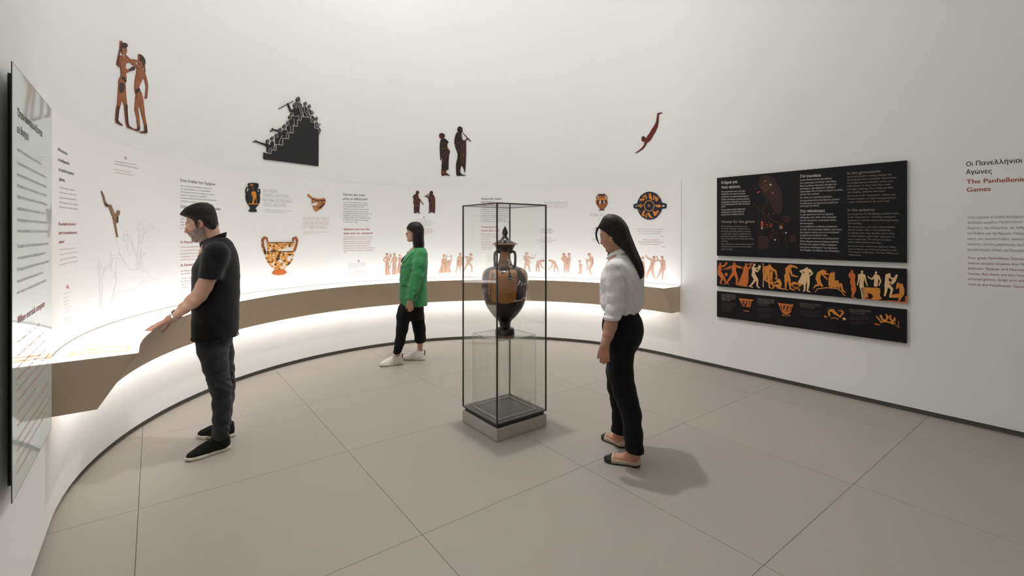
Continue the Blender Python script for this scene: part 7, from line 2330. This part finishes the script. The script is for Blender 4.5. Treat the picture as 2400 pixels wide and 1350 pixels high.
onto(wg, bj, 'lapel_edge', [C_((545, 745, 9), (555, 790, 9), (515, 860, 10), (470, 890, 9), (390, 960, 8), (320, 1040, 7), (262, 1110, 6))], GREEN_D, JS, 0.0016)
onto(wg, bj, 'button', [('e', 224, 1212, 24, 24)], BLACK, JS, 0.006, 0.005)
JS2 = Sheet(870, 640, 5.625)
onto(wg, bj, 'button', [('e', 391, 46, 13, 12)], BLACK, JS2, 0.006, 0.005)
onto(wg, bj, 'button', [('e', 384, 352, 9, 11)], BLACK, JS2, 0.006, 0.005)
onto(wg, bj, 'pocket_flap', [('p', [(424, 100), (490, 112), (490, 172), (426, 160)])], GREEN, JS2, 0.004, 0.004)
onto(wg, bj, 'pocket_seam', [C_((424, 163, 4), (490, 176, 4))], GREEN_D, JS2, 0.0045)
for k in range(4):
    onto(wg, bj, 'cuff_button', [('e', 570 + 6.5 * k, 325 - 15 * k, 7, 7.5)], BLACK, JS2, 0.006, 0.005)

# ------------------------------------------------------------------ 3. woman in the white shirt beside the showcase
WSHIRT = mat('white_cotton', (0.70, 0.685, 0.67), 0.85, 0.2, bump=0.15, bscale=700, sheen=0.1)
WSEAM = mat('white_seam', (0.46, 0.44, 0.43), 0.9, 0.1)
YW = 3.35
FW = math.radians(150)
fW_ = np.array([math.cos(FW), math.sin(FW), 0])
lW = np.array([-fW_[1], fW_[0], 0])
cW = P(1460, 700, YW)
ww = empty('person', 'woman in white shirt and black trousers looking down beside the showcase', 'person', None, (cW[0], cW[1], 0))
tw = Field((0.50, 2.98, 0.04), (1.10, 3.74, 1.16), 0.0065)
tw.stack(px_rows([(722, 1420, 1497, 0.135), (735, 1417, 1497.5, 0.145), (751, 1411, 1505.5, 0.16), (764, 1410.5, 1508, 0.17), (782, 1413, 1508.5, 0.172), (798, 1416, 1504, 0.165), (813, 1419, 1496, 0.15), (826, 1421, 1489, 0.13)], YW, FW), 0.02)
w_near = leg(tw, [(1458, 800, 34), (1455, 830, 29), (1453.5, 845, 28), (1454, 872, 29), (1463, 915, 26.5), (1472, 945, 24), (1480, 972, 22.2), (1484, 1018, 21.5), (1486.5, 1056, 20.2), (1487, 1066, 20)], 3.27, 3.185, 0.03)
w_far = leg(tw, [(1460, 800, 30), (1449, 845, 25), (1446, 871, 24.5), (1447.5, 905, 23.5), (1453, 940, 21), (1455, 980, 19.5), (1451, 1010, 17), (1450, 1022, 17)], 3.43, 3.50, 0.03)
cutN = P(1486, 1060, 3.185)
Zw = tw.ax[2][None, None, :]
Xw = tw.ax[0][:, None, None]
Yw = tw.ax[1][None, :, None]
tw.f = np.maximum(tw.f, np.where(Yw < 3.33, cutN[2] - 0.12 * (Xw - cutN[0]) - Zw, P(1450, 1013, 3.5)[2] - 0.12 * (Xw - 0.79) - Zw))
tw.ripple([((0.6, 0.2, 1), 0.13, 0.0008, 0.4), ((-0.6, 0.2, 1), 0.08, 0.0006, 1.9)])
child(link('trousers', tw.mesh('trousers', BLACKW)), ww)
sw = Field((0.48, 2.94, 1.0), (1.10, 3.78, 1.52), 0.0055)
sw.stack(px_rows([(590, 1440, 1472, 0.06), (597, 1434, 1481, 0.09), (606, 1428, 1489, 0.135), (620, 1419, 1500, 0.172), (637, 1411, 1508, 0.182), (651, 1407, 1510, 0.182), (668, 1405.5, 1510.3, 0.18), (690, 1406, 1510, 0.175), (701, 1406.5, 1509, 0.172), (713, 1407, 1506.5, 0.168), (724, 1412, 1503, 0.16), (731, 1419, 1498.5, 0.15)], YW, FW), 0.03)
ws_ = [(1438, 628, 18.5), (1441, 650, 21.5), (1442, 672, 22), (1441, 695, 20.8), (1440, 725, 20.2), (1435, 752, 18.5)]
pts = []
for i, (x, y, h) in enumerate(ws_):
    Y = 3.19 - 0.006 * i
    p = P(x, y, Y)
    pts.append((p, hw(h, p[0], Y)))
for i in range(5):
    sw.cap(pts[i][0], pts[i + 1][0], pts[i][1], pts[i + 1][1], 0.03 if i < 1 else 0.012)
cuff = P(1433.5, 751, 3.16)
sw.ell(cuff, (0.060, 0.058, 0.026), None, 0.008)
sw.ell(cuff + (0.004, 0, 0.022), (0.063, 0.06, 0.016), None, 0.005)
wfA = np.array([cW[0], cW[1], 0]) - lW * 0.185
wfA = np.array([wfA[0], wfA[1], pts[0][0][2]])
wfE = wfA + np.array([-0.01, 0.01, -0.28])
sw.cap(wfA, wfE, 0.06, 0.06, 0.03)
sw.ell(wfE + (0, 0, -0.06), (0.06, 0.06, 0.03), None, 0.01)
sw.ripple([((0.9, 0.35, 0.12), 0.085, 0.0024, 0.5), ((0.8, 0.4, -0.28), 0.06, 0.0016, 1.3), ((0.6, 0.5, 0.5), 0.05, 0.0007, 0.2)], lambda X, Y, Z: 0.3 + 0.9 * smooth01(-Z, -1.36, -1.10) + 0 * X)
wshirt = child(link('shirt', sw.mesh('shirt', WSHIRT)), ww)
TW = Frame((P(1437, 548, 3.36)[0], 3.36, P(1437, 549, 3.36)[2]), math.radians(152), math.radians(21), 0.95)
SKW = (0.44, 0.235, 0.155)
bw3 = Field((0.46, 2.96, 0.002), (1.08, 3.80, 1.72), 0.0036)
head(bw3, TW, True)
bw3.cap(TW.w(-0.03, 0, -0.045), P(1452, 596, 3.36), 0.048, 0.055, 0.02)
core(bw3, [(P(1452, 594, 3.36), 0.05, 0.08), (P(1459, 615, YW), 0.10, 0.145), (P(1458, 660, YW), 0.11, 0.14), (P(1457, 720, YW), 0.085, 0.12), (P(1460, 765, YW), 0.105, 0.14), (P(1458, 815, YW), 0.08, 0.11)], FW)
for L_ in (w_near, w_far):
    bw3.path([(p, r * 0.7) for p, r in L_], 0.02)
bw3.path([(pts[0][0], 0.046), (pts[2][0], 0.044), (pts[4][0], 0.043)], 0.015)
we, wwr = P(1434, 745, 3.16), P(1418, 808, 3.135)
bw3.path([(pts[4][0], 0.043), (we, 0.0425), (P(1430.5, 766, 3.155), 0.040), (P(1425, 785, 3.145), 0.0335), (wwr, 0.0245)], 0.02)
hand(bw3, wwr, (-0.03, 0.03, -1), unit((-0.35, -1, 0)), (-0.86, 0.35, 0.0), 0.165, (0.32, 0.55, 0.45), (0.85, 0.35, -0.25), 0.04)
wfw = wfE + np.array([-0.06, 0.04, -0.25])
bw3.path([(wfA, 0.046), (wfE, 0.043), (wfE * 0.6 + wfw * 0.4, 0.04), (wfw, 0.025)], 0.02)
hand(bw3, wfw, (-0.15, 0.1, -1), -lW, fW_, 0.165, (0.3, 0.4, 0.3))
ground = lambda x, y: ((x - CX) / F * (F * EYE / (y - HY)), F * EYE / (y - HY))
wN = ground(1502, 1094), ground(1417, 1079)
wF = ground(1466, 1051), ground(1412.5, 1026)
TAN = mat('beige_leather', (0.50, 0.405, 0.30), 0.5, 0.4, bump=0.2, bscale=90)
PATENT = mat('black_patent', (0.012, 0.012, 0.012), 0.2, 0.5)
for (hl, to), top in ((wN, w_near[-1][0]), (wF, w_far[-1][0])):
    L = math.hypot(to[0] - hl[0], to[1] - hl[1])
    s = L / 0.245
    TF = Frame((hl[0], hl[1], 0), math.atan2(to[1] - hl[1], to[0] - hl[0]))
    TI = Frame((0, 0, 0), 0)

    def foot(Fd, g, Tq):
        Fd.ell(Tq.w(0.20 * s, 0.003, 0.022), (0.046 * s + g, 0.036 * s + g, 0.019 + g), Tq.R, 0.01)
        Fd.cap(Tq.w(0.17 * s, 0, 0.027), Tq.w(0.08 * s, 0, 0.05), 0.027 * s + g, 0.034 * s + g, 0.02)
        Fd.cap(Tq.w(0.18 * s, 0.0, 0.022), Tq.w(0.05 * s, 0, 0.03), 0.033 * s + g, 0.03 * s + g, 0.02)
        Fd.ell(Tq.w(0.042 * s, 0, 0.036), (0.04 * s + g, 0.03 * s + g, 0.034 + g), Tq.R, 0.02)
    foot(bw3, 0.0, TF)
    bw3.cap(TF.w(0.062 * s, 0, 0.06), TF.w(0.055 * s, 0, 0.15), 0.035, 0.037, 0.025)
    shoe = link('shoe', mesh('shoe', [], []), None)
    child(shoe, ww)
    fs_ = Field((-0.03, -0.07, 0.0), (L + 0.03, 0.07, 0.10), 0.0028)
    foot(fs_, 0.0045, TI)
    X, Y_, Z = fs_.ax[0][:, None, None] / s, fs_.ax[1][None, :, None], fs_.ax[2][None, None, :]
    rim = 0.058 - 0.024 * smooth01(X, 0.0, 0.10) + 0.2 * smooth01(X, 0.172, 0.19)
    body_ = np.maximum(fs_.f, np.maximum(Z - rim, 0.009 - Z))
    fs_.f = np.maximum(body_, X * s - 0.192 * s)
    child(link('upper', to_world(fs_.mesh('upper', TAN, None, 1), hl, to)), shoe)
    fs_.f = np.maximum(body_, 0.1925 * s - X * s)
    child(link('toe_cap', to_world(fs_.mesh('toe_cap', PATENT, None, 1), hl, to), label='black toe cap'), shoe)
    so = Field((-0.03, -0.07, -0.004), (L + 0.03, 0.07, 0.03), 0.0025)
    X, Y_, Z = so.ax[0][:, None, None], so.ax[1][None, :, None], so.ax[2][None, None, :]
    d2 = np.minimum(np.minimum(seg_d(X, Y_, (0.04 * s, 0), (0.12 * s, 0), 0.036 * s, 0.033 * s), seg_d(X, Y_, (0.12 * s, 0), (0.175 * s, 0.002), 0.033 * s, 0.04 * s)), seg_d(X, Y_, (0.175 * s, 0.002), (0.214 * s, 0.003), 0.04 * s, 0.034 * s))
    low = np.where(X < 0.062 * s, 0.0005, 0.0065 - 0.006 * smooth01(X, 0.11 * s, 0.15 * s))
    so.f = np.maximum(d2, np.maximum(low - Z, Z - 0.0125)) + 0 * d2
    child(link('sole', to_world(so.mesh('sole', PATENT, None, 1), hl, to)), shoe)
    for q in (-1, 1):
        pts_ = [(0.19 * s, 0, 0.047), (0.183 * s, 0.010 * q, 0.056), (0.176 * s, 0.018 * q, 0.053), (0.181 * s, 0.012 * q, 0.047), (0.19 * s, 0, 0.047)]
        child(link('bow', to_world(tube('bow', pts_, [0.0024] * 5, TAN, 6, 4), hl, to)), shoe)
bw3.half((0, 0, 0.0085), (0, 0, -1))
face_w = face_tone(TW, SKW, (0.40, 0.13, 0.115), (0.025, 0.017, 0.014))
child(link('body', bw3.mesh('body', SKIN_G, lambda co: face_w(co) * np.where(co[:, [2]] < 0.8, np.array([[1.08, 0.96, 0.98]]), np.array([[1.0, 1.0, 1.0]])), 1)), ww)
hh = Field((0.54, 3.0, 1.24), (1.08, 3.6, 1.74), 0.0042)
hh.stack(px_rows([(502, 1425, 1440, 0.03), (504, 1420, 1447, 0.05), (508, 1414, 1455, 0.066), (513, 1410, 1460.5, 0.076), (520, 1405.5, 1467, 0.082), (527, 1401.5, 1471.5, 0.085), (533, 1398.5, 1474.5, 0.086), (537, 1404, 1476, 0.086), (543, 1414, 1478, 0.085), (549, 1421, 1480, 0.084), (556, 1428, 1482.5, 0.083),
                  (563, 1434, 1485.5, 0.082), (570, 1440, 1488.5, 0.08), (579, 1452, 1491.5, 0.077), (588, 1463, 1495, 0.073), (597, 1472, 1499, 0.07), (610, 1480, 1505, 0.065), (623, 1487.5, 1508.5, 0.06), (635, 1492.5, 1510.5, 0.052), (645, 1496.5, 1509.5, 0.042), (651, 1499, 1506, 0.03)], 3.36, FW, 0, 0.6, (TW.c[0], TW.c[1])), 0.01, power=3.0)
hh.ripple([((0.7, 0.8, 0.25), 0.026, 0.0012, 0.2), ((1, -0.3, 0.5), 0.017, 0.0007, 1.2)])
hair_w = child(link('hair', hh.mesh('hair', HAIR_B, None, 3)), ww)
for pts_, rr in (([P(1403, 531, 3.42), P(1397.5, 545, 3.43), P(1399, 560, 3.43), P(1405, 572, 3.42)], [0.008, 0.007, 0.006, 0.003]), ([P(1405, 533, 3.40), P(1399, 535, 3.40), P(1394.5, 533.5, 3.40)], [0.006, 0.004, 0.001]), ([P(1431, 585, 3.44), P(1428, 597, 3.44), P(1426, 607, 3.43)], [0.014, 0.013, 0.006])):
    child(link('hair_strand', tube('hair_strand', pts_, rr, HAIR_B, 8, 4)), ww)
ear = TW.w(0.010, 0.081, -0.028)
hoop = [tuple(ear + np.array([0.0, -0.003, -0.009]) + 0.008 * (math.cos(a) * fW_ + np.array([0, 0, math.sin(a)]))) for a in np.linspace(0, 2 * math.pi, 13)]
child(link('earring', tube('earring', hoop, [0.0018] * 13, mat('gold', (0.8, 0.62, 0.36), 0.25, 0.5, metal=1.0), 6, 2)), ww)
# folded collar
fv, lv = fW_, lW
cc = P(1450, 593, 3.355)
vs, fs2 = [], []
n = 36
for i in range(n + 1):
    th = 0.35 + (2 * math.pi - 0.7) * i / n
    fz = -0.030 * math.cos(th)
    for rr, zz in ((0.0, 0.006), (0.003, 0.022), (0.015, 0.0), (0.024, -0.020), (0.020, -0.020), (0.004, 0.0)):
        vs.append(cc + fv * (0.066 + rr) * math.cos(th) + lv * (0.060 + rr) * math.sin(th) + np.array([0, 0, fz + zz]))
for i in range(n):
    for k in range(6):
        k2 = (k + 1) % 6
        fs2.append((i * 6 + k, i * 6 + k2, (i + 1) * 6 + k2, (i + 1) * 6 + k))
fs2 += [tuple(range(6)), tuple(n * 6 + k for k in range(5, -1, -1))]
child(link('shirt_collar', mesh('shirt_collar', vs, fs2, WSHIRT, True)), ww)
bw_ = bvh_of(wshirt)
NS = Sheet(1370, 490, 6.75)
onto(ww, bw_, 'breast_pocket', [('p', [(262, 1065), (335, 1085), (335, 1215), (300, 1200), (255, 1170)])], WSHIRT, NS, 0.0035, 0.003)
onto(ww, bw_, 'pocket_edge', [C_((255, 1168, 3), (300, 1202, 3), (335, 1217, 3))], WSEAM, NS, 0.004)
onto(ww, bw_, 'yoke_seam', [C_((610, 925, 2.5), (690, 892, 2.5), (770, 862, 2.5))], WSEAM, NS, 0.001)
onto(ww, bw_, 'sleeve_seam', [C_((395, 895, 2.5), (430, 870, 2.5), (500, 900, 2.5), (570, 980, 2.5), (620, 1080, 2.5), (640, 1150, 2.5))], WSEAM, NS, 0.001)
